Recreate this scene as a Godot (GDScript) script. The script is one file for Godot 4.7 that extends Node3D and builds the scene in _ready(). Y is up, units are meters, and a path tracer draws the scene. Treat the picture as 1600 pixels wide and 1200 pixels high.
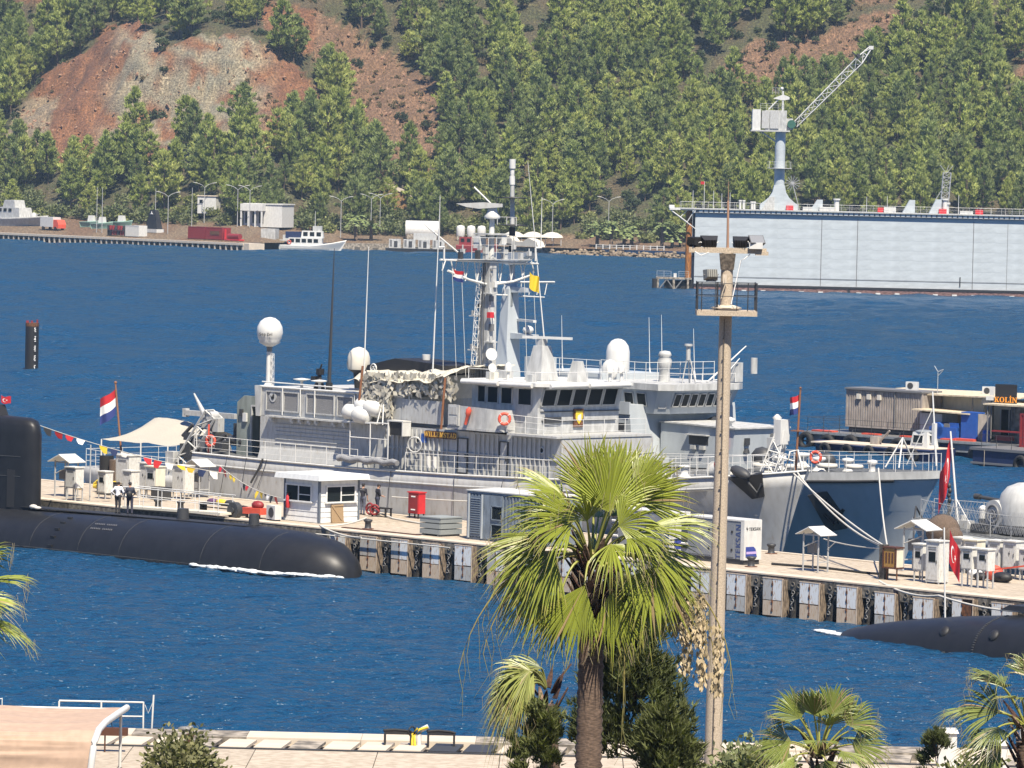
extends Node3D
# A naval harbour seen from a balcony: two grey minehunters, two submarines and a pier, a floating dock and a pine hill behind.
# World: x right, z towards the viewer, metres, water at y = 0. The pier runs obliquely; its own frame is (u along, y up, -v across).

var rng := RandomNumberGenerator.new()
var M := {}
var taken := {}
var PIER := Transform3D(Basis(Vector3.UP, deg_to_rad(-46.5)), Vector3(-5.96, 0, -267.6))
const X := Vector3.RIGHT
const Y := Vector3.UP
const Z := Vector3.BACK

# ---------- small geometry kit ----------
class G:
	var st := SurfaceTool.new()
	var n := 0
	var flat := true
	func _init(colored := false):
		st.begin(Mesh.PRIMITIVE_TRIANGLES)
		if colored: st.set_color(Color.WHITE)
		st.set_smooth_group(-1)
	func sm(on: bool) -> G:
		st.set_smooth_group(1 if on else -1)
		return self
	func col(c: Color) -> G:
		st.set_color(c)
		return self
	func tri(a: Vector3, b: Vector3, c: Vector3):
		st.add_vertex(a); st.add_vertex(b); st.add_vertex(c)
		n += 1
	func quad(a: Vector3, b: Vector3, c: Vector3, d: Vector3):
		tri(a, b, c); tri(a, c, d)
	func tuv(a: Vector3, b: Vector3, c: Vector3, ua: Vector2, ub: Vector2, uc: Vector2):
		st.set_uv(ua); st.add_vertex(a); st.set_uv(ub); st.add_vertex(b); st.set_uv(uc); st.add_vertex(c)
		n += 1
	func box(c: Vector3, s: Vector3, b := Basis.IDENTITY, taper := Vector2.ONE) -> G:
		# a box whose top may be narrower than its foot
		sm(false)
		var p := []
		for y in [-0.5, 0.5]:
			var k := taper if y > 0 else Vector2.ONE
			for q in [Vector2(-0.5, 0.5), Vector2(0.5, 0.5), Vector2(0.5, -0.5), Vector2(-0.5, -0.5)]:
				p.append(c + b * Vector3(q.x * s.x * k.x, y * s.y, q.y * s.z * k.y))
		for i in 4:
			var j := (i + 1) % 4
			quad(p[i], p[i + 4], p[j + 4], p[j])
		quad(p[4], p[7], p[6], p[5])
		quad(p[0], p[1], p[2], p[3])
		return self
	func tube(a: Vector3, b: Vector3, r0: float, r1 := -1.0, k := 6) -> G:
		if r1 < 0: r1 = r0
		var d := (b - a).normalized()
		var s := d.cross(Vector3.UP if absf(d.y) < 0.9 else Vector3.RIGHT).normalized()
		var t := s.cross(d)
		var A := []
		var B := []
		for i in k:
			var w := TAU * i / k
			var o := s * cos(w) + t * sin(w)
			A.append(a + o * r0); B.append(b + o * r1)
		sm(k > 4)
		for i in k:
			var j := (i + 1) % k
			quad(A[i], A[j], B[j], B[i])
		sm(false)
		for i in range(1, k - 1):
			tri(A[0], A[i + 1], A[i]); tri(B[0], B[i], B[i + 1])
		return self
	func path(pts: Array, r: float, k := 6, r1 := -1.0) -> G:
		if r1 < 0: r1 = r
		var rings := []
		for i in pts.size():
			var d: Vector3 = (pts[mini(i + 1, pts.size() - 1)] - pts[maxi(i - 1, 0)]).normalized()
			var s := d.cross(Vector3.UP if absf(d.y) < 0.95 else Vector3.RIGHT).normalized()
			var t := s.cross(d)
			var q := lerpf(r, r1, float(i) / maxf(1, pts.size() - 1))
			var ring := []
			for j in k:
				var w := TAU * j / k
				ring.append(pts[i] + (s * cos(w) + t * sin(w)) * q)
			rings.append(ring)
		loft(rings, true)
		return self
	func loft(rings: Array, closed := true, caps := true, smooth := true) -> G:
		sm(smooth)
		var k: int = rings[0].size()
		for i in rings.size() - 1:
			for j in (k if closed else k - 1):
				var l := (j + 1) % k
				quad(rings[i][j], rings[i][l], rings[i + 1][l], rings[i + 1][j])
		if caps and closed:
			sm(false)
			var a: Array = rings[0]
			var b: Array = rings[-1]
			for j in range(1, k - 1):
				tri(a[0], a[j + 1], a[j]); tri(b[0], b[j], b[j + 1])
		return self
	func lathe(prof: Array, o := Transform3D.IDENTITY, k := 16, caps := true) -> G:
		# prof: Vector2(radius, height)
		var rings := []
		for p in prof:
			var ring := []
			for j in k:
				var w := -TAU * j / k
				ring.append(o * Vector3(cos(w) * p.x, p.y, sin(w) * p.x))
			rings.append(ring)
		return loft(rings, true, caps)
	func prism(poly: Array, depth: float, o := Transform3D.IDENTITY) -> G:
		# a 2D outline in the local xy plane, extruded along +z
		sm(false)
		var pk := PackedVector2Array(poly)
		if Geometry2D.is_polygon_clockwise(pk): pk.reverse()
		var idx := Geometry2D.triangulate_polygon(pk)
		for i in range(0, idx.size(), 3):
			var a := pk[idx[i]]
			var b := pk[idx[i + 1]]
			var c := pk[idx[i + 2]]
			if (b - a).cross(c - a) < 0:
				var e := b; b = c; c = e
			tri(o * Vector3(a.x, a.y, depth), o * Vector3(c.x, c.y, depth), o * Vector3(b.x, b.y, depth))
			tri(o * Vector3(a.x, a.y, 0), o * Vector3(b.x, b.y, 0), o * Vector3(c.x, c.y, 0))
		for i in pk.size():
			var a := pk[i]
			var b := pk[(i + 1) % pk.size()]
			quad(o * Vector3(a.x, a.y, 0), o * Vector3(a.x, a.y, depth), o * Vector3(b.x, b.y, depth), o * Vector3(b.x, b.y, 0))
		return self
	func torus(o: Transform3D, R: float, r: float, k := 20, m := 8) -> G:
		var rings := []
		for i in k + 1:
			var w := TAU * i / k
			var ring := []
			for j in m:
				var v := -TAU * j / m
				ring.append(o * Vector3(cos(w) * (R + r * cos(v)), sin(w) * (R + r * cos(v)), r * sin(v)))
			rings.append(ring)
		return loft(rings, true, false)
	func ball(c: Vector3, r: Vector3, k := 12, b := Basis.IDENTITY) -> G:
		var prof := []
		var h := maxi(4, k / 2)
		for i in h + 1:
			var w := PI * i / h - PI / 2
			prof.append(Vector2(maxf(cos(w), 0.001), sin(w)))
		return lathe(prof, Transform3D(b * Basis.from_scale(r), c), k, false)
	func mesh() -> ArrayMesh:
		st.generate_normals()
		st.index()
		return st.commit()

func numbered(called: String) -> String:
	if taken.has(called):
		taken[called] += 1
		return "%s_%03d" % [called, taken[called]]
	taken[called] = 0
	return called

func tag(o: Node, label: String, category: String, group := ""):
	o.set_meta("label", label)
	o.set_meta("category", category)
	if group: o.set_meta("group", group)

func thing(called: String, label: String, category: String, xf := Transform3D.IDENTITY, group := "") -> Node3D:
	var o := Node3D.new()
	o.name = numbered(called)
	add_child(o, true)
	o.transform = xf
	tag(o, label, category, group)
	return o

func obj(called: String, g, mat: Material, parent: Node3D = null) -> MeshInstance3D:
	var o := MeshInstance3D.new()
	o.mesh = g.mesh() if g is G else g
	o.material_override = mat
	if parent:
		o.name = called
		parent.add_child(o, true)
	else:
		o.name = numbered(called)
		add_child(o, true)
	return o

func one(called: String, g, mat: Material, label: String, category: String, xf := Transform3D.IDENTITY, group := "") -> MeshInstance3D:
	var o := obj(called, g, mat)
	o.transform = xf
	tag(o, label, category, group)
	return o

func struct(called: String, g, mat: Material, xf := Transform3D.IDENTITY) -> MeshInstance3D:
	var o := obj(called, g, mat)
	o.transform = xf
	o.set_meta("kind", "structure")
	return o

func copy(src: Node3D, xf: Transform3D, label: String, group := "") -> Node3D:
	var base: String = str(src.name).rstrip("0123456789").trim_suffix("_")
	var c: Node3D = src.duplicate()
	c.name = numbered(base)
	add_child(c, true)
	c.transform = xf
	c.set_meta("label", label)
	if group: c.set_meta("group", group)
	return c

func onp(u: float, v: float, y := 2.0, turn := 0.0) -> Transform3D:
	# a spot on the pier: u along it, v across it away from the viewer
	return PIER * Transform3D(Basis(Y, turn), Vector3(u, y, -v))

func at(x: float, y: float, z: float, turn := 0.0) -> Transform3D:
	return Transform3D(Basis(Y, turn), Vector3(x, y, z))

func v3(x: float, y: float, z: float) -> Vector3:
	return Vector3(x, y, z)

# ---------- materials ----------
var tex := {}
func noise_tex(key: String, freq: float, lo: float, hi: float, type := FastNoiseLite.TYPE_SIMPLEX_SMOOTH, oct := 4, size := 512, normal := false, bump := 4.0) -> NoiseTexture2D:
	if tex.has(key): return tex[key]
	var n := FastNoiseLite.new()
	n.noise_type = type
	n.frequency = freq
	n.fractal_octaves = oct
	n.seed = hash(key) % 10000
	var t := NoiseTexture2D.new()
	t.width = size; t.height = size
	t.seamless = true
	t.noise = n
	if normal:
		t.as_normal_map = true
		t.bump_strength = bump
	else:
		var r := Gradient.new()
		r.set_color(0, Color(lo, lo, lo)); r.set_color(1, Color(hi, hi, hi))
		t.color_ramp = r
	tex[key] = t
	return t

func lin(r: float, g: float, b: float) -> Color:
	# a real-world base colour, given in linear light
	return Color(r, g, b).linear_to_srgb()

func mat(key: String, c: Color, rough := 0.7, grain := "mottle", scale := Vector3(0.3, 0.3, 0.3), metal := 0.0) -> StandardMaterial3D:
	if M.has(key): return M[key]
	var m := StandardMaterial3D.new()
	m.resource_name = key
	m.albedo_color = c
	m.roughness = rough
	m.metallic = metal
	if grain:
		m.albedo_texture = tex[grain]
		m.uv1_triplanar = true
		m.uv1_scale = scale
	M[key] = m
	return m

func vmat(key: String, rough := 0.8, grain := "", scale := Vector3(0.3, 0.3, 0.3), world := false) -> StandardMaterial3D:
	# colour comes with the vertices
	var m := mat(key, Color.WHITE, rough, grain, scale)
	m.vertex_color_use_as_albedo = true
	m.uv1_world_triplanar = world
	return m

func glass(key: String, c: Color) -> StandardMaterial3D:
	var m := mat(key, c, 0.08, "")
	m.metallic_specular = 0.22
	return m

func materials():
	noise_tex("mottle", 0.012, 0.78, 1.0)
	noise_tex("soft", 0.008, 0.9, 1.0)
	noise_tex("grain", 0.09, 0.7, 1.0, FastNoiseLite.TYPE_SIMPLEX, 5)
	noise_tex("patch", 0.02, 0.45, 1.0, FastNoiseLite.TYPE_SIMPLEX, 6)
	var slab := noise_tex("slab", 0.018, 0.6, 1.0, FastNoiseLite.TYPE_SIMPLEX, 6)
	slab.color_ramp.set_color(0, Color(0.8, 0.78, 0.75))
	slab.color_ramp.add_point(0.5, Color(0.9, 0.9, 0.9))
	var stain := noise_tex("stain", 0.016, 0.6, 1.0, FastNoiseLite.TYPE_SIMPLEX, 6)
	stain.color_ramp.set_color(0, Color(0.62, 0.33, 0.18))
	stain.color_ramp.add_point(0.16, Color(0.85, 0.72, 0.6))
	stain.color_ramp.add_point(0.3, Color(0.95, 0.94, 0.93))
	noise_tex("rubble", 0.06, 0.25, 1.0, FastNoiseLite.TYPE_CELLULAR, 4)
	var we := noise_tex("weather", 0.02, 0.8, 1.0, FastNoiseLite.TYPE_SIMPLEX, 6)
	we.color_ramp.set_color(0, Color(0.82, 0.76, 0.69))
	we.color_ramp.add_point(0.22, Color(0.91, 0.905, 0.895))
	we.color_ramp.add_point(0.5, Color(0.95, 0.95, 0.95))
	noise_tex("net_weave", 0.05, 0.72, 1.0, FastNoiseLite.TYPE_SIMPLEX, 4)
	noise_tex("crack", 0.03, 0.55, 1.0, FastNoiseLite.TYPE_CELLULAR, 4)
	noise_tex("bumps", 0.05, 0, 1, FastNoiseLite.TYPE_SIMPLEX, 5, 512, true, 5.0)
	mat("hull_grey", lin(0.40, 0.405, 0.40), 0.6, "weather", v3(0.22, 0.07, 0.22))
	mat("ship_grey", lin(0.42, 0.425, 0.415), 0.6, "weather", v3(0.35, 0.1, 0.35))
	mat("ship_grey_pale", lin(0.49, 0.495, 0.48), 0.6, "mottle", v3(0.35, 0.12, 0.35))
	mat("ship_blue_grey", lin(0.40, 0.435, 0.455), 0.55, "soft", v3(0.3, 0.1, 0.3))
	mat("ship_blue_dark", lin(0.22, 0.24, 0.255), 0.55, "weather", v3(0.25, 0.08, 0.25))
	mat("deck_grey", lin(0.16, 0.17, 0.175), 0.85, "patch", v3(0.4, 0.4, 0.4))
	mat("white", lin(0.58, 0.58, 0.555), 0.5, "soft", v3(0.5, 0.2, 0.5))
	mat("white_rail", lin(0.56, 0.56, 0.54), 0.5, "")
	mat("cream", lin(0.66, 0.62, 0.50), 0.6, "soft", v3(0.5, 0.2, 0.5))
	mat("black", lin(0.012, 0.012, 0.013), 0.6, "")
	mat("rubber", lin(0.014, 0.014, 0.015), 0.75, "grain", v3(0.8, 0.8, 0.8))
	mat("dark_steel", lin(0.05, 0.052, 0.055), 0.55, "grain", v3(0.6, 0.6, 0.6))
	mat("mid_steel", lin(0.2, 0.2, 0.2), 0.5, "grain", v3(0.6, 0.6, 0.6))
	mat("galvanised", lin(0.5, 0.51, 0.51), 0.45, "grain", v3(0.5, 0.5, 0.5))
	mat("red", lin(0.52, 0.025, 0.03), 0.5, "soft", v3(0.4, 0.4, 0.4))
	mat("orange_red", lin(0.62, 0.09, 0.05), 0.55, "soft", v3(0.5, 0.5, 0.5))
	mat("flag_red", lin(0.38, 0.01, 0.018), 0.8, "")
	mat("flag_white", lin(0.72, 0.72, 0.70), 0.8, "")
	mat("flag_blue", lin(0.02, 0.035, 0.16), 0.8, "")
	mat("yellow", lin(0.62, 0.45, 0.03), 0.6, "")
	mat("brown_pole", lin(0.3, 0.13, 0.06), 0.6, "grain", v3(0.5, 0.2, 0.5))
	mat("rust", lin(0.22, 0.09, 0.04), 0.85, "patch", v3(0.6, 0.3, 0.6))
	mat("rope", lin(0.66, 0.64, 0.58), 0.85, "grain", v3(2, 2, 2))
	mat("awning_cream", lin(0.50, 0.465, 0.385), 0.9, "net_weave", v3(0.5, 0.5, 0.5))
	mat("net", lin(0.60, 0.565, 0.465), 0.9, "net_weave", v3(0.9, 0.9, 0.9))
	mat("concrete", lin(0.44, 0.385, 0.31), 0.88, "patch", v3(0.12, 0.12, 0.12))
	mat("concrete_pale", lin(0.55, 0.475, 0.375), 0.88, "soft", v3(0.2, 0.2, 0.2))
	mat("cap_grey", lin(0.26, 0.24, 0.205), 0.85, "patch", v3(0.25, 0.25, 0.25))
	mat("strut_grey", lin(0.06, 0.055, 0.05), 0.85, "patch", v3(0.8, 0.8, 0.8))
	mat("concrete_wet", lin(0.16, 0.145, 0.12), 0.7, "patch", v3(0.3, 0.2, 0.3))
	mat("concrete_dark", lin(0.05, 0.047, 0.042), 0.8, "patch", v3(0.3, 0.3, 0.3))
	mat("blue_paint", lin(0.02, 0.09, 0.36), 0.5, "soft", v3(0.4, 0.4, 0.4))
	mat("navy", lin(0.012, 0.025, 0.085), 0.5, "mottle", v3(0.3, 0.2, 0.3))
	mat("wood", lin(0.42, 0.29, 0.16), 0.75, "grain", v3(0.4, 2.0, 0.4))
	glass("window_glass", lin(0.012, 0.016, 0.018))
	mat("deck_slab_a", lin(0.47, 0.40, 0.31), 0.9, "slab", v3(0.16, 0.16, 0.16))
	mat("deck_slab_b", lin(0.44, 0.375, 0.29), 0.9, "slab", v3(0.21, 0.21, 0.21))
	mat("fender_white", lin(0.64, 0.66, 0.66), 0.7, "stain", v3(0.7, 0.25, 0.7))
	mat("fender_grey", lin(0.40, 0.40, 0.38), 0.75, "stain", v3(0.8, 0.2, 0.8))
	mat("fender_timber", lin(0.50, 0.41, 0.31), 0.8, "stain", v3(1.4, 0.2, 1.4))
	mat("fender_side", lin(0.30, 0.23, 0.165), 0.8, "patch", v3(0.8, 0.2, 0.8))
	mat("fender_trim", lin(0.50, 0.42, 0.33), 0.7, "stain", v3(0.9, 0.2, 0.9))
	mat("mesh_panel", lin(0.36, 0.36, 0.36), 0.8, "crack", v3(1.2, 1.2, 1.2))
	mat("cabin_grey", lin(0.25, 0.28, 0.25), 0.6, "mottle", v3(0.3, 0.1, 0.3))
	mat("cream_white", lin(0.60, 0.565, 0.48), 0.6, "soft", v3(0.4, 0.4, 0.4))
	mat("fender_cloth", lin(0.42, 0.43, 0.45), 0.9, "patch", v3(1.5, 1.5, 1.5))
	mat("board_brown", lin(0.10, 0.035, 0.015), 0.6, "grain", v3(0.5, 2, 0.5))
	mat("gold", lin(0.65, 0.38, 0.06), 0.4, "")
	mat("sub_black", lin(0.018, 0.019, 0.022), 0.42, "mottle", v3(0.25, 0.15, 0.25))
	M.sub_black.metallic_specular = 0.36
	mat("sub_line", lin(0.07, 0.072, 0.075), 0.7, "")
	mat("foam", lin(0.7, 0.74, 0.75), 0.9, "grain", v3(2, 2, 2))
	mat("maroon", lin(0.22, 0.02, 0.022), 0.55, "soft", v3(0.3, 0.3, 0.3))
	mat("green_boat", lin(0.22, 0.36, 0.30), 0.6, "soft", v3(0.3, 0.3, 0.3))
	mat("brown_roof", lin(0.34, 0.19, 0.12), 0.85, "grain", v3(0.4, 0.4, 0.4))
	mat("ochre", lin(0.42, 0.25, 0.11), 0.9, "patch", v3(0.3, 0.3, 0.3))
	mat("ochre_paint", lin(0.48, 0.19, 0.035), 0.7, "patch", v3(0.3, 0.1, 0.3))
	mat("dock_blue", lin(0.42, 0.465, 0.49), 0.6, "soft", v3(0.1, 0.25, 0.1))
	mat("dock_red", lin(0.30, 0.17, 0.15), 0.8, "patch", v3(0.1, 0.4, 0.1))
	mat("green_drum", lin(0.03, 0.10, 0.07), 0.5, "")
	mat("container_beige", lin(0.36, 0.32, 0.28), 0.65, "mottle", v3(0.4, 0.15, 0.4))
	mat("roof_cream", lin(0.62, 0.53, 0.38), 0.8, "mottle", v3(0.4, 0.4, 0.4))
	mat("sign_orange", lin(0.75, 0.28, 0.02), 0.5, "")
	mat("cabinet_white", lin(0.60, 0.60, 0.565), 0.55, "weather", v3(0.6, 0.25, 0.6))
	mat("cabinet_door", lin(0.52, 0.52, 0.50), 0.55, "weather", v3(0.6, 0.3, 0.6))
	mat("booth_white", lin(0.68, 0.69, 0.68), 0.6, "soft", v3(0.8, 0.3, 0.8))
	mat("booth_trim", lin(0.10, 0.12, 0.15), 0.6, "")
	mat("purple_cloth", lin(0.09, 0.04, 0.10), 0.9, "")
	mat("crate_grey", lin(0.30, 0.33, 0.33), 0.8, "grain", v3(0.4, 1.6, 0.4))
	mat("container_blue", lin(0.185, 0.225, 0.27), 0.6, "mottle", v3(0.4, 0.15, 0.4))
	mat("container_blue_dark", lin(0.11, 0.14, 0.18), 0.65, "")
	mat("gen_shade_grey", lin(0.20, 0.215, 0.235), 0.5, "soft", v3(0.4, 0.2, 0.4))
	mat("logo_blue", lin(0.03, 0.05, 0.24), 0.5, "")
	mat("logo_blue_dark", lin(0.03, 0.05, 0.14), 0.5, "")
	mat("logo_violet", lin(0.42, 0.32, 0.55), 0.5, "")
	mat("amber", lin(0.42, 0.24, 0.06), 0.25, "grain", v3(0.8, 0.4, 0.8))
	mat("sack", lin(0.20, 0.14, 0.10), 0.95, "patch", v3(1.5, 1.5, 1.5))
	mat("mast_concrete", lin(0.56, 0.465, 0.35), 0.85, "grain", v3(0.5, 0.25, 0.5))
	mat("mast_dark", lin(0.16, 0.13, 0.10), 0.9, "patch", v3(0.6, 0.6, 0.6))
	mat("rod_brown", lin(0.30, 0.18, 0.12), 0.7, "")
	mat("flood_grey", lin(0.24, 0.24, 0.22), 0.6, "grain", v3(1, 1, 1))
	mat("reflector", lin(0.55, 0.55, 0.52), 0.25, "grain", v3(1.5, 1.5, 1.5), 0.6)
	mat("canvas", lin(0.40, 0.285, 0.21), 0.9, "soft", v3(0.5, 0.5, 0.5))

func _ready():
	rng.seed = 20240917
	var cam := Camera3D.new()
	cam.name = "camera"
	add_child(cam)
	cam.position = Vector3(0, 22, 0)
	cam.rotation = Vector3(-atan(354.0 / 8000.0), 0, deg_to_rad(1.3))
	cam.keep_aspect = Camera3D.KEEP_HEIGHT
	cam.fov = rad_to_deg(2.0 * atan(600.0 / 8000.0))
	cam.near = 1.0
	cam.far = 4000.0
	cam.current = true

	var env := Environment.new()
	var sky := Sky.new()
	var ps := ProceduralSkyMaterial.new()
	ps.sky_top_color = Color(0.20, 0.36, 0.62)
	ps.sky_horizon_color = Color(0.55, 0.69, 0.83)
	ps.sky_curve = 0.12
	ps.ground_bottom_color = Color(0.05, 0.10, 0.16)
	ps.ground_horizon_color = Color(0.35, 0.5, 0.66)
	ps.sun_angle_max = 8.0
	ps.sun_curve = 0.1
	sky.sky_material = ps
	env.sky = sky
	env.background_mode = Environment.BG_SKY
	env.background_energy_multiplier = 0.8
	env.tonemap_mode = Environment.TONE_MAPPER_LINEAR
	env.tonemap_exposure = 2.05
	env.sdfgi_enabled = true
	env.ssao_enabled = true
	env.ssil_enabled = true
	env.fog_enabled = true
	env.fog_density = 0.00007
	env.fog_light_color = Color(0.66, 0.76, 0.86)
	var we := WorldEnvironment.new()
	we.name = "world_environment"
	we.environment = env
	add_child(we)

	var sun := DirectionalLight3D.new()
	sun.name = "sun"
	add_child(sun)
	var az := deg_to_rad(74.0)
	var el := deg_to_rad(57.0)
	var to_sun := Vector3(cos(el) * cos(az), sin(el), cos(el) * sin(az))
	sun.look_at_from_position(to_sun * 100.0, Vector3.ZERO)
	sun.light_energy = 1.6
	sun.light_color = Color(1.0, 0.955, 0.88)
	sun.light_angular_distance = 0.53
	sun.shadow_enabled = true

	materials()
	build_water()
	build_hill()
	build_forest()
	build_pier()
	build_near_quay()
	build_far_shore()
	build_dock()
	build_raft()
	build_minehunter()
	build_second_minehunter()
	build_frigate()
	build_submarines()
	build_pier_things()
	build_people()
	build_near_things()

# ---------- water and land ----------
func build_water():
	var n := FastNoiseLite.new()
	n.noise_type = FastNoiseLite.TYPE_SIMPLEX_SMOOTH
	n.frequency = 1.0
	n.fractal_octaves = 1
	n.seed = 5
	# rows get coarser with distance; wave bands shorter than the rows are left to the ripple normal map
	var zs := []
	var z := 130.0
	while z < 1290.0:
		zs.append(z)
		z += clampf(0.24 * pow(z / 200.0, 1.45), 0.2, 1.05)
	zs.append(1300.0)
	var cols := 280
	var verts := PackedVector3Array()
	var idx := PackedInt32Array()
	for r in zs.size():
		var zz: float = zs[r]
		var half := 22.0 + zz * 0.135
		var step := 2.0 * half / cols
		var dz := maxf(minf(0.24 * pow(zz / 200.0, 1.45), 1.05), step * 0.6)
		for c in cols + 1:
			var x := -half + step * c
			var h := 0.0
			for b in [[0.7, 0.045], [1.5, 0.12], [3.4, 0.19], [8.0, 0.3], [19.0, 0.36]]:
				var L: float = b[0]
				var keep := clampf(L / (dz * 2.6) - 0.6, 0.0, 1.0)
				if keep > 0.0:
					h += (1.0 - absf(n.get_noise_3d((x * 0.55 + zz * 0.13) / L, (zz - x * 0.22) / L, L * 7.0)) * 2.0) * b[1] * keep * ((0.75 + 0.25 * smoothstep(230.0, 400.0, zz)) if L < 3.0 else 0.28 + 0.72 * smoothstep(230.0, 500.0, zz))
			verts.append(Vector3(x, h - 0.16, -zz))
	for r in zs.size() - 1:
		for c in cols:
			var a := r * (cols + 1) + c
			var b := a + cols + 1
			idx.append_array([a, b, b + 1, a, b + 1, a + 1])
	var arr := []
	arr.resize(Mesh.ARRAY_MAX)
	arr[Mesh.ARRAY_VERTEX] = verts
	arr[Mesh.ARRAY_INDEX] = idx
	var raw := ArrayMesh.new()
	raw.add_surface_from_arrays(Mesh.PRIMITIVE_TRIANGLES, arr)
	var st := SurfaceTool.new()
	st.create_from(raw, 0)
	st.set_smooth_group(0)
	st.generate_normals()
	var m := mat("water", lin(0.006, 0.045, 0.102), 0.26, "")
	m.metallic_specular = 0.3
	m.normal_enabled = true
	m.normal_texture = noise_tex("ripples", 0.022, 0, 1, FastNoiseLite.TYPE_SIMPLEX_SMOOTH, 4, 1024, true, 24.0)
	m.normal_scale = 1.0
	m.uv1_triplanar = true
	m.uv1_world_triplanar = true
	m.uv1_scale = v3(0.045, 0.05, 0.07)
	struct("water", st.commit(), m)
	var sea := G.new()
	sea.quad(v3(-900, -0.6, -1320), v3(900, -0.6, -1320), v3(900, -0.6, 200), v3(-900, -0.6, 200))
	struct("deep_water", sea, m)

var land_noise := FastNoiseLite.new()
func shore_z(x: float) -> float:
	# where the far land meets the water
	if x < -60.0: return -1132.0 + (x + 60.0) * 1.13
	if x < -40.0: return -1136.0 - (x + 60.0) * 1.4
	return -1164.0 + maxf(0.0, x - 5.0) * 0.40 - maxf(0.0, x - 60.0) * 0.3

func hill_foot(x: float) -> float:
	var s := shore_z(x) - 28.0
	if x < -30.0: s -= smoothstep(-30.0, -60.0, x) * 18.0
	return s

func land_y(x: float, z: float) -> float:
	# a shelf that climbs a little from the quay, then the hillside
	var inland := shore_z(x) - z
	var d := hill_foot(x) - z
	var flat := 1.7 + 0.075 * maxf(0.0, inland - maxf(d, 0.0) - 2.0)
	if d < 0.0: return flat
	var h := flat + d * 0.40 + 0.0005 * d * d
	h += land_noise.get_noise_2d(x * 0.6, z * 0.6) * minf(d * 0.12, 9.0)
	h += land_noise.get_noise_2d(x * 4.0 + 90.0, z * 4.0) * minf(d * 0.03, 1.0)
	# the quarried faces: a steeper cut in the slope
	h += cut(x, h) * 5.0
	return h

var scars := []
func in_scar(x: float, h: float) -> float:
	# bare ground, as outlines in (x, height); 1 well inside, 0 outside
	var best := 0.0
	for s in scars:
		if Geometry2D.is_point_in_polygon(Vector2(x, h), s): best = 1.0
	return best

func cut(x: float, h: float) -> float:
	return smoothstep(28.0, 44.0, h) * (1.0 - smoothstep(46.0, 60.0, h)) * smoothstep(-128.0, -118.0, x) * (1.0 - smoothstep(-72.0, -56.0, x))

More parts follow.
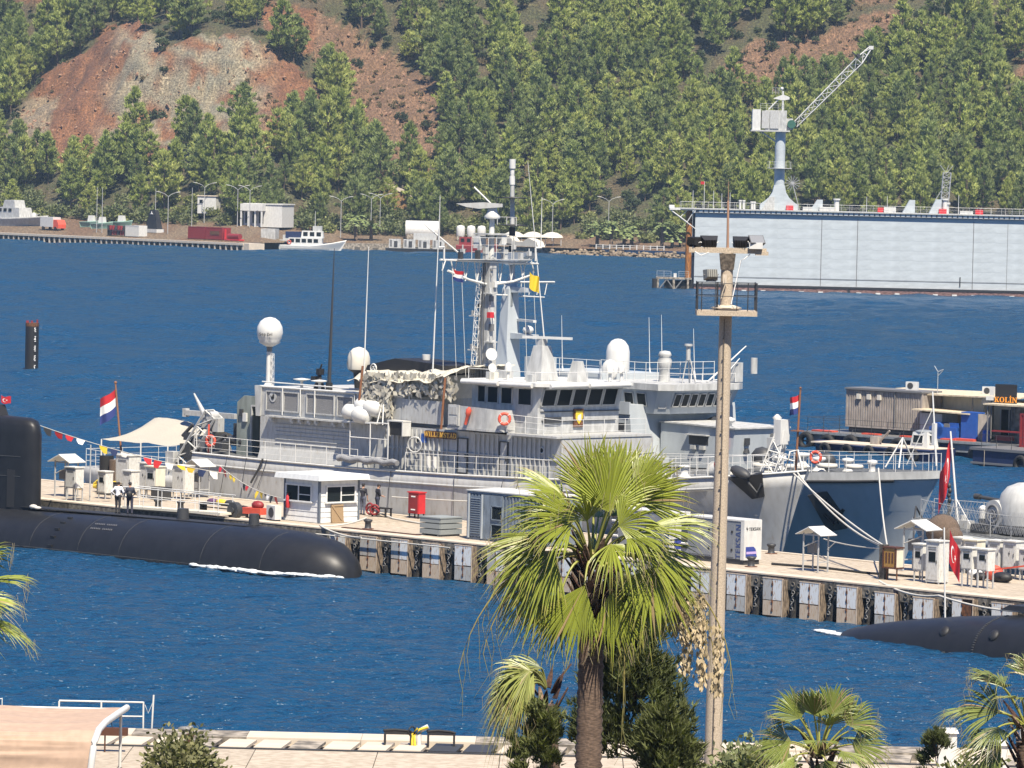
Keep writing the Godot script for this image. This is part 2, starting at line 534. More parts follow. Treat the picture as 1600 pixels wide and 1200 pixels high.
func build_hill():
	land_noise.seed = 11
	land_noise.frequency = 0.02
	land_noise.fractal_octaves = 3
	scars = [
		PackedVector2Array([Vector2(-132, 24), Vector2(-124, 41), Vector2(-112, 47), Vector2(-108, 54), Vector2(-98, 54.5), Vector2(-88, 47.5), Vector2(-80, 51), Vector2(-66, 50), Vector2(-54, 42), Vector2(-48, 36), Vector2(-55, 26), Vector2(-66, 19), Vector2(-84, 17), Vector2(-104, 16), Vector2(-124, 18)]),
		PackedVector2Array([Vector2(-66, 60), Vector2(-52, 58), Vector2(-40, 52), Vector2(-30, 45), Vector2(-19, 39), Vector2(-17, 24), Vector2(-31, 16), Vector2(-38, 22), Vector2(-44, 38), Vector2(-52, 46), Vector2(-64, 53)]),
		PackedVector2Array([Vector2(48, 44), Vector2(58, 52), Vector2(72, 53), Vector2(88, 60), Vector2(98, 62), Vector2(86, 50), Vector2(74, 42), Vector2(62, 40), Vector2(56, 37)]),
		PackedVector2Array([Vector2(-140, 60), Vector2(-110, 62), Vector2(-112, 68), Vector2(-140, 68)]),
		PackedVector2Array([Vector2(84, 62), Vector2(76, 66), Vector2(100, 70), Vector2(96, 63)]),
		PackedVector2Array([Vector2(121, 43), Vector2(123, 55), Vector2(130, 52), Vector2(127, 43)]),
	]
	var g := G.new(true)
	var x0 := -300.0
	var x1 := 330.0
	var nx := 420
	var nz := 210
	var pts := []
	var cols := []
	var cn := FastNoiseLite.new()
	cn.seed = 3
	cn.frequency = 0.09
	cn.fractal_octaves = 4
	for i in nx + 1:
		var x := lerpf(x0, x1, float(i) / nx)
		var row := []
		var crow := []
		for j in nz + 1:
			var t := float(j) / nz
			var z := shore_z(x) - 2.0 - 560.0 * (t * 0.75 + 0.25 * t * t)
			var h := land_y(x, z)
			var s := in_scar(x, h)
			var k := cn.get_noise_2d(x, h * 1.6)
			var k2 := cn.get_noise_2d(x * 3.1 + 50.0, h * 4.0)
			if s > 0.0:
				var rg := 1.0 - absf(cn.get_noise_2d(x * 1.5 + h * 1.1, h * 0.5 + 300.0)) * 2.2
				z += (k2 * 1.5 + k) * 1.4
				h += k2 * 1.3 + rg * 0.7
			row.append(Vector3(x, h, z))
			var c := Color(0.20, 0.155, 0.08).lerp(Color(0.14, 0.15, 0.06), clampf(k * 1.6 + 0.5, 0, 1))
			if z > hill_foot(x) - 1.0: c = Color(0.46, 0.33, 0.20).lerp(Color(0.4, 0.24, 0.13), clampf(k * 2.0 + 0.5, 0, 1))
			if s > 0.0:
				var red := Color(0.50, 0.23, 0.105).lerp(Color(0.35, 0.16, 0.08), clampf(k2 * 2.0 + 0.5, 0, 1))
				var pale := Color(0.62, 0.52, 0.34).lerp(Color(0.46, 0.42, 0.30), clampf(k2 * 2.5 + 0.5, 0, 1))
				var dry := Color(0.46, 0.27, 0.155).lerp(Color(0.32, 0.19, 0.105), clampf(k2 * 2.4 + 0.5, 0, 1))
				c = red
				if x > -52.0: c = dry
				var w := smoothstep(-0.2, 0.1, k + 0.3 - absf(h - 38.0 - (x + 88.0) * 0.05) * 0.03) * smoothstep(-108.0, -98.0, x) * (1.0 - smoothstep(-66.0, -58.0, x))
				if x < -118.0 and h < 35.0: w = 0.7
				c = c.lerp(pale, w)
			crow.append(c)
		pts.append(row)
		cols.append(crow)
	g.sm(true)
	for i in nx:
		for j in nz:
			for q in [[0, 0, 0, 1, 1, 1], [0, 0, 1, 1, 1, 0]]:
				for e in 3:
					g.st.set_color(cols[i + q[e * 2]][j + q[e * 2 + 1]])
					g.st.add_vertex(pts[i + q[e * 2]][j + q[e * 2 + 1]])
	var m := vmat("earth", 0.95, "rubble", v3(0.055, 0.055, 0.055), true)
	m.normal_enabled = true
	m.normal_texture = tex["bumps"]
	m.normal_scale = 2.2
	struct("hill", g, m)

# ---------- far vegetation ----------
func tuft(g: G, r: RandomNumberGenerator, c: Vector3, dir: Vector3, length: float, width: float, k: int, base: Color):
	# a brush of needles
	for i in k:
		var d := (dir + Vector3(r.randf_range(-1, 1), r.randf_range(-0.5, 1), r.randf_range(-1, 1)) * 0.85).normalized()
		var s := d.cross(Vector3(r.randf_range(-1, 1), r.randf_range(-1, 1), r.randf_range(-1, 1))).normalized() * width * 0.5
		var o := c + Vector3(r.randf_range(-1, 1), r.randf_range(-1, 1), r.randf_range(-1, 1)) * length * 0.3
		g.st.set_color(base * r.randf_range(0.75, 1.25))
		g.tri(o - s, o + s, o + d * length)

func pine(seed_no: int, H: float, slim: float, green: Color, dome := 0.0) -> Array:
	# a Turkish pine: bare lower trunk, whorls of upswept branches tipped with brushes of needles
	var r := RandomNumberGenerator.new()
	r.seed = seed_no
	var t := G.new(true)
	var c := G.new(true)
	var lean := Vector3(r.randf_range(-0.05, 0.05), 1, r.randf_range(-0.05, 0.05))
	t.col(Color(0.10, 0.07, 0.05))
	t.tube(v3(0, -1.5, 0), lean * H * 0.5, 0.17, 0.11, 6)
	t.tube(lean * H * 0.5, lean * H * 0.95, 0.11, 0.03, 5)
	var n := 15
	for i in n:
		var f := float(i) / (n - 1)
		var y := H * lerpf(0.2, 0.97, f)
		var reach := H * slim * (lerpf(pow(1.0 - f, 0.75), sqrt(1.0 - f * f * 0.96), dome) * (0.55 + 0.45 * smoothstep(0.0, 0.25, f)) + 0.05)
		var k := int(lerpf(6, 3, f))
		var w0 := r.randf() * TAU
		for j in k:
			if r.randf() < 0.12: continue
			var w := w0 + TAU * j / k + r.randf_range(-0.3, 0.3)
			var L := reach * r.randf_range(0.65, 1.2)
			var out := Vector3(cos(w), 0, sin(w))
			var a := lean * y
			var b := a + out * L + Y * L * r.randf_range(0.05, 0.45)
			t.col(Color(0.10, 0.075, 0.055))
			t.tube(a, b, 0.05, 0.015, 3)
			var m := maxi(2, int(L / 0.7))
			for q in m:
				var e := lerpf(0.35, 1.0, (q + 0.5) / m)
				var side := out.cross(Y) * r.randf_range(-0.35, 0.35) * L
				var p := a.lerp(b, e) + side * e + Y * r.randf_range(-0.1, 0.25)
				tuft(c, r, p, (out * 0.5 + Y * 0.9).normalized(), r.randf_range(0.5, 0.9), 0.22, 26, green * r.randf_range(0.8, 1.2))
	tuft(c, r, lean * H * 0.98, Y, 0.9, 0.3, 14, green)
	return [t.mesh(), c.mesh()]

func bush_mesh(seed_no: int, R: float, h: float, leaf: float, k: int, green: Color, olive := 0.3) -> ArrayMesh:
	# a round shrub: leaf-sized faces gathered in clumps through its volume
	var r := RandomNumberGenerator.new()
	r.seed = seed_no
	var g := G.new(true)
	var clumps := []
	for i in maxi(8, k / 14):
		var d := Vector3(r.randfn(), absf(r.randfn()) * 0.9, r.randfn()).normalized() * pow(r.randf(), 0.4)
		clumps.append(Vector3(d.x * R, 0.15 * h + d.y * h * 0.8, d.z * R))
	g.col(Color(0.09, 0.065, 0.045))
	for i in 6:
		g.tube(v3(0, -0.3, 0), clumps[i], R * 0.035, R * 0.012, 3)
	for i in k:
		var p: Vector3 = clumps[r.randi() % clumps.size()]
		p += Vector3(r.randfn(), r.randfn(), r.randfn()) * R * 0.17
		p.y = maxf(p.y, 0.02)
		var d := (p - v3(0, h * 0.2, 0)).normalized() + Vector3(r.randfn(), r.randfn(), r.randfn()) * 0.6
		d = d.normalized()
		var s := d.cross(Vector3(r.randfn(), r.randfn(), r.randfn())).normalized() * leaf * 0.32
		var e := d * leaf
		g.st.set_color(green.lerp(Color(green.g * 1.05, green.g * 0.95, green.b), r.randf() * olive) * r.randf_range(0.7, 1.3))
		g.quad(p - e * 0.5, p + s, p + e * 0.5, p - s)
	return g.mesh()

func place_of(x: float) -> String:
	if x < -95.0: return "behind the far quay's left end"
	if x < -70.0: return "behind the red containers"
	if x < -40.0: return "behind the white building and ferry"
	if x < 0.0: return "behind the grey barge and white shed"
	if x < 34.0: return "above the canopies and shore palms"
	return "behind the floating dock"

func build_forest():
	var leaf := vmat("needles", 0.75)
	leaf.backlight_enabled = true
	leaf.backlight = Color(0.75, 0.8, 0.42)
	var bark := vmat("pine_bark", 0.9)
	var kinds := []
	var greens := [Color(0.32, 0.36, 0.105), Color(0.25, 0.30, 0.09), Color(0.36, 0.39, 0.11), Color(0.20, 0.245, 0.085), Color(0.30, 0.345, 0.09), Color(0.235, 0.28, 0.10), Color(0.345, 0.385, 0.105)]
	for i in 7:
		kinds.append(pine(100 + i, 10.0, [0.30, 0.25, 0.33, 0.30, 0.27, 0.36, 0.29][i], greens[i], [0.1, 0.5, 0.3, 0.0, 0.65, 0.35, 0.2][i]))
	var r := RandomNumberGenerator.new()
	r.seed = 77
	var dens := FastNoiseLite.new()
	dens.seed = 21
	dens.frequency = 0.022
	var spots := []
	var scrubs := []
	var z := -1176.0
	while z > -1400.0:
		var x := -190.0
		while x < 205.0:
			var px := x + r.randf_range(-2.3, 2.3)
			var pz := z + r.randf_range(-2.4, 2.4)
			x += 5.4
			if pz > hill_foot(px) + 6.0: continue
			var h := land_y(px, pz)
			if h > 22.0 + 0.03075 * -pz + 4.0: continue
			if pz > hill_foot(px) - 12.0 and r.randf() < 0.6: continue
			var s := in_scar(px, h + 1.0)
			var d := dens.get_noise_2d(px, pz * 1.3)
			# paler, thinner wood and dry scrub on the upper slope
			var thin := smoothstep(40.0, 60.0, h) * 0.35
			if s > 0.0:
				if r.randf() < 0.3: scrubs.append([px, h, pz, 1 if r.randf() < 0.35 else 2])
				if px > -60.0:
					for e in 5: scrubs.append([px + r.randf_range(-2.7, 2.7), 0.0, pz + r.randf_range(-3, 3), 2])
				continue
			
			if d < -0.22 - 0.25 + thin * 1.1 or r.randf() < 0.05 + thin * 0.5:
				for e in 4: scrubs.append([px + r.randf_range(-2.7, 2.7), 0.0 if e else h, pz + r.randf_range(-3, 3), [0, 1, 2, 0][e] if r.randf() < 0.8 else 2])
				continue
			spots.append([px, h, pz])
			if r.randf() < 0.25: scrubs.append([px + 2.0, h, pz + 2.0, 0])
		z -= 6.0
	# a few pines standing alone on the foot of the quarried slope
	for q in [[-93.5, 22.0], [-81.0, 21.0], [-78.0, 19.0], [-66.5, 24.0], [-64.0, 22.0]]:
		var z2 := hill_foot(q[0])
		while land_y(q[0], z2) < q[1]: z2 -= 0.5
		spots.append([q[0], land_y(q[0], z2), z2])
	# the front of the wood: each tree a thing; the rest beyond reads as one mass
	spots.sort_custom(func(a, b): return a[2] - hill_foot(a[0]) > b[2] - hill_foot(b[0]))
	var protos := []
	for i in 7: protos.append(null)
	var buf := []
	for i in 7: buf.append([])
	var no := 0
	for s in spots:
		var k := r.randi() % 7
		if dens.get_noise_2d(s[0] * 2.0, s[2] * 2.0) > 0.25: k = 3 if r.randf() < 0.5 else 1
		var size := r.randf_range(0.75, 1.5)
		var xf := Transform3D(Basis(Y, r.randf() * TAU).scaled(Vector3(size * r.randf_range(0.9, 1.15), size, size * r.randf_range(0.9, 1.15))), Vector3(s[0], s[1], s[2]))
		if no < 290 and absf(s[0]) < 24.0 - s[2] * 0.102:
			no += 1
			var lab: String = ["broad yellow green", "deep green rounded", "pale yellow green", "dark slender", "tall green domed", "grey green spreading", "bright green"][k] + " pine at the hill's foot, " + place_of(s[0])
			if protos[k] == null:
				var t := thing("pine_tree", lab, "pine tree", xf, "pines along the foot of the far hill")
				obj("trunk", kinds[k][0], bark, t)
				obj("crown", kinds[k][1], leaf, t)
				protos[k] = t
			else:
				copy(protos[k], xf, lab, "pines along the foot of the far hill")
		else:
			buf[k].append(xf)
	var wood := Node3D.new()
	wood.name = "pine_wood"
	add_child(wood)
	tag(wood, "dense wood of green pines covering the far hillside", "forest")
	wood.set_meta("kind", "stuff")
	for k in 7:
		for q in 2:
			scatter("pine_trunks" if q == 0 else "pine_crowns", kinds[k][q], bark if q == 0 else leaf, buf[k], wood)
	var shrubs := [bush_mesh(5, 1.5, 1.7, 0.55, 260, Color(0.07, 0.10, 0.045)), bush_mesh(6, 1.7, 2.2, 0.6, 320, Color(0.045, 0.07, 0.03)), bush_mesh(7, 1.1, 0.9, 0.5, 160, Color(0.20, 0.15, 0.08))]
	var heap := [[], [], []]
	for s in scrubs:
		var size := r.randf_range(0.6, 1.3)
		if s[1] == 0.0: size *= 0.6
		heap[s[3]].append(Transform3D(Basis(Y, r.randf() * TAU).scaled(Vector3(size, size * r.randf_range(0.8, 1.2), size)), Vector3(s[0], s[1] if s[1] > 0.0 else land_y(s[0], s[2]), s[2])))
	var scrub := Node3D.new()
	scrub.name = "hillside_scrub"
	add_child(scrub)
	tag(scrub, "low dark and dry brown scrub scattered over the bare slopes", "scrub")
	scrub.set_meta("kind", "stuff")
	for k in 3: scatter("scrub_bushes", shrubs[k], leaf, heap[k], scrub)
	# loose stones on the red slopes
	var stone := G.new(true)
	for i in 5: stone.col(Color(0.9, 0.9, 0.9) * [Color(0.33, 0.17, 0.11), Color(0.24, 0.13, 0.085), Color(0.30, 0.2, 0.13), Color(0.2, 0.11, 0.07), Color(0.28, 0.17, 0.11)][i]).ball(v3(i * 0.1, 0.1, (i % 2) * 0.2), v3(0.5, 0.22, 0.36) * (0.4 + 0.14 * i), 4)
	var stones := []
	for i in 14000:
		var px := r.randf_range(-128.0, 100.0)
		var pz := r.randf_range(-1190.0, -1330.0)
		var h := land_y(px, pz)
		if in_scar(px, h) > 0.0:
			var size := pow(r.randf(), 4.0) * 1.3 + 0.22
			stones.append(Transform3D(Basis(Vector3(r.randf(), r.randf(), r.randf()).normalized(), r.randf() * TAU).scaled(Vector3.ONE * size), Vector3(px, h, pz)))
	var rubble := scatter("loose_stones", stone.mesh(), vmat("stone", 0.95), stones, null)
	tag(rubble, "loose reddish stones lying on the bare quarried slopes", "stones")
	rubble.set_meta("kind", "stuff")

func scatter(called: String, mesh: Mesh, m: Material, places: Array, parent: Node3D) -> MultiMeshInstance3D:
	var mm := MultiMesh.new()
	mm.transform_format = MultiMesh.TRANSFORM_3D
	mm.mesh = mesh
	mm.instance_count = places.size()
	for i in places.size(): mm.set_instance_transform(i, places[i])
	var o := MultiMeshInstance3D.new()
	o.multimesh = mm
	o.material_override = m
	o.name = called if parent else numbered(called)
	if parent: parent.add_child(o, true)
	else: add_child(o, true)
	return o

# ---------- the pier and the quay on this side ----------
func build_pier():
	var r := RandomNumberGenerator.new()
	r.seed = 4
	# a concrete deck 11 m wide; its underside walls stand back behind the fenders
	var core := G.new()
	core.box(v3(0, 0.35, -5.9), v3(150, 3.1, 9.6))
	var p := struct("pier", core, M.concrete, PIER)
	# cap beam along the near edge, cast in lengths
	for i in 26:
		var u := -62.0 + 4.9 * i
		var cap := G.new()
		cap.box(v3(u + 2.44, 1.68, -0.62), v3(4.86, 0.62, 0.62))
		obj("cap_beam", cap, M.concrete_wet if i % 3 == 0 else M.cap_grey, p)
		var lip := G.new()
		lip.box(v3(u + 2.44, 2.02, -0.72), v3(4.87, 0.07, 0.86))
		obj("edge_kerb", lip, M.concrete_pale, p)
	# deck slabs, with open joints
	for i in 26:
		for j in 3:
			var s := G.new()
			s.box(v3(-62.0 + 4.9 * i + 2.44, 1.95 + r.randf_range(-0.008, 0.008), -2.83 - 3.28 * j), v3(4.86, 0.1, 3.25))
			obj("deck_slab", s, M.deck_slab_a if r.randf() < 0.6 else M.deck_slab_b, p)
	var far := G.new()
	far.box(v3(2, 1.8, -11.0), v3(126, 0.5, 0.4))
	obj("far_kerb", far, M.concrete_pale, p)
	# fenders: a steel-framed timber panel every 2.45 m, with chained dark struts between them
	var plate := G.new()
	plate.box(Vector3.ZERO, v3(0.62, 1.02, 0.05))
	var plate_mesh := plate.mesh()
	var low := G.new()
	for k in 4: low.box(v3(-0.48 + 0.32 * k, 0, 0), v3(0.3, 0.72, 0.05))
	var low_mesh := low.mesh()
	var frame := G.new()
	frame.box(v3(0, -0.05, -0.18), v3(1.3, 2.1, 0.3))
	var frame_mesh := frame.mesh()
	var cheek := G.new()
	cheek.box(v3(0.69, -0.05, -0.2), v3(0.07, 2.1, 0.42))
	var cheek_mesh := cheek.mesh()
	var trim := G.new()
	trim.box(v3(0, 1.02, 0.0), v3(1.36, 0.05, 0.07)).box(v3(0.655, 0, 0.0), v3(0.05, 2.0, 0.07))
	var trim_mesh := trim.mesh()
	var bolt := G.new()
	for k in 4: bolt.box(v3(0, 0.75 - 0.42 * k, 0.03), v3(0.09, 0.14, 0.05))
	bolt.box(v3(0, 0.15, 0.022), v3(0.05, 1.5, 0.02))
	var bolt_mesh := bolt.mesh()
	var strut := G.new()
	strut.tube(v3(-0.28, -1.5, 0.05), v3(0.2, 0.72, -0.2), 0.2, 0.16, 7).tube(v3(-0.05, -0.3, 0.12), v3(-0.3, -1.5, 0.0), 0.14, 0.12, 6)
	var strut_mesh := strut.mesh()
	var chain := G.new()
	for k in 5: chain.torus(Transform3D(Basis(Y, k % 2 * PI / 2 + 0.3), v3(-0.05 + 0.035 * k, 0.05 - 0.2 * k + 0.35, 0.24)), 0.085, 0.028, 8, 4)
	var chain_mesh := chain.mesh()
	var eye := G.new()
	eye.torus(Transform3D(Basis.IDENTITY, v3(-0.15, 0.78, -0.28)), 0.1, 0.035, 10, 5).torus(Transform3D(Basis.IDENTITY, v3(0.25, 0.74, -0.28)), 0.1, 0.035, 10, 5)
	var eye_mesh := eye.mesh()
	for i in 24:
		var u := -4.56 + 2.452 * i
		var y := 0.86 + r.randf_range(-0.05, 0.04)
		if i == 16 or i == 17: y -= 0.16
		var f := obj("fender", frame_mesh, M.rust, p)
		f.position = v3(u, y, -0.05)
		for s in [-1, 1]:
			if i == 18 and s > 0: continue
			var w := obj("white_plate", plate_mesh, M.fender_white if r.randf() < 0.7 else M.fender_grey, f)
			w.position = v3(0.325 * s, 0.5 + r.randf_range(-0.015, 0.015), 0.0)
			w.rotation.z = r.randf_range(-0.01, 0.01)
		var q := obj("timber_facing", low_mesh, M.fender_timber if i % 4 else M.fender_grey, f)
		q.position = v3(0, -0.42, -0.005 + r.randf_range(-0.01, 0.01))
		obj("side_cheek", cheek_mesh, M.fender_side, f)
		obj("edge_trim", trim_mesh, M.fender_trim, f)
		obj("centre_bolts", bolt_mesh, M.rust, f)
		var s2 := obj("strut", strut_mesh, M.strut_grey, p)
		s2.position = v3(u + 1.26 + r.randf_range(-0.08, 0.08), 0.75, -0.3)
		s2.rotation.z = r.randf_range(-0.1, 0.1)
		var c2 := obj("chain", chain_mesh, M.mid_steel, p)
		c2.position = v3(u + 1.28, 0.9, -0.3)
		c2.rotation.z = -0.3
		obj("mooring_eye", eye_mesh, M.concrete_wet, p).position = v3(u + 1.25, 0.88, -0.02)

func build_near_quay():
	var r := RandomNumberGenerator.new()
	r.seed = 9
	var o := at(0, 0, -176.6, deg_to_rad(-0.6))
	var g := G.new()
	g.box(v3(0, 0.0, 11.0), v3(140, 2.6, 26.0))
	var q := struct("near_quay", g, M.concrete, o)
	# edge beam
	for i in 24:
		var e := G.new()
		e.box(v3(-47.0 + 4.0 * i, 1.42, -2.1), v3(3.985, 0.36, 1.9))
		obj("edge_beam", e, M.concrete_pale if i % 3 else M.concrete, q)
	# cover slabs of the service trench with gaps between them
	for i in 74:
		var x := -44.0 + 1.2 * i
		var s := G.new()
		s.box(Vector3.ZERO, v3(0.96, 0.1, 2.3), Basis(Y, -0.1))
		var m: Material = M.concrete_pale if r.randf() < 0.5 else M.concrete
		if i == 35 or i == 36: m = M.dark_steel
		obj("cover_slab", s, m, q).position = v3(x, 1.5 + r.randf_range(-0.012, 0.012), 0.2)
	var pit := G.new()
	pit.box(v3(0, 1.31, 0.2), v3(120, 0.05, 2.4))
	obj("trench_floor", pit, M.concrete, q)
	var rail := G.new()
	rail.box(v3(0, 1.44, 1.55), v3(120, 0.2, 0.14))
	obj("crane_rail", rail, M.dark_steel, q)
	for i in 20:
		for j in 3:
			var s := G.new()
			s.box(v3(-40.0 + 4.2 * i, 1.45, 4.0 + 4.52 * j), v3(4.17, 0.12, 4.49))
			obj("quay_slab", s, M.deck_slab_b if r.randf() < 0.5 else M.deck_slab_a, q)
	# the planted bank that rises from the quay towards the viewer
	var b := G.new()
	b.sm(true)
	var n := FastNoiseLite.new()
	n.seed = 8
	n.frequency = 0.08
	for i in 40:
		for j in 14:
			var pts := []
			for k in [[0, 0], [1, 0], [1, 1], [0, 1]]:
				var x: float = -60.0 + 3.0 * (i + k[0])
				var zz: float = -160.0 + 8.0 * (j + k[1])
				pts.append(v3(x, 1.2 + maxf(0.0, zz + 158.0) * 0.12 + n.get_noise_2d(x, zz) * 0.3, zz))
			b.quad(pts[0], pts[3], pts[2], pts[1])
	struct("bank", b, mat("soil", lin(0.16, 0.12, 0.07), 0.95, "patch", v3(0.3, 0.3, 0.3)))

# ---------- ships ----------
func rail(parent: Node3D, pts: Array, h := 1.0, gap := 1.5, wires := 3, m: Material = null, called := "railing"):
	# wires on separate stanchions
	if m == null: m = M.white_rail
	var g := G.new()
	for i in pts.size() - 1:
		for k in wires:
			var y := h * (k + 1) / wires
			g.tube(pts[i] + Y * y, pts[i + 1] + Y * y, 0.009 if k < wires - 1 else 0.015, -1, 4)
	var o := obj(called, g, m, parent)
	var s := G.new()
	s.tube(Vector3.ZERO, Y * (h + 0.03), 0.023, 0.019, 5)
	var sm := s.mesh()
	for i in pts.size() - 1:
		var L: float = (pts[i + 1] - pts[i]).length()
		var n := maxi(1, roundi(L / gap))
		for k in n + (1 if i == pts.size() - 2 else 0):
			obj("stanchion", sm, m, o).position = pts[i].lerp(pts[i + 1], float(k) / n)

func window(parent: Node3D, xf: Transform3D, w: float, h: float, m: Material, depth := 0.06, slant := 0.0, called := "window"):
	# a frame standing proud of the wall round a dark pane, in its local xy plane
	var g := G.new()
	var t := 0.05
	var a := [v3(-w / 2, -h / 2, 0), v3(w / 2, -h / 2, 0), v3(w / 2 + slant, h / 2, 0), v3(-w / 2 + slant, h / 2, 0)]
	for i in 4:
		var p: Vector3 = a[i]
		var q: Vector3 = a[(i + 1) % 4]
		g.box((p + q) / 2 + Z * depth * 0.3, v3((q - p).length() + t, t, depth), Basis(Z, atan2(q.y - p.y, q.x - p.x)))
	var o := obj(called, g, m, parent)
	o.transform = xf
	var s := G.new()
	s.quad(a[0] + Z * 0.012, a[3] + Z * 0.012, a[2] + Z * 0.012, a[1] + Z * 0.012)
	s.quad(a[0] + Z * 0.004, a[1] + Z * 0.004, a[2] + Z * 0.004, a[3] + Z * 0.004)
	obj("pane", s, M.window_glass, o)
	return o

func letters(parent: Node3D, called: String, words: String, xf: Transform3D, size: float, m: Material, font := "Droid Sans", width := 0.0) -> MeshInstance3D:
	var f := SystemFont.new()
	f.font_names = PackedStringArray([font])
	f.font_weight = 700
	var t := TextMesh.new()
	t.text = words
	t.font = f
	t.font_size = 64
	t.pixel_size = size / 46.0
	t.depth = 0.012
	var o := MeshInstance3D.new()
	o.mesh = t
	o.material_override = m
	o.name = called
	o.transform = xf
	parent.add_child(o, true)
	return o

func hull_rings(st: Array) -> Array:
	# stations: [x at deck, x at waterline, half beam at deck, half beam at waterline, deck height]
	var rings := []
	for s in st:
		var ring := []
		var prof := [[1.0, 1.0], [0.86, 0.93], [0.6, 0.55], [0.3, 0.2], [0.0, 0.0], [-0.3, -0.1]]
		for side in [1, -1]:
			for k in (prof if side > 0 else _rev(prof)):
				var f: float = k[0]
				var w: float = k[1]
				var x: float = lerpf(s[1], s[0], maxf(f, 0.0))
				var z: float = lerpf(s[3], s[2], w) if f > 0.0 else s[3] * (1.0 + f)
				ring.append(v3(x, s[4] * f if f > 0.0 else 4.0 * f, z * side))
		rings.append(ring)
	return rings

func _rev(a: Array) -> Array:
	var b := a.duplicate()
	b.reverse()
	return b

func edge_line(st: Array, drop := 0.0, grow := 0.0, side := 1) -> Array:
	var p := []
	for s in st: p.append(v3(s[0], s[4] - drop, (s[2] + grow) * side))
	return p

func build_minehunter():
	var o := onp(0, 15.9, 0)
	var s := thing("minehunter", "grey minehunter alongside the pier, with white net over its deck and a tall white mast", "warship", o)
	var g := G.new()
	# hull: raised forward part and the low quarterdeck aft
	var fore := [[-30.4, -31.4, 4.35, 4.2, 4.42], [-24, -24, 4.42, 4.3, 4.36], [-16, -16, 4.45, 4.35, 4.36], [-8, -8, 4.45, 4.3, 4.48], [-1, -1, 4.42, 3.9, 4.66], [4, 3.2, 4.2, 3.0, 4.92], [8, 6.6, 3.6, 1.9, 5.22], [11, 9.0, 2.6, 1.0, 5.5], [13, 10.6, 1.45, 0.45, 5.72], [14.2, 11.5, 0.55, 0.15, 5.88], [14.6, 11.9, 0.1, 0.04, 5.95]]
	var hull := obj("hull", g.loft(hull_rings(fore), true, true), M.hull_grey, s)
	var aft := [[-41.5, -40.6, 3.7, 3.4, 2.95], [-39, -39, 4.0, 3.8, 2.9], [-31.3, -31.3, 4.3, 4.15, 2.9]]
	obj("quarterdeck", G.new().loft(hull_rings(aft), true, true), M.hull_grey, s)
	for side in [1, -1]:
		obj("gunwale", G.new().path(edge_line(fore, 0.0, 0.0, side), 0.06, 5), M.white, hull)
		obj("rubbing_strake", G.new().path(edge_line(fore.slice(0, 8), 0.62, 0.0, side), 0.07, 5), M.hull_grey, hull)
	# deck covering, a little inside the edge
	var dk := G.new()
	for i in fore.size() - 1:
		var a: Array = fore[i]
		var b: Array = fore[i + 1]
		dk.quad(v3(a[0], a[4] + 0.012, a[2] - 0.05), v3(a[0], a[4] + 0.012, -a[2] + 0.05), v3(b[0], b[4] + 0.012, -b[2] + 0.05), v3(b[0], b[4] + 0.012, b[2] - 0.05))
	obj("deck", dk, M.deck_grey, s)
	# dark hoses and lines hanging down the side
	for q in [[-27.1, 2.0, -0.5], [-25.4, 2.2, -0.4], [-23.6, 1.7, -0.8], [-13.0, 2.3, -0.2], [-7.8, 2.4, 0.0], [-3.9, 2.3, -0.6], [-2.7, 2.4, -0.7]]:
		obj("hanging_line", G.new().path([v3(q[0], 4.4, 4.5), v3(q[0] + q[2] * 0.4, 3.6, 4.53), v3(q[0] + q[2], 4.4 - q[1], 4.5)], 0.022, 4), M.dark_steel, hull)
	obj("outlet_pipe", G.new().path([v3(-23.9, 4.42, 4.55), v3(-24.2, 3.9, 4.55), v3(-24.9, 3.0, 4.55)], 0.06, 6), M.dark_steel, hull)
	# ---- deckhouse
	var dh := obj("deckhouse", G.new().box(v3(-12.9, 5.6, 0), v3(25.0, 2.5, 7.0)), M.ship_grey, s)
	obj("deckhouse_foot", G.new().box(v3(-20.6, 4.75, 0), v3(9.4, 0.75, 7.5), Basis.IDENTITY, Vector2(1, 0.93)), M.ship_grey, dh)
	obj("upper_casing", G.new().box(v3(-19.25, 7.65, 0), v3(12.3, 1.7, 7.0)), M.ship_grey, s)
	obj("casing_rim", G.new().path([v3(-25.4, 8.52, 3.52), v3(-13.1, 8.52, 3.52)], 0.07, 6).path([v3(-25.4, 8.78, 3.4), v3(-13.1, 8.72, 3.4)], 0.04, 5), M.white, s)
	obj("corner_fin", G.new().prism([Vector2(0, 0), Vector2(0.35, 0), Vector2(0.45, 1.75), Vector2(-0.15, 1.75)], 0.4, Transform3D(Basis.IDENTITY, v3(-25.7, 6.8, 3.2))), M.ship_grey_pale, s)
	# recessed lining panels with frames
	for q in [[-24.2, 1.25], [-22.7, 1.2], [-21.0, 0.6], [-19.8, 1.55], [-18.05, 1.25]]:
		var pn := obj("side_panel", G.new().box(v3(q[0], 7.72, 3.505), v3(q[1], 1.05, 0.02)), M.mesh_panel, s)
		var fr := G.new()
		for e in [-1, 1]:
			fr.box(v3(q[0], 7.72 + 0.55 * e, 3.53), v3(q[1] + 0.14, 0.07, 0.09)).box(v3(q[0] + e * (q[1] / 2 + 0.04), 7.72, 3.53), v3(0.07, 1.03, 0.09))
		obj("panel_frame", fr, M.ship_grey, pn)
	obj("panel_emblem", G.new().tube(v3(-24.3, 7.95, 3.5), v3(-24.3, 7.95, 3.545), 0.3, 0.3, 18), M.ship_grey_pale, s)
	obj("emblem_mark", G.new().prism([Vector2(-0.17, 0.1), Vector2(-0.08, -0.02), Vector2(0.0, 0.08), Vector2(0.1, 0.2), Vector2(0.14, -0.05), Vector2(0.05, -0.16), Vector2(-0.1, -0.12)], 0.02, Transform3D(Basis.IDENTITY, v3(-24.3, 7.95, 3.546))), M.black, s)
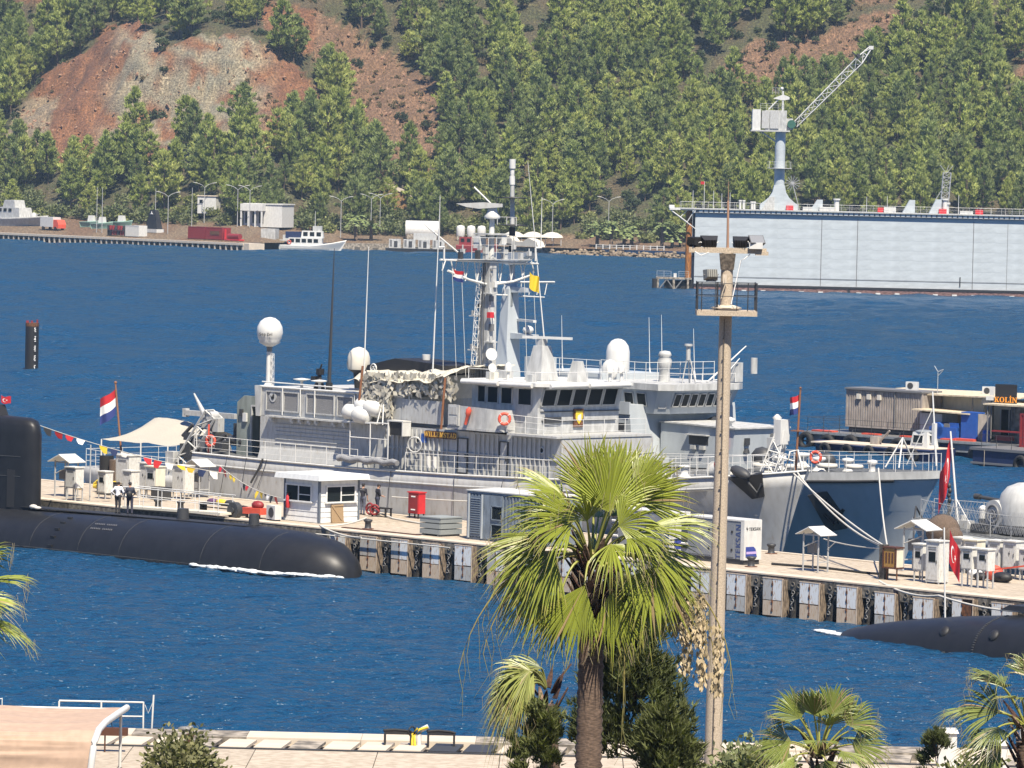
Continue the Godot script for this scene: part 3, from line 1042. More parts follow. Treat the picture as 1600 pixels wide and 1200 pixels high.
	for x in [-23.4, -21.85, -20.6, -17.2]:
		obj("drain_pipe", G.new().tube(v3(x, 6.95, 3.58), v3(x, 8.5, 3.58), 0.035, -1, 6), M.white_rail, s)
	# the ledge that shades the wall below
	obj("ledge", G.new().box(v3(-20.4, 6.86, 3.68), v3(8.3, 0.09, 0.42)), M.ship_grey_pale, s)
	for x in [-24.2, -22.4, -21.7, -20.9, -20.3, -18.8, -17.9]:
		obj("ledge_bracket", G.new().box(v3(x, 6.72, 3.66), v3(0.16, 0.2, 0.28)).tube(v3(x - 0.05, 6.6, 3.62), v3(x + 0.1, 6.6, 3.75), 0.09, 0.06, 7), M.white, s)
	for k in 6:
		obj("wall_pipe", G.new().tube(v3(-24.0, 5.35 + 0.22 * k, 3.53), v3(-17.2, 5.35 + 0.22 * k, 3.53), 0.016, -1, 4), M.ship_grey, dh)
	# aft cabin with its dark open doorway
	var cab := obj("aft_cabin", G.new().prism([Vector2(-28.3, 4.4), Vector2(-26.88, 4.4), Vector2(-26.88, 7.25), Vector2(-26.02, 7.25), Vector2(-26.02, 4.4), Vector2(-25.4, 4.4), Vector2(-25.4, 7.85), Vector2(-27.7, 7.85), Vector2(-28.3, 7.45)], 5.6, Transform3D(Basis.IDENTITY, v3(0, 0, -2.8))).box(v3(-26.45, 5.8, -2.6), v3(0.9, 2.9, 0.3)), M.cabin_grey, s)
	obj("door_frame", G.new().box(v3(-26.45, 7.3, 2.84), v3(1.05, 0.09, 0.1)).box(v3(-26.93, 6.2, 2.84), v3(0.08, 2.1, 0.1)).box(v3(-25.97, 6.2, 2.84), v3(0.08, 2.1, 0.1)), M.ship_grey, cab)
	obj("wall_locker", G.new().box(v3(-27.5, 6.6, 2.86), v3(0.3, 0.5, 0.14)), M.white, cab)
	obj("wall_vent", G.new().box(v3(-27.85, 6.85, 2.86), v3(0.25, 0.4, 0.12)), M.dark_steel, cab)
	# ribbed wall amidships
	var rib := G.new()
	rib.box(Vector3.ZERO, v3(0.06, 2.25, 0.14))
	var rib_mesh := rib.mesh()
	for i in 37:
		var x := -14.6 + 0.37 * i
		if x > -9.3 and x < -7.4 or x > -5.3 and x < -4.5: continue
		obj("rib", rib_mesh, M.ship_grey_pale, dh).position = v3(x, 5.62, 3.53)  # paler grey puts the sunlit highlight into the ribs
	obj("belt_rail", G.new().box(v3(-7.4, 5.65, 3.56), v3(13.6, 0.06, 0.08)), M.ship_grey_pale, dh)
	for q in [[-8.2, 0.7], [-4.9, 0.55]]:
		window_door(dh, v3(q[0], 5.5, 3.52), q[1])
	for x in [-11.9, -1.9]:
		var ph := obj("porthole", G.new().torus(Transform3D(Basis.IDENTITY, v3(x, 6.15, 3.54)), 0.16, 0.035, 14, 5), M.white, dh)
		obj("pane", G.new().tube(v3(x, 6.15, 3.5), v3(x, 6.15, 3.535), 0.15, -1, 14), M.window_glass, ph)
	obj("black_hatch", G.new().box(v3(-13.0, 6.75, 3.9), v3(1.05, 0.75, 0.5)), M.black, s)
	obj("hatch_frame", G.new().box(v3(-13.0, 7.17, 3.95), v3(1.3, 0.07, 0.62)).box(v3(-13.6, 6.75, 3.95), v3(0.07, 0.8, 0.62)).box(v3(-12.4, 6.75, 3.95), v3(0.07, 0.8, 0.62)), M.white, s)
	obj("coaming_ring", G.new().torus(Transform3D(Basis(Y, 0.4), v3(-11.9, 5.9, 3.75)), 0.42, 0.05, 18, 6), M.ship_grey_pale, s)
	# boarding gate frame with a fender roll under it
	var gate := G.new()
	for x in [-16.6, -14.9, -13.4]: gate.tube(v3(x, 5.0, 4.4), v3(x, 7.0, 4.4), 0.035, -1, 6)
	gate.tube(v3(-14.9, 7.0, 4.4), v3(-13.4, 7.0, 4.4), 0.035, -1, 6).tube(v3(-16.6, 5.05, 4.4), v3(-13.4, 5.05, 4.4), 0.03, -1, 6).tube(v3(-16.6, 6.1, 4.4), v3(-13.4, 6.1, 4.4), 0.03, -1, 6)
	obj("boarding_gate", gate, M.white_rail, s)
	var roll := []
	for i in 14: roll.append(v3(-17.4 + 0.38 * i, 4.86 + 0.06 * sin(i * 1.7), 4.52))
	obj("fender_roll", G.new().path(roll, 0.2, 8, 0.17), M.fender_cloth, s)
	# plate bulwark amidships and the bridge wing
	for k in 2: obj("bulwark_plate", G.new().box(v3(-12.4 + 1.66 * k, 7.75, 3.5), v3(1.64, 1.3, 0.1)), M.ship_grey, s)
	var wing := obj("bridge_wing", G.new().prism([Vector2(-8.9, 2.4), Vector2(-8.9, 4.1), Vector2(-5.6, 4.25), Vector2(-4.7, 4.1), Vector2(-4.3, 3.3), Vector2(-4.3, 2.4)], 0.12, Transform3D(Basis(X, PI / 2), v3(0, 7.1, 0))), M.ship_grey, s)
	obj("wing_bulwark", G.new().loft([[v3(-8.9, 7.1, 2.9), v3(-8.9, 8.3, 2.9)], [v3(-8.9, 7.1, 4.05), v3(-8.9, 8.3, 4.05)], [v3(-7.9, 7.1, 4.12), v3(-7.9, 8.3, 4.12)], [v3(-5.7, 7.1, 4.22), v3(-5.7, 8.25, 4.22)], [v3(-4.9, 7.1, 4.1), v3(-4.9, 8.2, 4.1)], [v3(-4.4, 7.1, 3.6), v3(-4.4, 8.2, 3.6)], [v3(-4.3, 7.1, 3.3), v3(-4.3, 8.2, 3.3)]], false, false), M.ship_grey_pale, wing)
	obj("wing_locker", G.new().box(v3(-8.3, 7.75, 4.16), v3(0.85, 1.15, 0.1)), M.ship_grey_pale, wing)
	obj("locker_panel", G.new().box(v3(-8.3, 8.0, 4.22), v3(0.6, 0.42, 0.03)).box(v3(-8.3, 7.45, 4.22), v3(0.6, 0.42, 0.03)), M.ship_grey, wing)
	# ---- wheelhouse: sides, a front that leans out at the top, windows all round
	var wh := obj("wheelhouse", G.new().prism([Vector2(-7.8, 7.0), Vector2(-2.55, 7.0), Vector2(-2.55, 8.42), Vector2(-2.2, 9.55), Vector2(-7.8, 9.55)], 6.2, Transform3D(Basis.IDENTITY, v3(0, 0, -2.9))), M.ship_grey_pale, s)
	for q in [[-7.0, 0.6], [-6.1, 0.85], [-5.0, 0.85], [-3.55, 1.05]]:
		window(wh, Transform3D(Basis.IDENTITY, v3(q[0], 8.98, 3.305)), q[1], 0.9, M.ship_grey_pale)
	var lean := Basis(v3(0, 0, -1), v3(0.296, 0.955, 0), v3(0.955, -0.296, 0))
	for k in 5:
		window(wh, Transform3D(lean, v3(-2.37, 8.98, 2.62 - 1.16 * k)), 1.0, 0.96, M.ship_grey_pale)
	obj("front_locker", G.new().box(v3(-2.5, 7.7, 0.2), v3(0.12, 0.06, 5.6)).box(v3(-2.5, 7.75, 2.2), v3(0.16, 0.3, 1.2)), M.dark_steel, wh)
	obj("front_stripe", G.new().box(v3(-2.52, 8.2, 0.1), v3(0.07, 0.05, 6.0)), M.dark_steel, wh)
	var crest := obj("crest_board", G.new().box(v3(-2.49, 7.83, 0.25), v3(0.08, 1.0, 0.72)), M.rust, wh)
	obj("crest_shield", G.new().prism([Vector2(-0.26, 0.36), Vector2(0.26, 0.36), Vector2(0.26, -0.05), Vector2(0, -0.38), Vector2(-0.26, -0.05)], 0.03, Transform3D(Basis(Y, PI / 2), v3(-2.45, 7.86, 0.25))), M.yellow, crest)
	obj("crest_field", G.new().prism([Vector2(-0.1, 0.12), Vector2(0.12, 0.2), Vector2(0.14, -0.06), Vector2(0, -0.2), Vector2(-0.14, -0.04)], 0.02, Transform3D(Basis(Y, PI / 2), v3(-2.425, 7.84, 0.25))), M.white, crest)
	rail(s, [v3(-4.2, 7.05, 4.0), v3(-0.5, 6.9, 3.4), v3(-0.5, 6.9, -3.0)], 0.95, 1.5, 3)
	obj("walkway", G.new().box(v3(-2.3, 6.93, 0.3), v3(3.9, 0.12, 7.3)), M.ship_grey, s)
	# roof with rolled awnings along its edge
	var roof := obj("wheelhouse_roof", G.new().prism([Vector2(-8.3, -3.4), Vector2(-8.3, 3.7), Vector2(-2.3, 3.75), Vector2(-1.75, 3.2), Vector2(-1.75, -3.2), Vector2(-2.4, -3.4)], 0.2, Transform3D(Basis(X, PI / 2), v3(0, 9.78, 0))), M.white, s)
	for q in [[v3(-8.2, 9.62, 3.72), v3(-5.2, 9.62, 3.8)], [v3(-5.0, 9.62, 3.8), v3(-2.5, 9.62, 3.8)], [v3(-1.7, 9.62, 3.2), v3(-1.7, 9.62, 0.4)], [v3(-1.7, 9.62, 0.2), v3(-1.7, 9.62, -2.9)]]:
		obj("rolled_awning", G.new().tube(q[0], q[1], 0.13, -1, 8), M.white, roof)
	for x in [-6.0, -4.9, -3.8]: obj("eyebrow", G.new().box(v3(x, 9.46, 3.42), v3(0.8, 0.1, 0.3)), M.white, roof)
	for k in 5: obj("eyebrow", G.new().box(v3(-2.02, 9.5, 2.62 - 1.16 * k), v3(0.3, 0.1, 0.85)), M.white, roof)
	# things on the roof: radar pedestals, small domes, horns
	obj("radar_pedestal", G.new().box(v3(-4.7, 10.75, 1.0), v3(1.35, 1.9, 1.35), Basis.IDENTITY, Vector2(0.5, 0.5)).box(v3(-4.7, 11.85, 1.0), v3(0.4, 0.5, 0.4)), M.ship_grey_pale, s)
	obj("radar_scanner", G.new().box(v3(-4.3, 12.15, 1.0), v3(3.0, 0.14, 0.16), Basis(Y, 0.35)), M.white, s)
	obj("small_pedestal", G.new().box(v3(-2.9, 10.35, 0.0), v3(0.85, 1.15, 0.85), Basis.IDENTITY, Vector2(0.5, 0.5)), M.ship_grey_pale, s)
	for q in [[-2.5, -2.1, 0.24], [-2.3, -2.8, 0.2], [-5.9, 2.4, 0.2], [-6.0, -0.2, 0.28]]:
		obj("satellite_dome", G.new().tube(v3(q[0], 9.7, q[1]), v3(q[0], 10.3, q[1]), 0.09, -1, 7).lathe([Vector2(q[2], 0), Vector2(q[2], 0.25), Vector2(q[2] * 0.7, 0.42), Vector2(0.01, 0.5)], Transform3D(Basis.IDENTITY, v3(q[0], 10.25, q[1])), 12), M.white, s)
	rail(s, [v3(-8.0, 9.8, 3.4), v3(-2.6, 9.8, 3.5), v3(-2.1, 9.8, 3.0), v3(-2.1, 9.8, -3.0)], 0.55, 1.6, 1)
	for q in [[-7.0, 2.6, 0.5], [-6.4, 3.0, 0.4], [-3.6, 2.8, 0.45], [-7.6, 1.0, 0.7]]:
		obj("roof_locker", G.new().box(v3(q[0], 9.98, q[1]), v3(q[2], 0.4, q[2] * 0.8)), M.cream if q[0] > -6.5 and q[0] < -6.3 else M.ship_grey_pale, s)
	minehunter_mast(s)
	minehunter_topsides(s)
	minehunter_ends(s, fore)

func window_door(parent: Node3D, c: Vector3, w: float):
	var d := obj("door", G.new().box(c, v3(w, 1.85, 0.05)), M.ship_grey, parent)
	var fr := G.new()
	for e in [-1, 1]: fr.box(c + v3(e * (w / 2 + 0.04), 0, 0.03), v3(0.06, 1.95, 0.08)).box(c + v3(0, e * 0.95, 0.03), v3(w + 0.02, 0.06, 0.08))
	obj("door_frame", fr, M.dark_steel, d)
	obj("door_handle", G.new().box(c + v3(w * 0.35, 0, 0.06), v3(0.05, 0.2, 0.06)), M.dark_steel, d)

func lattice(a: Vector3, b: Vector3, w0: float, w1: float, n: int, r: float, up := Vector3.UP) -> G:
	# a square truss between two points
	var g := G.new()
	var d := (b - a).normalized()
	var s := d.cross(up).normalized()
	var t := s.cross(d)
	var last := []
	for i in n + 1:
		var f := float(i) / n
		var w := lerpf(w0, w1, f) / 2
		var c := a.lerp(b, f)
		var ring := [c + s * w + t * w, c - s * w + t * w, c - s * w - t * w, c + s * w - t * w]
		if last:
			for k in 4:
				g.tube(last[k], ring[k], r, -1, 4)
				g.tube(last[k] if i % 2 else last[(k + 1) % 4], ring[(k + 1) % 4] if i % 2 else ring[k], r * 0.6, -1, 4)
				g.tube(ring[k], ring[(k + 1) % 4], r * 0.6, -1, 4)
		last = ring
	return g

func minehunter_mast(s: Node3D):
	var o := v3(-10.2, 9.2, 0)
	# a tapered column with ladder rails, side brackets, lamps and horns
	var m := obj("mast", G.new().box(o + v3(0, 3.6, 0), v3(0.95, 7.2, 0.8), Basis(Z, -0.03), Vector2(0.55, 0.6)), M.ship_grey_pale, s)
	obj("mast_head", G.new().tube(o + v3(0.15, 7.0, 0), o + v3(0.2, 9.4, 0), 0.2, 0.13, 8), M.white, m)
	obj("mast_ladder", lattice(o + v3(-0.45, 0.3, 0.55), o + v3(-0.15, 7.0, 0.42), 0.3, 0.3, 18, 0.018), M.white_rail, m)
	for q in [[1.2, 0.62, 0.5], [2.5, 0.6, 0.45], [3.9, -0.65, 0.5], [5.2, 0.5, 0.4], [2.0, -0.7, 0.5]]:
		obj("lamp_bracket", G.new().box(o + v3(q[1], q[0], 0.3), v3(0.6, 0.07, 0.5)).tube(o + v3(q[1] * 1.2, q[0], 0.4), o + v3(q[1] * 1.2, q[0] + 0.32, 0.4), 0.09, -1, 7), M.ship_grey_pale, m)
	obj("red_lamp", G.new().box(o + v3(0.65, 4.0, 0.4), v3(0.28, 0.32, 0.28)), M.red, m)
	for q in [[0.75, 1.7, 0.36], [0.85, 0.95, 0.26]]:
		obj("horn", G.new().lathe([Vector2(0.06, 0), Vector2(0.08, 0.3), Vector2(q[2], 0.62), Vector2(q[2] * 0.9, 0.6)], Transform3D(Basis(Z, -1.35) * Basis(X, 0.3), o + v3(q[0] - 0.2, q[1], 0.5)), 14), M.white, m)
	# yard: a truss across the ship
	var y := G.new()
	var yy := 7.0
	y.tube(o + v3(0, yy + 0.05, 3.7), o + v3(0, yy - 0.15, -3.7), 0.07, -1, 6).tube(o + v3(0.35, yy + 0.05, 3.5), o + v3(0.35, yy - 0.15, -3.5), 0.05, -1, 6)
	y.path([o + v3(0.1, yy - 0.55, 3.2), o + v3(0.1, yy - 1.05, 1.6), o + v3(0.1, yy - 1.3, 0.3), o + v3(0.1, yy - 1.3, -0.5), o + v3(0.1, yy - 1.15, -1.8), o + v3(0.1, yy - 0.8, -3.2)], 0.075, 5)
	for k in 16:
		var z := 3.4 - 0.44 * k
		var low := -0.5 - 0.8 * (1.0 - pow(absf(z) / 3.5, 2.0))
		y.tube(o + v3(0.1, yy, z), o + v3(0.1, yy + low, z - 0.22 * (1 if k % 2 else -1)), 0.045, -1, 4)
	obj("yard", y, M.white, m)
	obj("yard_grating", G.new().box(o + v3(0.18, yy + 0.08, 0), v3(0.75, 0.05, 5.6)), M.galvanised, m)
	for z in [3.5, -3.5]:
		obj("yard_bracket", G.new().tube(o + v3(0.1, yy, z), o + v3(0.1, yy + 0.75, z), 0.06, -1, 5).tube(o + v3(0.1, yy + 0.75, z), o + v3(0.1, yy + 0.75, z + signf(z) * 0.45), 0.06, -1, 5), M.white, m)
		obj("whip_aerial", G.new().tube(o + v3(0.1, yy + 0.75, z + signf(z) * 0.4), o + v3(0.1, yy + 3.6, z + signf(z) * 0.4), 0.04, 0.015, 5), M.white, m)
	for q in [[2.4, 0.4], [1.1, 0.5], [-1.0, 0.55], [-2.2, 0.35], [0.5, 0.8]]:
		obj("yard_fitting", G.new().box(o + v3(0.25, yy + 0.1 + q[1] / 2, q[0]), v3(0.22, q[1], 0.22)), M.dark_steel if q[0] > 1.0 else M.ship_grey_pale, m)
	# upper platform, boxes and the long surveillance radar
	obj("upper_platform", G.new().box(o + v3(0.15, 8.5, 0), v3(1.2, 0.08, 1.6)), M.ship_grey_pale, m)
	rail(m, [o + v3(-0.45, 7.1, 0.9), o + v3(0.9, 7.1, 0.9), o + v3(0.9, 7.1, -0.9)], 1.2, 0.7, 3)
	obj("aerial_box", G.new().box(o + v3(-0.2, 8.05, 0.55), v3(0.5, 0.7, 0.5)).box(o + v3(0.5, 8.2, -0.5), v3(0.35, 0.6, 0.35)), M.white, m)
	obj("radar_seat", G.new().lathe([Vector2(0.42, 0), Vector2(0.48, 0.12), Vector2(0.3, 0.35), Vector2(0.22, 0.75)], Transform3D(Basis.IDENTITY, o + v3(0.2, 9.35, 0)), 12), M.white, m)
	obj("radar_arm", G.new().prism([Vector2(-1.8, 0.06), Vector2(-0.3, 0.16), Vector2(0.8, 0.1), Vector2(0.8, -0.08), Vector2(-0.5, -0.2), Vector2(-1.2, -0.12)], 0.3, Transform3D(Basis(Y, 0.7), o + v3(0.1, 10.1, 0.2))), M.ship_grey, m)
	obj("radar_feed", G.new().tube(o + v3(0.2, 10.1, 0), o + v3(-0.7, 11.1, 0.6), 0.05, -1, 5), M.white, m)
	obj("aerial_boom", G.new().tube(o + v3(-1.1, 7.4, 1.3), o + v3(-2.4, 9.0, 2.8), 0.06, 0.045, 5), M.white, m)
	var r := RandomNumberGenerator.new()
	r.seed = 61
	for k in 16:
		var p := o + v3([-0.62, 0.6][k % 2] * (1.0 - 0.04 * k), 0.5 + 0.4 * k, r.randf_range(-0.2, 0.5))
		obj("mast_fitting", G.new().box(p, v3(r.randf_range(0.15, 0.45), r.randf_range(0.1, 0.4), r.randf_range(0.15, 0.35))).tube(p, p + v3(r.randf_range(-0.3, 0.3), r.randf_range(-0.5, 0.5), 0.1), 0.03, -1, 4), [M.ship_grey_pale, M.white, M.dark_steel, M.mid_steel][k % 4], m)
	for k in 3: obj("mast_cable", G.new().path([o + v3(-0.3 + 0.3 * k, 0.2, 0.55), o + v3(-0.25 + 0.22 * k, 3.5, 0.48), o + v3(-0.1 + 0.12 * k, 6.9, 0.4)], 0.03, 4), M.dark_steel, m)
	for q in [[2.2, 0.9], [0.9, 1.2], [-0.8, 0.8], [-1.7, 1.3], [-2.9, 0.7]]:
		obj("yard_aerial", G.new().tube(o + v3(0.2, yy + 0.1, q[0]), o + v3(0.2, yy + q[1], q[0]), 0.045, -1, 5).box(o + v3(0.2, yy + q[1] * 0.6, q[0]), v3(0.2, 0.25, 0.2)), M.ship_grey_pale, m)
	# signal halyards
	for q in [[3.6, 4.2], [2.9, 3.2], [2.2, 2.5], [-2.6, -2.2], [-3.3, -3.0]]:
		obj("halyard", G.new().tube(o + v3(0.1, yy - 0.1, q[0]), o + v3(1.0, 0.6, q[1]), 0.012, -1, 3), M.rope, m)

func minehunter_topsides(s: Node3D):
	# dome on its pole at the after end
	var p := v3(-29.2, 7.8, 0)
	p.x = -25.3
	p.z = 3.0
	var d := obj("dome_pole", G.new().tube(p, p + Y * 2.7, 0.2, 0.16, 10).lathe([Vector2(0.3, 0), Vector2(0.3, 0.2), Vector2(0.2, 0.3)], Transform3D(Basis.IDENTITY, p + Y * 0.6), 10), M.white, s)
	obj("pole_neck", G.new().tube(p + Y * 2.7, p + Y * 3.1, 0.15, 0.19, 10), M.mid_steel, d)
	var rd := obj("radome", G.new().lathe([Vector2(0.2, -0.1), Vector2(0.62, 0.12), Vector2(0.6, 0.25), Vector2(0.68, 0.36), Vector2(0.76, 0.72), Vector2(0.72, 1.05), Vector2(0.55, 1.36), Vector2(0.3, 1.54), Vector2(0.01, 1.6)], Transform3D(Basis.IDENTITY, p + Y * 3.1), 24), M.white, d)
	letters(rd, "dome_lettering", "Sea Tel", Transform3D(Basis(Y, 0.55), p + v3(0.42, 3.72, 0.66)), 0.17, M.dark_steel)
	obj("pole_ladder", lattice(p + v3(0.28, 0.7, 0), p + v3(0.26, 2.6, 0), 0.16, 0.16, 8, 0.014), M.white_rail, d)
	var q := v3(-19.8, 8.5, 1.0)
	var d2 := obj("dome_pedestal", G.new().tube(q, q + Y * 1.0, 0.2, 0.3, 10).lathe([Vector2(0.3, 0), Vector2(0.62, 0.2)], Transform3D(Basis.IDENTITY, q + Y * 1.0), 14), M.black, s)
	var r2 := obj("radome", G.new().lathe([Vector2(0.62, 0), Vector2(0.66, 0.15), Vector2(0.64, 0.7), Vector2(0.55, 0.98), Vector2(0.34, 1.2), Vector2(0.01, 1.3)], Transform3D(Basis.IDENTITY, q + Y * 1.2), 24), M.cream_white, d2)
	letters(r2, "dome_lettering", "SAILOR", Transform3D(Basis(Y, -0.75), q + v3(-0.48, 1.55, 0.47)), 0.17, M.dark_steel)
	for e in [[-23.1, 2.4, 0.5], [-21.2, 2.7, 0.52]]:
		obj("mushroom_aerial", G.new().tube(v3(e[0], 8.4, e[1]), v3(e[0], 8.95, e[1]), 0.09, -1, 6).lathe([Vector2(0.1, 0), Vector2(e[2], 0.09), Vector2(e[2], 0.12), Vector2(0.02, 0.18)], Transform3D(Basis.IDENTITY, v3(e[0], 8.9, e[1])), 18), M.white, s)
	# covered gun on its mount
	obj("deck_gun", G.new().lathe([Vector2(0.35, 0), Vector2(0.28, 0.3), Vector2(0.14, 0.5), Vector2(0.12, 0.9)], Transform3D(Basis.IDENTITY, v3(-21.8, 8.5, 2.2)), 10).box(v3(-21.75, 9.5, 2.2), v3(0.3, 0.35, 0.35)).tube(v3(-21.9, 9.3, 2.2), v3(-21.5, 9.95, 2.3), 0.08, 0.05, 6).box(v3(-22.05, 9.1, 2.25), v3(0.3, 0.25, 0.5)), M.black, s)
	# funnel with a long black cap
	var f := obj("funnel", G.new().prism([Vector2(-19.4, 8.4), Vector2(-12.4, 8.4), Vector2(-12.4, 9.7), Vector2(-17.3, 9.75), Vector2(-18.7, 9.35)], 2.4, Transform3D(Basis.IDENTITY, v3(0, 0, -1.0))), M.cream_white, s)
	obj("funnel_cap", G.new().prism([Vector2(-18.95, 9.2), Vector2(-17.35, 9.76), Vector2(-12.2, 9.72), Vector2(-12.2, 10.25), Vector2(-13.2, 10.35), Vector2(-16.2, 10.5), Vector2(-18.5, 10.02)], 2.6, Transform3D(Basis.IDENTITY, v3(0, 0, -1.1))), M.black, f)
	obj("funnel_emblem", G.new().torus(Transform3D(Basis.IDENTITY, v3(-17.95, 9.86, 1.52)), 0.24, 0.045, 18, 5).tube(v3(-18.1, 9.72, 1.52), v3(-17.8, 10.0, 1.52), 0.05, -1, 5).tube(v3(-18.0, 9.97, 1.52), v3(-17.85, 9.77, 1.52), 0.035, -1, 5), M.white, f)
	obj("exhaust_pipe", G.new().tube(v3(-15.2, 10.3, 0), v3(-15.2, 10.75, 0), 0.22, 0.25, 10), M.white, f)
	# white netting spread on poles over the casing, sagging between them
	var n := FastNoiseLite.new()
	n.seed = 31
	n.frequency = 0.55
	n.fractal_octaves = 3
	var rings := []
	for i in 36:
		var x := -17.6 + 0.235 * i
		var ring := []
		for j in 24:
			var t := float(j) / 23.0
			var z := lerpf(3.9, -1.5, t)
			var y := 9.75 + 0.07 * (x + 17.0) * 0.6 + 0.06 * sin(i * 0.6) + n.get_noise_2d(x * 1.7, z * 1.7) * 0.16 - 0.5 * pow(maxf(0, z - 2.2) / 1.6, 1.4) + 0.25 * maxf(0.0, 1.0 - absf(x + 9.6))
			ring.append(v3(x, y, z + n.get_noise_2d(x * 3.0, z * 3.0 + 40.0) * 0.15))
		rings.append(ring)
	obj("net_canopy", G.new().loft(rings, false, false, false), M.net, s)
	# the hanging end of the net, in ragged strips
	var strips := G.new()
	var r := RandomNumberGenerator.new()
	r.seed = 12
	for i in 380:
		var c := v3(r.randf_range(-16.2, -13.9), r.randf_range(7.3, 9.7), 3.7 + r.randf_range(-0.15, 0.25))
		var a := v3(r.randf_range(-1, 1), r.randf_range(-1, 1), r.randf_range(-0.15, 0.15)).normalized() * r.randf_range(0.15, 0.36)
		var b := a.cross(v3(r.randf_range(-0.5, 0.5), r.randf_range(-0.2, 0.2), 1)).normalized() * r.randf_range(0.07, 0.18)
		strips.quad(c - a, c + b, c + a, c - b)
	for i in 260:
		var c := v3(r.randf_range(-14.2, -8.8), r.randf_range(8.6, 9.8), 3.6 + r.randf_range(-0.2, 0.2))
		var a := v3(r.randf_range(-1, 1), r.randf_range(-1, 1), r.randf_range(-0.15, 0.15)).normalized() * r.randf_range(0.12, 0.32)
		var b := a.cross(v3(r.randf_range(-0.5, 0.5), r.randf_range(-0.2, 0.2), 1)).normalized() * r.randf_range(0.07, 0.18)
		strips.quad(c - a, c + b, c + a, c - b)
	obj("net_strips", strips, M.net, s)
	for q2 in [[-16.35, 8.0, 10.1], [-9.5, 6.9, 9.75]]:
		obj("net_pole", G.new().tube(v3(q2[0], q2[1], 4.0), v3(q2[0] + 0.25, q2[2], 4.0), 0.07, -1, 7), M.brown_pole, s)
	# canvas-wrapped life raft canisters on their cradle
	var cr := obj("raft_cradle", G.new().box(v3(-16.0, 6.95, 3.95), v3(2.6, 0.08, 0.7)).tube(v3(-14.6, 6.9, 4.2), v3(-14.6, 8.4, 3.7), 0.04, -1, 5).tube(v3(-14.0, 6.9, 4.3), v3(-14.6, 8.4, 3.7), 0.035, -1, 5), M.white_rail, s)
	for q3 in [[-16.9, 7.45, 4.0, 0.4], [-15.9, 7.35, 4.15, 0.42], [-15.3, 7.75, 3.85, 0.4], [-16.2, 7.85, 3.7, 0.38]]:
		obj("life_raft", G.new().lathe([Vector2(0.01, -0.62), Vector2(0.28, -0.55), Vector2(q3[3] * 1.12, -0.4), Vector2(q3[3] * 1.15, 0.02), Vector2(q3[3] * 1.1, 0.4), Vector2(0.28, 0.55), Vector2(0.01, 0.62)], Transform3D(Basis(Y, 0.25) * Basis(Z, PI / 2 - 0.08), v3(q3[0], q3[1], q3[2])), 14), M.white, cr)
	# tall whip aerials
	for w in [[-20.5, 8.9, 2.6, 16.6, 0.12, 0.2], [-16.9, 8.6, 3.2, 16.8, 0.05, 0.2], [-11.6, 9.6, 2.8, 19.2, 0.05, 0.3]]:
		obj("whip_aerial", G.new().tube(v3(w[0], w[1], w[2]), v3(w[0] + w[5], w[3], w[2]), w[4], 0.02, 6), M.dark_steel if w[0] < -20.0 else M.white_rail, s)
		obj("aerial_base", G.new().tube(v3(w[0], w[1] - 0.6, w[2]), v3(w[0], w[1] + 0.05, w[2]), 0.2, -1, 10), M.black if w[0] < -20.0 else M.white, s)

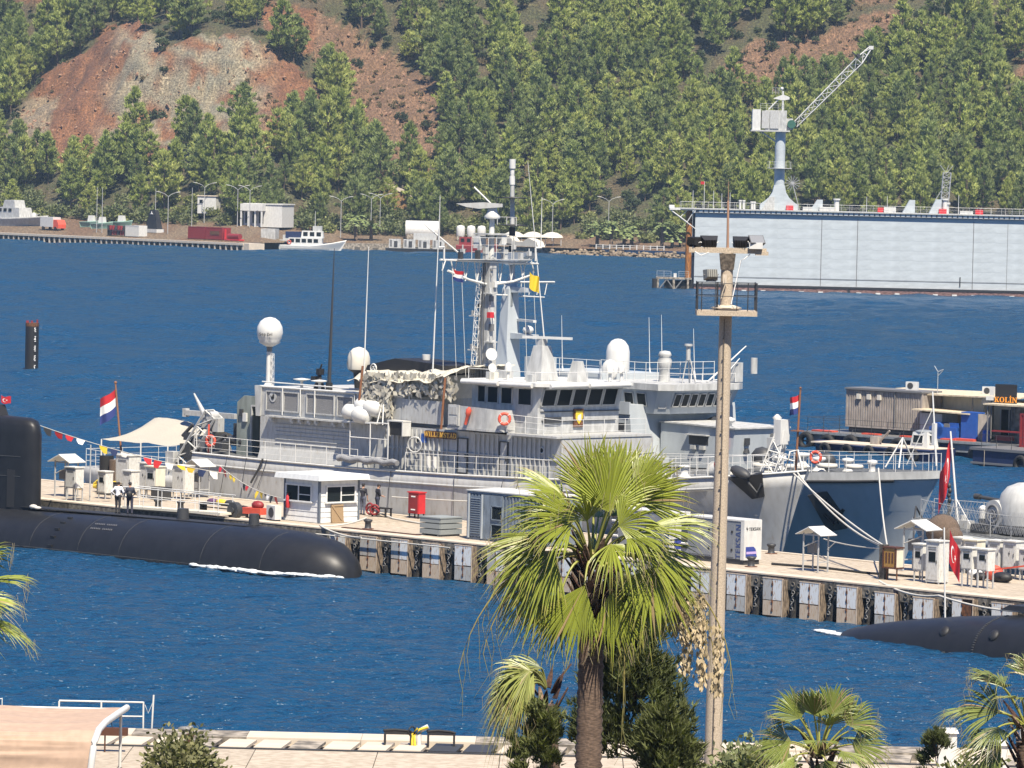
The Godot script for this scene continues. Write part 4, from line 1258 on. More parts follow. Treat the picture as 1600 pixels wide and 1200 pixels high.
func minehunter_ends(s: Node3D, fore: Array):
	# guard rails along both sides
	for side in [1, -1]:
		var e := edge_line(fore, 0.0, -0.12, side)
		rail(s, [e[0], e[1], e[2]], 1.05, 1.45, 3)
		rail(s, [e[2].lerp(e[3], 0.5), e[3], e[4], e[5]], 1.05, 1.6, 3)
		rail(s, [e[5], e[6], e[7], e[8]], 1.05, 1.1, 3)
	# foredeck: windlass, capstans, bollards, hose reels
	for q in [[3.2, 1.6, 0.42, 0.75], [6.4, 0.9, 0.35, 0.7], [8.0, -0.6, 0.32, 0.65]]:
		obj("capstan", G.new().lathe([Vector2(q[2], 0), Vector2(q[2], 0.12), Vector2(q[2] * 0.6, 0.25), Vector2(q[2] * 0.6, q[3] - 0.15), Vector2(q[2] * 0.95, q[3] - 0.05), Vector2(q[2] * 0.9, q[3]), Vector2(0.02, q[3] + 0.03)], Transform3D(Basis.IDENTITY, v3(q[0], 5.05, q[1])), 14), M.white, s)
	for q in [[1.6, 2.9], [4.7, 2.8], [9.6, 1.6]]:
		obj("hose_reel", G.new().tube(v3(q[0] - 0.35, 5.65, q[1]), v3(q[0] + 0.35, 5.65, q[1]), 0.42, -1, 14).tube(v3(q[0] - 0.4, 5.65, q[1]), v3(q[0] - 0.35, 5.65, q[1]), 0.52, -1, 14).tube(v3(q[0] + 0.35, 5.65, q[1]), v3(q[0] + 0.4, 5.65, q[1]), 0.52, -1, 14), M.ship_grey_pale, s)
	for q in [[2.4, 3.5], [6.2, 3.2], [10.5, 1.5], [-10.2, 4.0]]:
		obj("bollard_pair", G.new().tube(v3(q[0] - 0.25, 4.7, q[1]), v3(q[0] - 0.25, 5.35, q[1]), 0.13, -1, 9).tube(v3(q[0] + 0.25, 4.7, q[1]), v3(q[0] + 0.25, 5.35, q[1]), 0.13, -1, 9), M.white, s)
	obj("rope_coils", G.new().torus(Transform3D(Basis(X, PI / 2), v3(5.4, 5.2, 2.0)), 0.45, 0.13, 16, 6).torus(Transform3D(Basis(X, PI / 2), v3(9.0, 5.45, 0.6)), 0.4, 0.14, 16, 6).torus(Transform3D(Basis(X, PI / 2), v3(12.0, 5.7, 0.1)), 0.35, 0.12, 16, 6).torus(Transform3D(Basis(X, PI / 2), v3(12.0, 5.92, 0.1)), 0.3, 0.1, 16, 6), M.rope, s)
	# small gun under a cover
	obj("gun_mount", G.new().lathe([Vector2(0.6, 0), Vector2(0.5, 0.5), Vector2(0.3, 0.9)], Transform3D(Basis.IDENTITY, v3(0.7, 4.75, 0)), 12).box(v3(0.9, 5.9, 0), v3(1.1, 0.6, 0.8)).tube(v3(1.2, 6.0, 0), v3(3.2, 6.25, 0), 0.06, 0.05, 6), M.ship_grey_pale, s)
	# bow: a lattice post with ladder, fairlead frame, jackstaff platform
	obj("bow_post", lattice(v3(12.4, 5.7, 0.5), v3(12.9, 8.0, 0.3), 0.9, 0.4, 4, 0.05), M.white, s)
	obj("bow_shield", G.new().box(v3(12.9, 7.9, 0.3), v3(0.5, 1.3, 0.7)), M.white, s)
	obj("jackstaff", G.new().tube(v3(13.7, 5.9, 0), v3(13.9, 10.2, 0), 0.07, 0.05, 7).lathe([Vector2(0.01, 0), Vector2(0.1, 0.05), Vector2(0.01, 0.12)], Transform3D(Basis.IDENTITY, v3(13.9, 10.2, 0)), 8).box(v3(13.75, 8.0, 0), v3(0.5, 0.06, 0.5)), M.brown_pole, s)
	obj("bow_frame", G.new().path([v3(13.6, 5.85, 0.7), v3(13.7, 6.9, 0.45), v3(14.0, 7.0, 0.2), v3(14.3, 5.9, 0.1)], 0.06, 6).path([v3(13.0, 5.8, 0.9), v3(13.3, 6.6, 0.8), v3(13.9, 6.4, 0.3)], 0.05, 6), M.white, s)
	# anchor in a dark pocket
	var ap := obj("anchor_pocket", G.new().prism([Vector2(-1.0, 0.35), Vector2(0.75, 0.7), Vector2(0.85, -0.6), Vector2(0.2, -0.75)], 0.3, Transform3D(Basis(Y, 0.6) * Basis(X, 0.3), v3(12.0, 5.15, 1.75))), M.black, s)
	obj("anchor", G.new().ball(v3(11.9, 5.75, 2.3), v3(0.75, 0.3, 0.35), 10, Basis(Z, -0.3)).path([v3(12.3, 5.3, 2.2), v3(12.6, 4.7, 1.75), v3(12.8, 5.2, 1.6)], 0.09, 6), M.dark_steel, ap)
	# ---- stern gear: davit, winches, awning
	obj("stern_gallows", lattice(v3(-33.0, 2.9, 3.2), v3(-30.6, 6.6, 2.6), 0.9, 0.8, 4, 0.08), M.ship_grey_pale, s)
	obj("stern_winch", G.new().tube(v3(-31.6, 4.2, 1.2), v3(-31.6, 4.2, 3.0), 0.7, -1, 14).tube(v3(-31.6, 4.2, 1.1), v3(-31.6, 4.2, 1.2), 0.95, -1, 14).tube(v3(-31.6, 4.2, 3.0), v3(-31.6, 4.2, 3.1), 0.95, -1, 14).box(v3(-31.6, 3.3, 2.1), v3(1.6, 0.8, 2.2)), M.mid_steel, s)
	obj("davit_arm", G.new().tube(v3(-30.8, 5.2, 2.6), v3(-31.2, 6.4, 2.6), 0.18, 0.15, 8).tube(v3(-31.2, 6.2, 2.6), v3(-32.8, 7.7, 2.3), 0.2, 0.05, 8).box(v3(-30.9, 6.1, 2.7), v3(0.8, 0.6, 0.5)), M.ship_grey, s)
	obj("crane_boom", G.new().box(v3(-33.5, 6.4, 0.4), v3(4.6, 0.3, 0.3)).box(v3(-35.8, 6.4, 0.4), v3(0.3, 0.5, 0.3)), M.ship_grey, s)
	obj("davit_head", G.new().tube(v3(-30.6, 6.5, 2.4), v3(-30.6, 6.5, 3.0), 0.28, -1, 12).box(v3(-30.2, 6.0, 2.6), v3(0.5, 0.8, 0.5)), M.ship_grey, s)
	obj("inflatable_boat", G.new().path([v3(-30.0, 5.1, 1.8), v3(-27.9, 5.15, 2.6), v3(-27.5, 5.3, 1.9), v3(-28.0, 5.15, 1.0), v3(-30.0, 5.1, 1.0)], 0.3, 8).box(v3(-28.9, 5.7, 1.8), v3(0.8, 0.9, 0.8)), M.dark_steel, s)
	obj("engine_cover", G.new().ball(v3(-28.6, 6.55, 1.8), v3(0.65, 0.5, 0.5), 12), M.cream_white, s)
	obj("davit_post", G.new().tube(v3(-29.5, 4.4, 3.9), v3(-29.5, 6.1, 3.9), 0.06, -1, 6), M.orange_red, s)
	for q in [[-30.2, 3.2], [-32.4, 2.4], [-33.3, 3.4]]:
		obj("gear_locker", G.new().box(v3(q[0], 3.6, q[1]), v3(0.7, 1.4, 0.6)), M.ship_grey_pale if q[0] < -32.0 else M.mid_steel, s)
	for q in [[-31.0, 3.9, 3.6, 0.7], [-32.2, 4.4, 3.0, 0.9], [-30.3, 4.9, 3.3, 0.6], [-32.8, 5.2, 2.6, 0.5], [-28.6, 4.9, 3.6, 0.6], [-29.4, 4.8, 2.9, 0.5]]:
		obj("deck_gear", G.new().box(v3(q[0], q[1], q[2]), v3(q[3], q[3] * 0.9, q[3])).tube(v3(q[0] - 0.4, q[1], q[2] + 0.2), v3(q[0] + 0.3, q[1] + 0.7, q[2]), 0.1, -1, 6), M.dark_steel if int(q[0] * 10) % 3 else M.mid_steel, s)
	# sagging awning over the quarterdeck
	var n := FastNoiseLite.new()
	n.seed = 5
	n.frequency = 0.5
	var rings := []
	for i in 17:
		var x := lerpf(-40.0, -33.6, i / 16.0)
		var ring := []
		for j in 13:
			var z := lerpf(3.4, -3.4, j / 12.0)
			var y := 4.6 + 1.35 * pow(1.0 - absf(z) / 3.4, 1.3) * smoothstep(-41.5, -38.8, x) * (1.0 - 0.3 * smoothstep(-38.0, -33.0, x)) + 0.12 * n.get_noise_2d(x, z) - 0.3 * sin(PI * j / 12.0 * 2.0) * 0.2
			ring.append(v3(x, y, z))
		rings.append(ring)
	obj("awning", G.new().loft(rings, false, false), M.awning_cream, s)
	for q in [[-40.0, 3.4], [-33.8, 3.4], [-40.0, -3.4], [-36.3, 3.4]]:
		obj("awning_pole", G.new().tube(v3(q[0], 2.9, q[1]), v3(q[0], 4.65, q[1]), 0.045, -1, 6), M.white_rail, s)
	rail(s, [v3(-31.4, 2.9, 4.2), v3(-39.0, 2.9, 3.9), v3(-41.3, 2.95, 3.5), v3(-41.3, 2.95, -3.5)], 1.05, 1.5, 3)
	obj("ensign_staff", G.new().tube(v3(-40.2, 2.95, 1.6), v3(-41.0, 7.9, 1.6), 0.07, 0.05, 7).ball(v3(-41.0, 7.95, 1.6), v3(0.1, 0.1, 0.1), 8), M.brown_pole, s)
	# name board on the deckhouse
	var nb := obj("name_board", G.new().box(v3(-9.95, 6.55, 3.62), v3(2.45, 0.4, 0.06)), M.board_brown, s)
	letters(nb, "name_lettering", "WILLEMSTAD", Transform3D(Basis.IDENTITY, v3(-9.95, 6.55, 3.652)), 0.27, M.gold, "Droid Serif")
	obj("blue_notice", G.new().box(v3(-11.35, 6.3, 3.57), v3(0.42, 0.5, 0.03)), M.blue_paint, s)

func build_second_minehunter():
	var s := thing("minehunter", "second minehunter, blue grey, moored on the far side of the first, sharp bow further right", "warship", onp(0, 26.5, 0))
	var B: Material = M.ship_blue_grey
	var st := [[-38, -38, 4.3, 4.0, 4.2], [-30, -30, 4.7, 4.5, 4.2], [-18, -18, 4.85, 4.7, 4.4], [-8, -8, 4.85, 4.6, 4.6], [-2, -2.5, 4.75, 4.0, 4.8], [3, 1.6, 4.4, 2.9, 5.0], [7, 5.0, 3.7, 1.7, 5.2], [10, 7.7, 2.8, 0.9, 5.35], [12.5, 9.6, 1.6, 0.35, 5.5], [14.0, 10.7, 0.6, 0.12, 5.6], [14.5, 11.1, 0.1, 0.04, 5.65]]
	var hull := obj("hull", G.new().loft(hull_rings(st), true, true), B, s)
	for side in [1, -1]:
		var top := []
		for e in st.slice(4): top.append([v3(e[0], e[4] - 0.4, (e[2] + 0.0) * side), v3(e[0], e[4] + 0.03, (e[2] + 0.03) * side)])
		obj("bulwark", G.new().loft(top, false, false), M.ship_grey_pale, hull)
		obj("rubbing_strake", G.new().path(edge_line(st.slice(0, 9), 0.48, 0.0, side), 0.08, 5), M.black, hull)
	var dk := G.new()
	for i in st.size() - 1:
		var a: Array = st[i]
		var b: Array = st[i + 1]
		dk.quad(v3(a[0], a[4] + 0.012, a[2] - 0.05), v3(a[0], a[4] + 0.012, -a[2] + 0.05), v3(b[0], b[4] + 0.012, -b[2] + 0.05), v3(b[0], b[4] + 0.012, b[2] - 0.05))
	obj("deck", dk, M.deck_grey, s)
	# superstructure
	var blk := obj("superstructure", G.new().prism([Vector2(-24, 4.4), Vector2(-24, 8.3), Vector2(-5.2, 8.3), Vector2(-4.75, 4.6)], 8.5, Transform3D(Basis.IDENTITY, v3(0, 0, -4.25))), B, s)
	obj("wing_bulwark", G.new().box(v3(-7.2, 8.1, 4.3), v3(4.2, 0.7, 0.1)), B, blk)
	obj("side_door", G.new().box(v3(-6.0, 6.3, 4.262), v3(0.9, 1.9, 0.03)), M.dark_steel, blk)
	obj("front_step", G.new().box(v3(-4.3, 5.25, 3.2), v3(1.2, 0.35, 1.4)), B, blk)
	obj("search_lamp", G.new().tube(v3(-4.6, 7.2, -1.6), v3(-4.1, 7.3, -1.6), 0.28, 0.34, 12).box(v3(-4.7, 6.8, -1.6), v3(0.3, 0.9, 0.3)), M.dark_steel, blk)
	var first := s.get_child_count()
	# wheelhouse leaning outwards, windows along side and front
	var wr := []
	for k in [[8.2, 0.0], [9.56, 0.54]]:
		var e: float = k[1]
		wr.append([v3(-12, k[0], 3.0 + e * 0.5), v3(-4.5 + e, k[0], 3.0 + e * 0.5), v3(-4.05 + e, k[0], 2.3 + e * 0.3), v3(-4.05 + e, k[0], -2.3 - e * 0.3), v3(-4.5 + e, k[0], -3.0 - e * 0.5), v3(-12, k[0], -3.0 - e * 0.5)])
	var wh := obj("wheelhouse", G.new().loft(wr, true, true, false), B, s)
	obj("wheelhouse_roof", G.new().prism([Vector2(-12.2, -3.4), Vector2(-12.2, 3.4), Vector2(-3.8, 3.4), Vector2(-3.3, 2.6), Vector2(-3.3, -2.6), Vector2(-3.8, -3.4)], 0.36, Transform3D(Basis(X, PI / 2), v3(0, 9.9, 0))), M.ship_grey_pale, s)
	var tilt := Basis(v3(1, 0, 0), v3(0, 0.98, 0.2), v3(0, -0.2, 0.98))
	for q in [-7.4, -6.3, -5.3]:
		window(wh, Transform3D(tilt, v3(q, 8.98, 3.17)), 0.72, 0.74, M.ship_grey_pale)
	var lean := Basis(v3(0, 0, -1), v3(0.37, 0.929, 0), v3(0.929, -0.37, 0))
	for k in 7:
		window(wh, Transform3D(lean, v3(-3.7, 8.98, 1.98 - 0.66 * k)), 0.5, 0.78, M.ship_grey_pale, 0.06, 0.0)
	var fac := Basis(Y, PI / 2 - 0.95 + 0.16) * Basis(X, 0.3)
	for k in [-1, 1]:
		window(wh, Transform3D(Basis(Y, PI / 2 - 0.57 * k - (0 if k > 0 else 0)) * Basis(X, 0.28), v3(-4.08, 8.85, 2.74 * k)), 0.42, 0.66, M.ship_grey_pale)
	# name plate and a red-marked locker by the wing
	obj("name_plate", G.new().box(v3(-7.2, 9.68, 3.42), v3(1.0, 0.22, 0.04)), M.dark_steel, s)
	obj("arched_trunk", G.new().torus(Transform3D(Basis.IDENTITY, v3(-7.6, 8.7, 3.6)), 0.7, 0.1, 18, 6), B, s)
	obj("wing_compass", G.new().lathe([Vector2(0.2, 0), Vector2(0.16, 0.8), Vector2(0.26, 1.0), Vector2(0.2, 1.3), Vector2(0.02, 1.4)], Transform3D(Basis.IDENTITY, v3(-8.4, 8.3, 3.8)), 10).box(v3(-8.7, 8.8, 4.0), v3(0.3, 0.9, 0.3)), M.ship_grey_pale, s)
	obj("wing_locker", G.new().box(v3(-8.2, 8.7, 4.0), v3(0.35, 0.5, 0.3)), M.red, s)
	# roof: dome, rails, lamps, aerials
	obj("roof_house", G.new().box(v3(-12.0, 9.6, 0.3), v3(6.0, 1.3, 5.0)), B, s)
	obj("radome", G.new().lathe([Vector2(0.66, 0), Vector2(0.68, 0.2), Vector2(0.68, 1.2), Vector2(0.6, 1.55), Vector2(0.4, 1.82), Vector2(0.2, 1.93), Vector2(0.01, 1.96)], Transform3D(Basis.IDENTITY, v3(-10.5, 10.2, 0)), 26), M.white, s)
	obj("dish_cover", G.new().ball(v3(-9.2, 10.45, 1.9), v3(0.5, 0.6, 0.18), 14, Basis(Y, 0.5)), M.white, s)
	rail(s, [v3(-14.5, 10.0, 2.9), v3(-9.0, 10.0, 2.9)], 1.0, 1.1, 3)
	rail(s, [v3(-8.8, 9.95, 3.0), v3(-5.2, 9.95, 3.0), v3(-5.2, 9.95, -2.5)], 1.1, 0.9, 3)
	rail(s, [v3(-5.0, 9.95, 1.5), v3(-3.6, 9.95, 1.0), v3(-3.6, 9.95, -2.6)], 0.5, 1.0, 1)
	obj("optical_director", G.new().lathe([Vector2(0.35, 0), Vector2(0.3, 0.7), Vector2(0.38, 0.8), Vector2(0.42, 1.2), Vector2(0.3, 1.4), Vector2(0.4, 1.5), Vector2(0.3, 1.7), Vector2(0.02, 1.75)], Transform3D(Basis.IDENTITY, v3(-6.4, 9.9, 0.3)), 12), M.ship_grey_pale, s)
	obj("lamp_tripod", G.new().tube(v3(-4.4, 9.9, 0.9), v3(-4.25, 11.7, 0.6), 0.04, -1, 5).tube(v3(-4.0, 9.9, 0.2), v3(-4.25, 11.7, 0.6), 0.04, -1, 5).tube(v3(-4.6, 9.9, 0.1), v3(-4.25, 11.7, 0.6), 0.04, -1, 5).tube(v3(-4.25, 11.2, 0.6), v3(-4.25, 12.0, 0.6), 0.13, -1, 8).tube(v3(-4.25, 12.0, 0.6), v3(-4.25, 12.12, 0.6), 0.24, -1, 8), M.ship_grey_pale, s)
	obj("leaning_boom", G.new().tube(v3(-3.9, 9.95, -0.6), v3(-3.4, 12.0, -3.2), 0.06, 0.04, 5).tube(v3(-3.9, 9.95, -1.6), v3(-3.5, 11.3, -2.8), 0.03, -1, 4).tube(v3(-3.9, 9.95, 0.4), v3(-3.9, 10.1, -1.6), 0.03, -1, 4), M.white_rail, s)
	obj("lamp_box", G.new().box(v3(-4.0, 10.5, -3.0), v3(0.6, 1.1, 0.6)).tube(v3(-3.8, 10.4, -4.3), v3(-3.8, 11.3, -4.3), 0.2, -1, 10), M.ship_grey_pale, s)
	for q in [[-13.9, 2.3, 19.2, 0.055], [-9.6, -1.8, 13.4, 0.03], [-8.2, -1.4, 13.6, 0.03], [-5.8, -1.6, 12.9, 0.03], [-13.0, 1.9, 13.4, 0.03]]:
		obj("whip_aerial", G.new().tube(v3(q[0], 9.9, q[1]), v3(q[0] - 0.1, 10.5, q[1]), q[3] * 2.2, q[3] * 1.4, 6).tube(v3(q[0] - 0.1, 10.5, q[1]), v3(q[0] - (1.2 if q[2] > 15.0 else 0.25), q[2] + 3.0 * (1 if q[2] > 15.0 else 0), q[1] + (0.8 if q[2] > 15.0 else 0.0)), q[3], 0.012, 5), M.white_rail, s)
	obj("aerial_box", G.new().box(v3(-14.6, 10.4, 2.2), v3(1.3, 1.1, 1.3)), B, s)
	for i in range(first, s.get_child_count()): s.get_child(i).position.y -= 0.4
	# mast: a folded blue-grey pylon with brackets, radar bars and a pole above
	var o := v3(-19.5, 8.0, 0)
	var m := obj("mast", G.new().loft([[o + v3(-0.75, 0, 0.6), o + v3(0.25, 0, 0.6), o + v3(0.7, 0, -0.3), o + v3(0.1, 0, -0.8), o + v3(-0.75, 0, -0.4)], [o + v3(-0.5, 4.2, 0.45), o + v3(0.2, 4.2, 0.45), o + v3(0.5, 4.2, -0.2), o + v3(0.1, 4.2, -0.6), o + v3(-0.5, 4.2, -0.3)], [o + v3(-0.35, 6.3, 0.4), o + v3(0.2, 6.3, 0.4), o + v3(0.4, 6.3, -0.15), o + v3(0.1, 6.3, -0.5), o + v3(-0.35, 6.3, -0.25)], [o + v3(0.0, 7.2, 0.1), o + v3(0.15, 7.2, 0.1), o + v3(0.2, 7.2, 0), o + v3(0.1, 7.2, -0.1), o + v3(0, 7.2, -0.05)]], true, true, false), B, s)
	obj("pole", G.new().tube(o + v3(0.05, 6.8, 0), o + v3(-0.15, 13.4, 0), 0.17, 0.12, 9), M.ship_grey_pale, m)
	for y in [8.9, 10.0, 11.6]:
		obj("ring_platform", G.new().lathe([Vector2(0.85, 0), Vector2(0.9, 0.06), Vector2(0.15, 0.1)], Transform3D(Basis.IDENTITY, o + v3(-0.05, y, 0)), 16), M.dark_steel, m)
		if y < 11.0: rail(m, [o + v3(-0.8, y, 0.5), o + v3(0.8, y, 0.5)], 0.5, 0.8, 1)
	obj("dark_sleeve", G.new().tube(o + v3(0, 8.0, 0), o + v3(-0.02, 8.9, 0), 0.2, -1, 9).tube(o + v3(-0.04, 9.2, 0), o + v3(-0.05, 9.9, 0), 0.19, -1, 9), M.dark_steel, m)
	obj("aerial_drum", G.new().tube(o + v3(-0.13, 12.4, 0), o + v3(-0.15, 12.9, 0), 0.17, -1, 12).tube(o + v3(-0.15, 13.0, 0), o + v3(-0.15, 13.3, 0), 0.13, -1, 12).tube(o + v3(-0.15, 13.35, 0), o + v3(-0.15, 13.9, 0), 0.19, -1, 12), M.white, m)
	for q in [[3.4, 1.9, 0.3], [6.1, 1.2, 0.2]]:
		obj("bracket", G.new().prism([Vector2(0, 0), Vector2(q[1], 0.05), Vector2(q[1], 0.3), Vector2(0, 0.35), Vector2(0, -0.8)], 0.5, Transform3D(Basis.IDENTITY, o + v3(0.3, q[0], -0.2))), B, m)
	obj("radar_scanner", G.new().box(o + v3(1.5, 4.5, 0.2), v3(2.6, 0.14, 0.2), Basis(Y, -0.35)), M.white, m)
	obj("bracket_dome", G.new().ball(o + v3(1.5, 3.95, 0), v3(0.34, 0.26, 0.34), 12), M.white, m)
	obj("side_dome", G.new().ball(o + v3(1.7, 0.75, 0.8), v3(0.3, 0.3, 0.3), 12).tube(o + v3(1.7, -0.2, 0.8), o + v3(1.7, 0.6, 0.8), 0.1, -1, 6), M.white, m)
	obj("surveillance_radar", G.new().prism([Vector2(-0.5, -0.16), Vector2(3.0, -0.16), Vector2(2.8, 0.14), Vector2(2.0, 0.34), Vector2(1.5, 0.1), Vector2(0.6, 0.12), Vector2(0.2, 0.42), Vector2(-0.4, 0.2)], 0.5, Transform3D(Basis(Y, -0.1), o + v3(0.1, 9.0, 0))), M.cream_white, m)
	obj("radar_trough", G.new().prism([Vector2(-1.6, 0.12), Vector2(2.4, 0.2), Vector2(2.2, -0.05), Vector2(0.9, -0.55), Vector2(0.3, -0.6), Vector2(-1.2, -0.1)], 0.8, Transform3D(Basis(Y, -0.15), o + v3(0, 8.3, -0.2))), B, m)
	var yd := G.new()
	yd.tube(o + v3(0.1, 6.7, 3.0), o + v3(0.1, 6.7, -3.4), 0.06, -1, 5).tube(o + v3(0.1, 6.0, 2.0), o + v3(0.1, 5.8, -2.6), 0.045, -1, 5)
	for k in 9: yd.tube(o + v3(0.1, 6.7, 2.8 - 0.7 * k), o + v3(0.1, 5.95, 2.5 - 0.64 * k), 0.035, -1, 4)
	obj("yard", yd, M.white, m)
	# forward deckhouse with a pale face, doors and vents
	var f := obj("forward_house", G.new().prism([Vector2(-4.8, 4.8), Vector2(0.75, 5.0), Vector2(1.0, 7.2), Vector2(-4.8, 7.3)], 4.2, Transform3D(Basis.IDENTITY, v3(0, 0, -2.1))), B, s)
	obj("house_roof", G.new().prism([Vector2(-4.8, 7.31), Vector2(1.15, 7.21), Vector2(1.15, 7.29), Vector2(-4.8, 7.39)], 4.5, Transform3D(Basis.IDENTITY, v3(0, 0, -2.25))), M.ship_grey_pale, f)
	obj("sun_shade", G.new().box(v3(-1.8, 6.75, 2.2), v3(1.7, 0.06, 0.35)), M.ship_grey_pale, f)
	obj("side_opening", G.new().box(v3(-1.8, 6.45, 2.106), v3(1.5, 0.5, 0.02)), M.dark_steel, f)
	for x in [-2.1, -1.4]: obj("vent_box", G.new().box(v3(x, 6.05, 2.2), v3(0.35, 0.22, 0.2)), M.ship_grey_pale, f)
	obj("red_locker", G.new().box(v3(0.3, 6.4, 2.16), v3(0.5, 0.6, 0.12)), M.red, f)
	obj("front_plate", G.new().box(v3(1.0, 6.7, -1.0), v3(0.06, 0.45, 0.45), Basis(Z, -0.11)), M.mid_steel, f)
	obj("front_fittings", G.new().box(v3(0.98, 6.5, 1.1), v3(0.14, 0.4, 0.35)).tube(v3(0.95, 5.9, 1.1), v3(1.02, 6.1, 1.1), 0.2, 0.1, 8).tube(v3(0.9, 5.8, -0.4), v3(1.0, 6.1, -0.4), 0.07, -1, 6), M.dark_steel, f)
	for k in 5: obj("rung", G.new().box(v3(0.97, 5.4 + 0.36 * k, -1.9), v3(0.1, 0.04, 0.35)), M.white_rail, f)
	obj("roof_vents", G.new().lathe([Vector2(0.12, 0), Vector2(0.12, 0.25), Vector2(0.3, 0.35), Vector2(0.3, 0.5), Vector2(0.05, 0.6)], Transform3D(Basis.IDENTITY, v3(0.2, 7.25, 1.7)), 10).lathe([Vector2(0.12, 0), Vector2(0.12, 0.3), Vector2(0.28, 0.5), Vector2(0.05, 0.7)], Transform3D(Basis.IDENTITY, v3(0.4, 7.25, -1.9)), 10), M.white, f)
	# foredeck gear and guard rails
	var e1 := edge_line(st, 0.0, -0.1, 1)
	rail(s, [e1[4], e1[5], e1[6], e1[7], e1[8], e1[9]], 0.95, 1.2, 2)
	var e2 := edge_line(st, 0.0, -0.1, -1)
	rail(s, [e2[4], e2[5], e2[6], e2[7], e2[8], e2[9]], 0.95, 1.2, 2)
	for q in [[4.5, 2.2, 0.45], [6.4, 1.0, 0.4], [8.0, 0.4, 0.35], [9.8, 0.4, 0.3], [3.2, -1.0, 0.5]]:
		obj("capstan", G.new().lathe([Vector2(q[2], 0), Vector2(q[2] * 0.6, 0.2), Vector2(q[2] * 0.6, 0.5), Vector2(q[2], 0.62), Vector2(q[2] * 0.9, 0.75), Vector2(0.02, 0.8)], Transform3D(Basis.IDENTITY, v3(q[0], 5.2, q[1])), 12), M.white, s)
	obj("rope_coils", G.new().torus(Transform3D(Basis(X, PI / 2), v3(4.0, 5.4, 2.9)), 0.5, 0.16, 16, 6).torus(Transform3D(Basis(X, PI / 2), v3(5.6, 5.4, 2.0)), 0.5, 0.15, 16, 6).torus(Transform3D(Basis(X, PI / 2), v3(7.4, 5.55, 1.4)), 0.45, 0.14, 16, 6).torus(Transform3D(Basis(X, PI / 2), v3(9.2, 5.6, 1.2)), 0.4, 0.13, 16, 6), M.rope, s)
	obj("covered_gear", G.new().ball(v3(3.4, 5.8, 2.4), v3(0.7, 0.6, 0.5), 10).ball(v3(6.0, 5.7, 0.0), v3(0.6, 0.5, 0.5), 10), M.dark_steel, s)
	obj("sea_crate", G.new().box(v3(3.9, 6.6, 1.8), v3(0.8, 0.6, 0.7)), M.ship_grey_pale, s)
	obj("bow_tripod", G.new().tube(v3(11.4, 5.7, 1.1), v3(11.8, 7.3, 0.2), 0.05, -1, 5).tube(v3(12.2, 5.7, 0.9), v3(11.8, 7.3, 0.2), 0.05, -1, 5).tube(v3(11.8, 5.7, -0.9), v3(11.8, 7.3, 0.2), 0.05, -1, 5), M.white, s)
	obj("jackstaff", G.new().tube(v3(14.1, 5.9, 0), v3(13.7, 9.9, 0), 0.06, 0.04, 6).tube(v3(12.5, 5.9, 0.6), v3(13.75, 9.0, 0), 0.03, -1, 4).box(v3(13.9, 7.6, 0), v3(0.2, 1.2, 0.2)), M.white_rail, s)
	# anchor in its recess on the bow
	var ap := obj("anchor_recess", G.new().prism([Vector2(-1.35, 0.9), Vector2(-0.1, 1.25), Vector2(1.3, -0.9), Vector2(-0.3, -1.3)], 0.08, Transform3D(Basis(Y, 0.62) * Basis(X, 0.42), v3(8.6, 3.2, 2.15))), M.dark_steel, s)
	obj("anchor", G.new().tube(v3(8.5, 3.9, 2.62), v3(8.75, 2.5, 1.85), 0.1, 0.08, 6).path([v3(8.2, 3.0, 2.45), v3(8.55, 2.4, 2.0), v3(9.2, 3.3, 1.95)], 0.1, 6), M.black, ap)

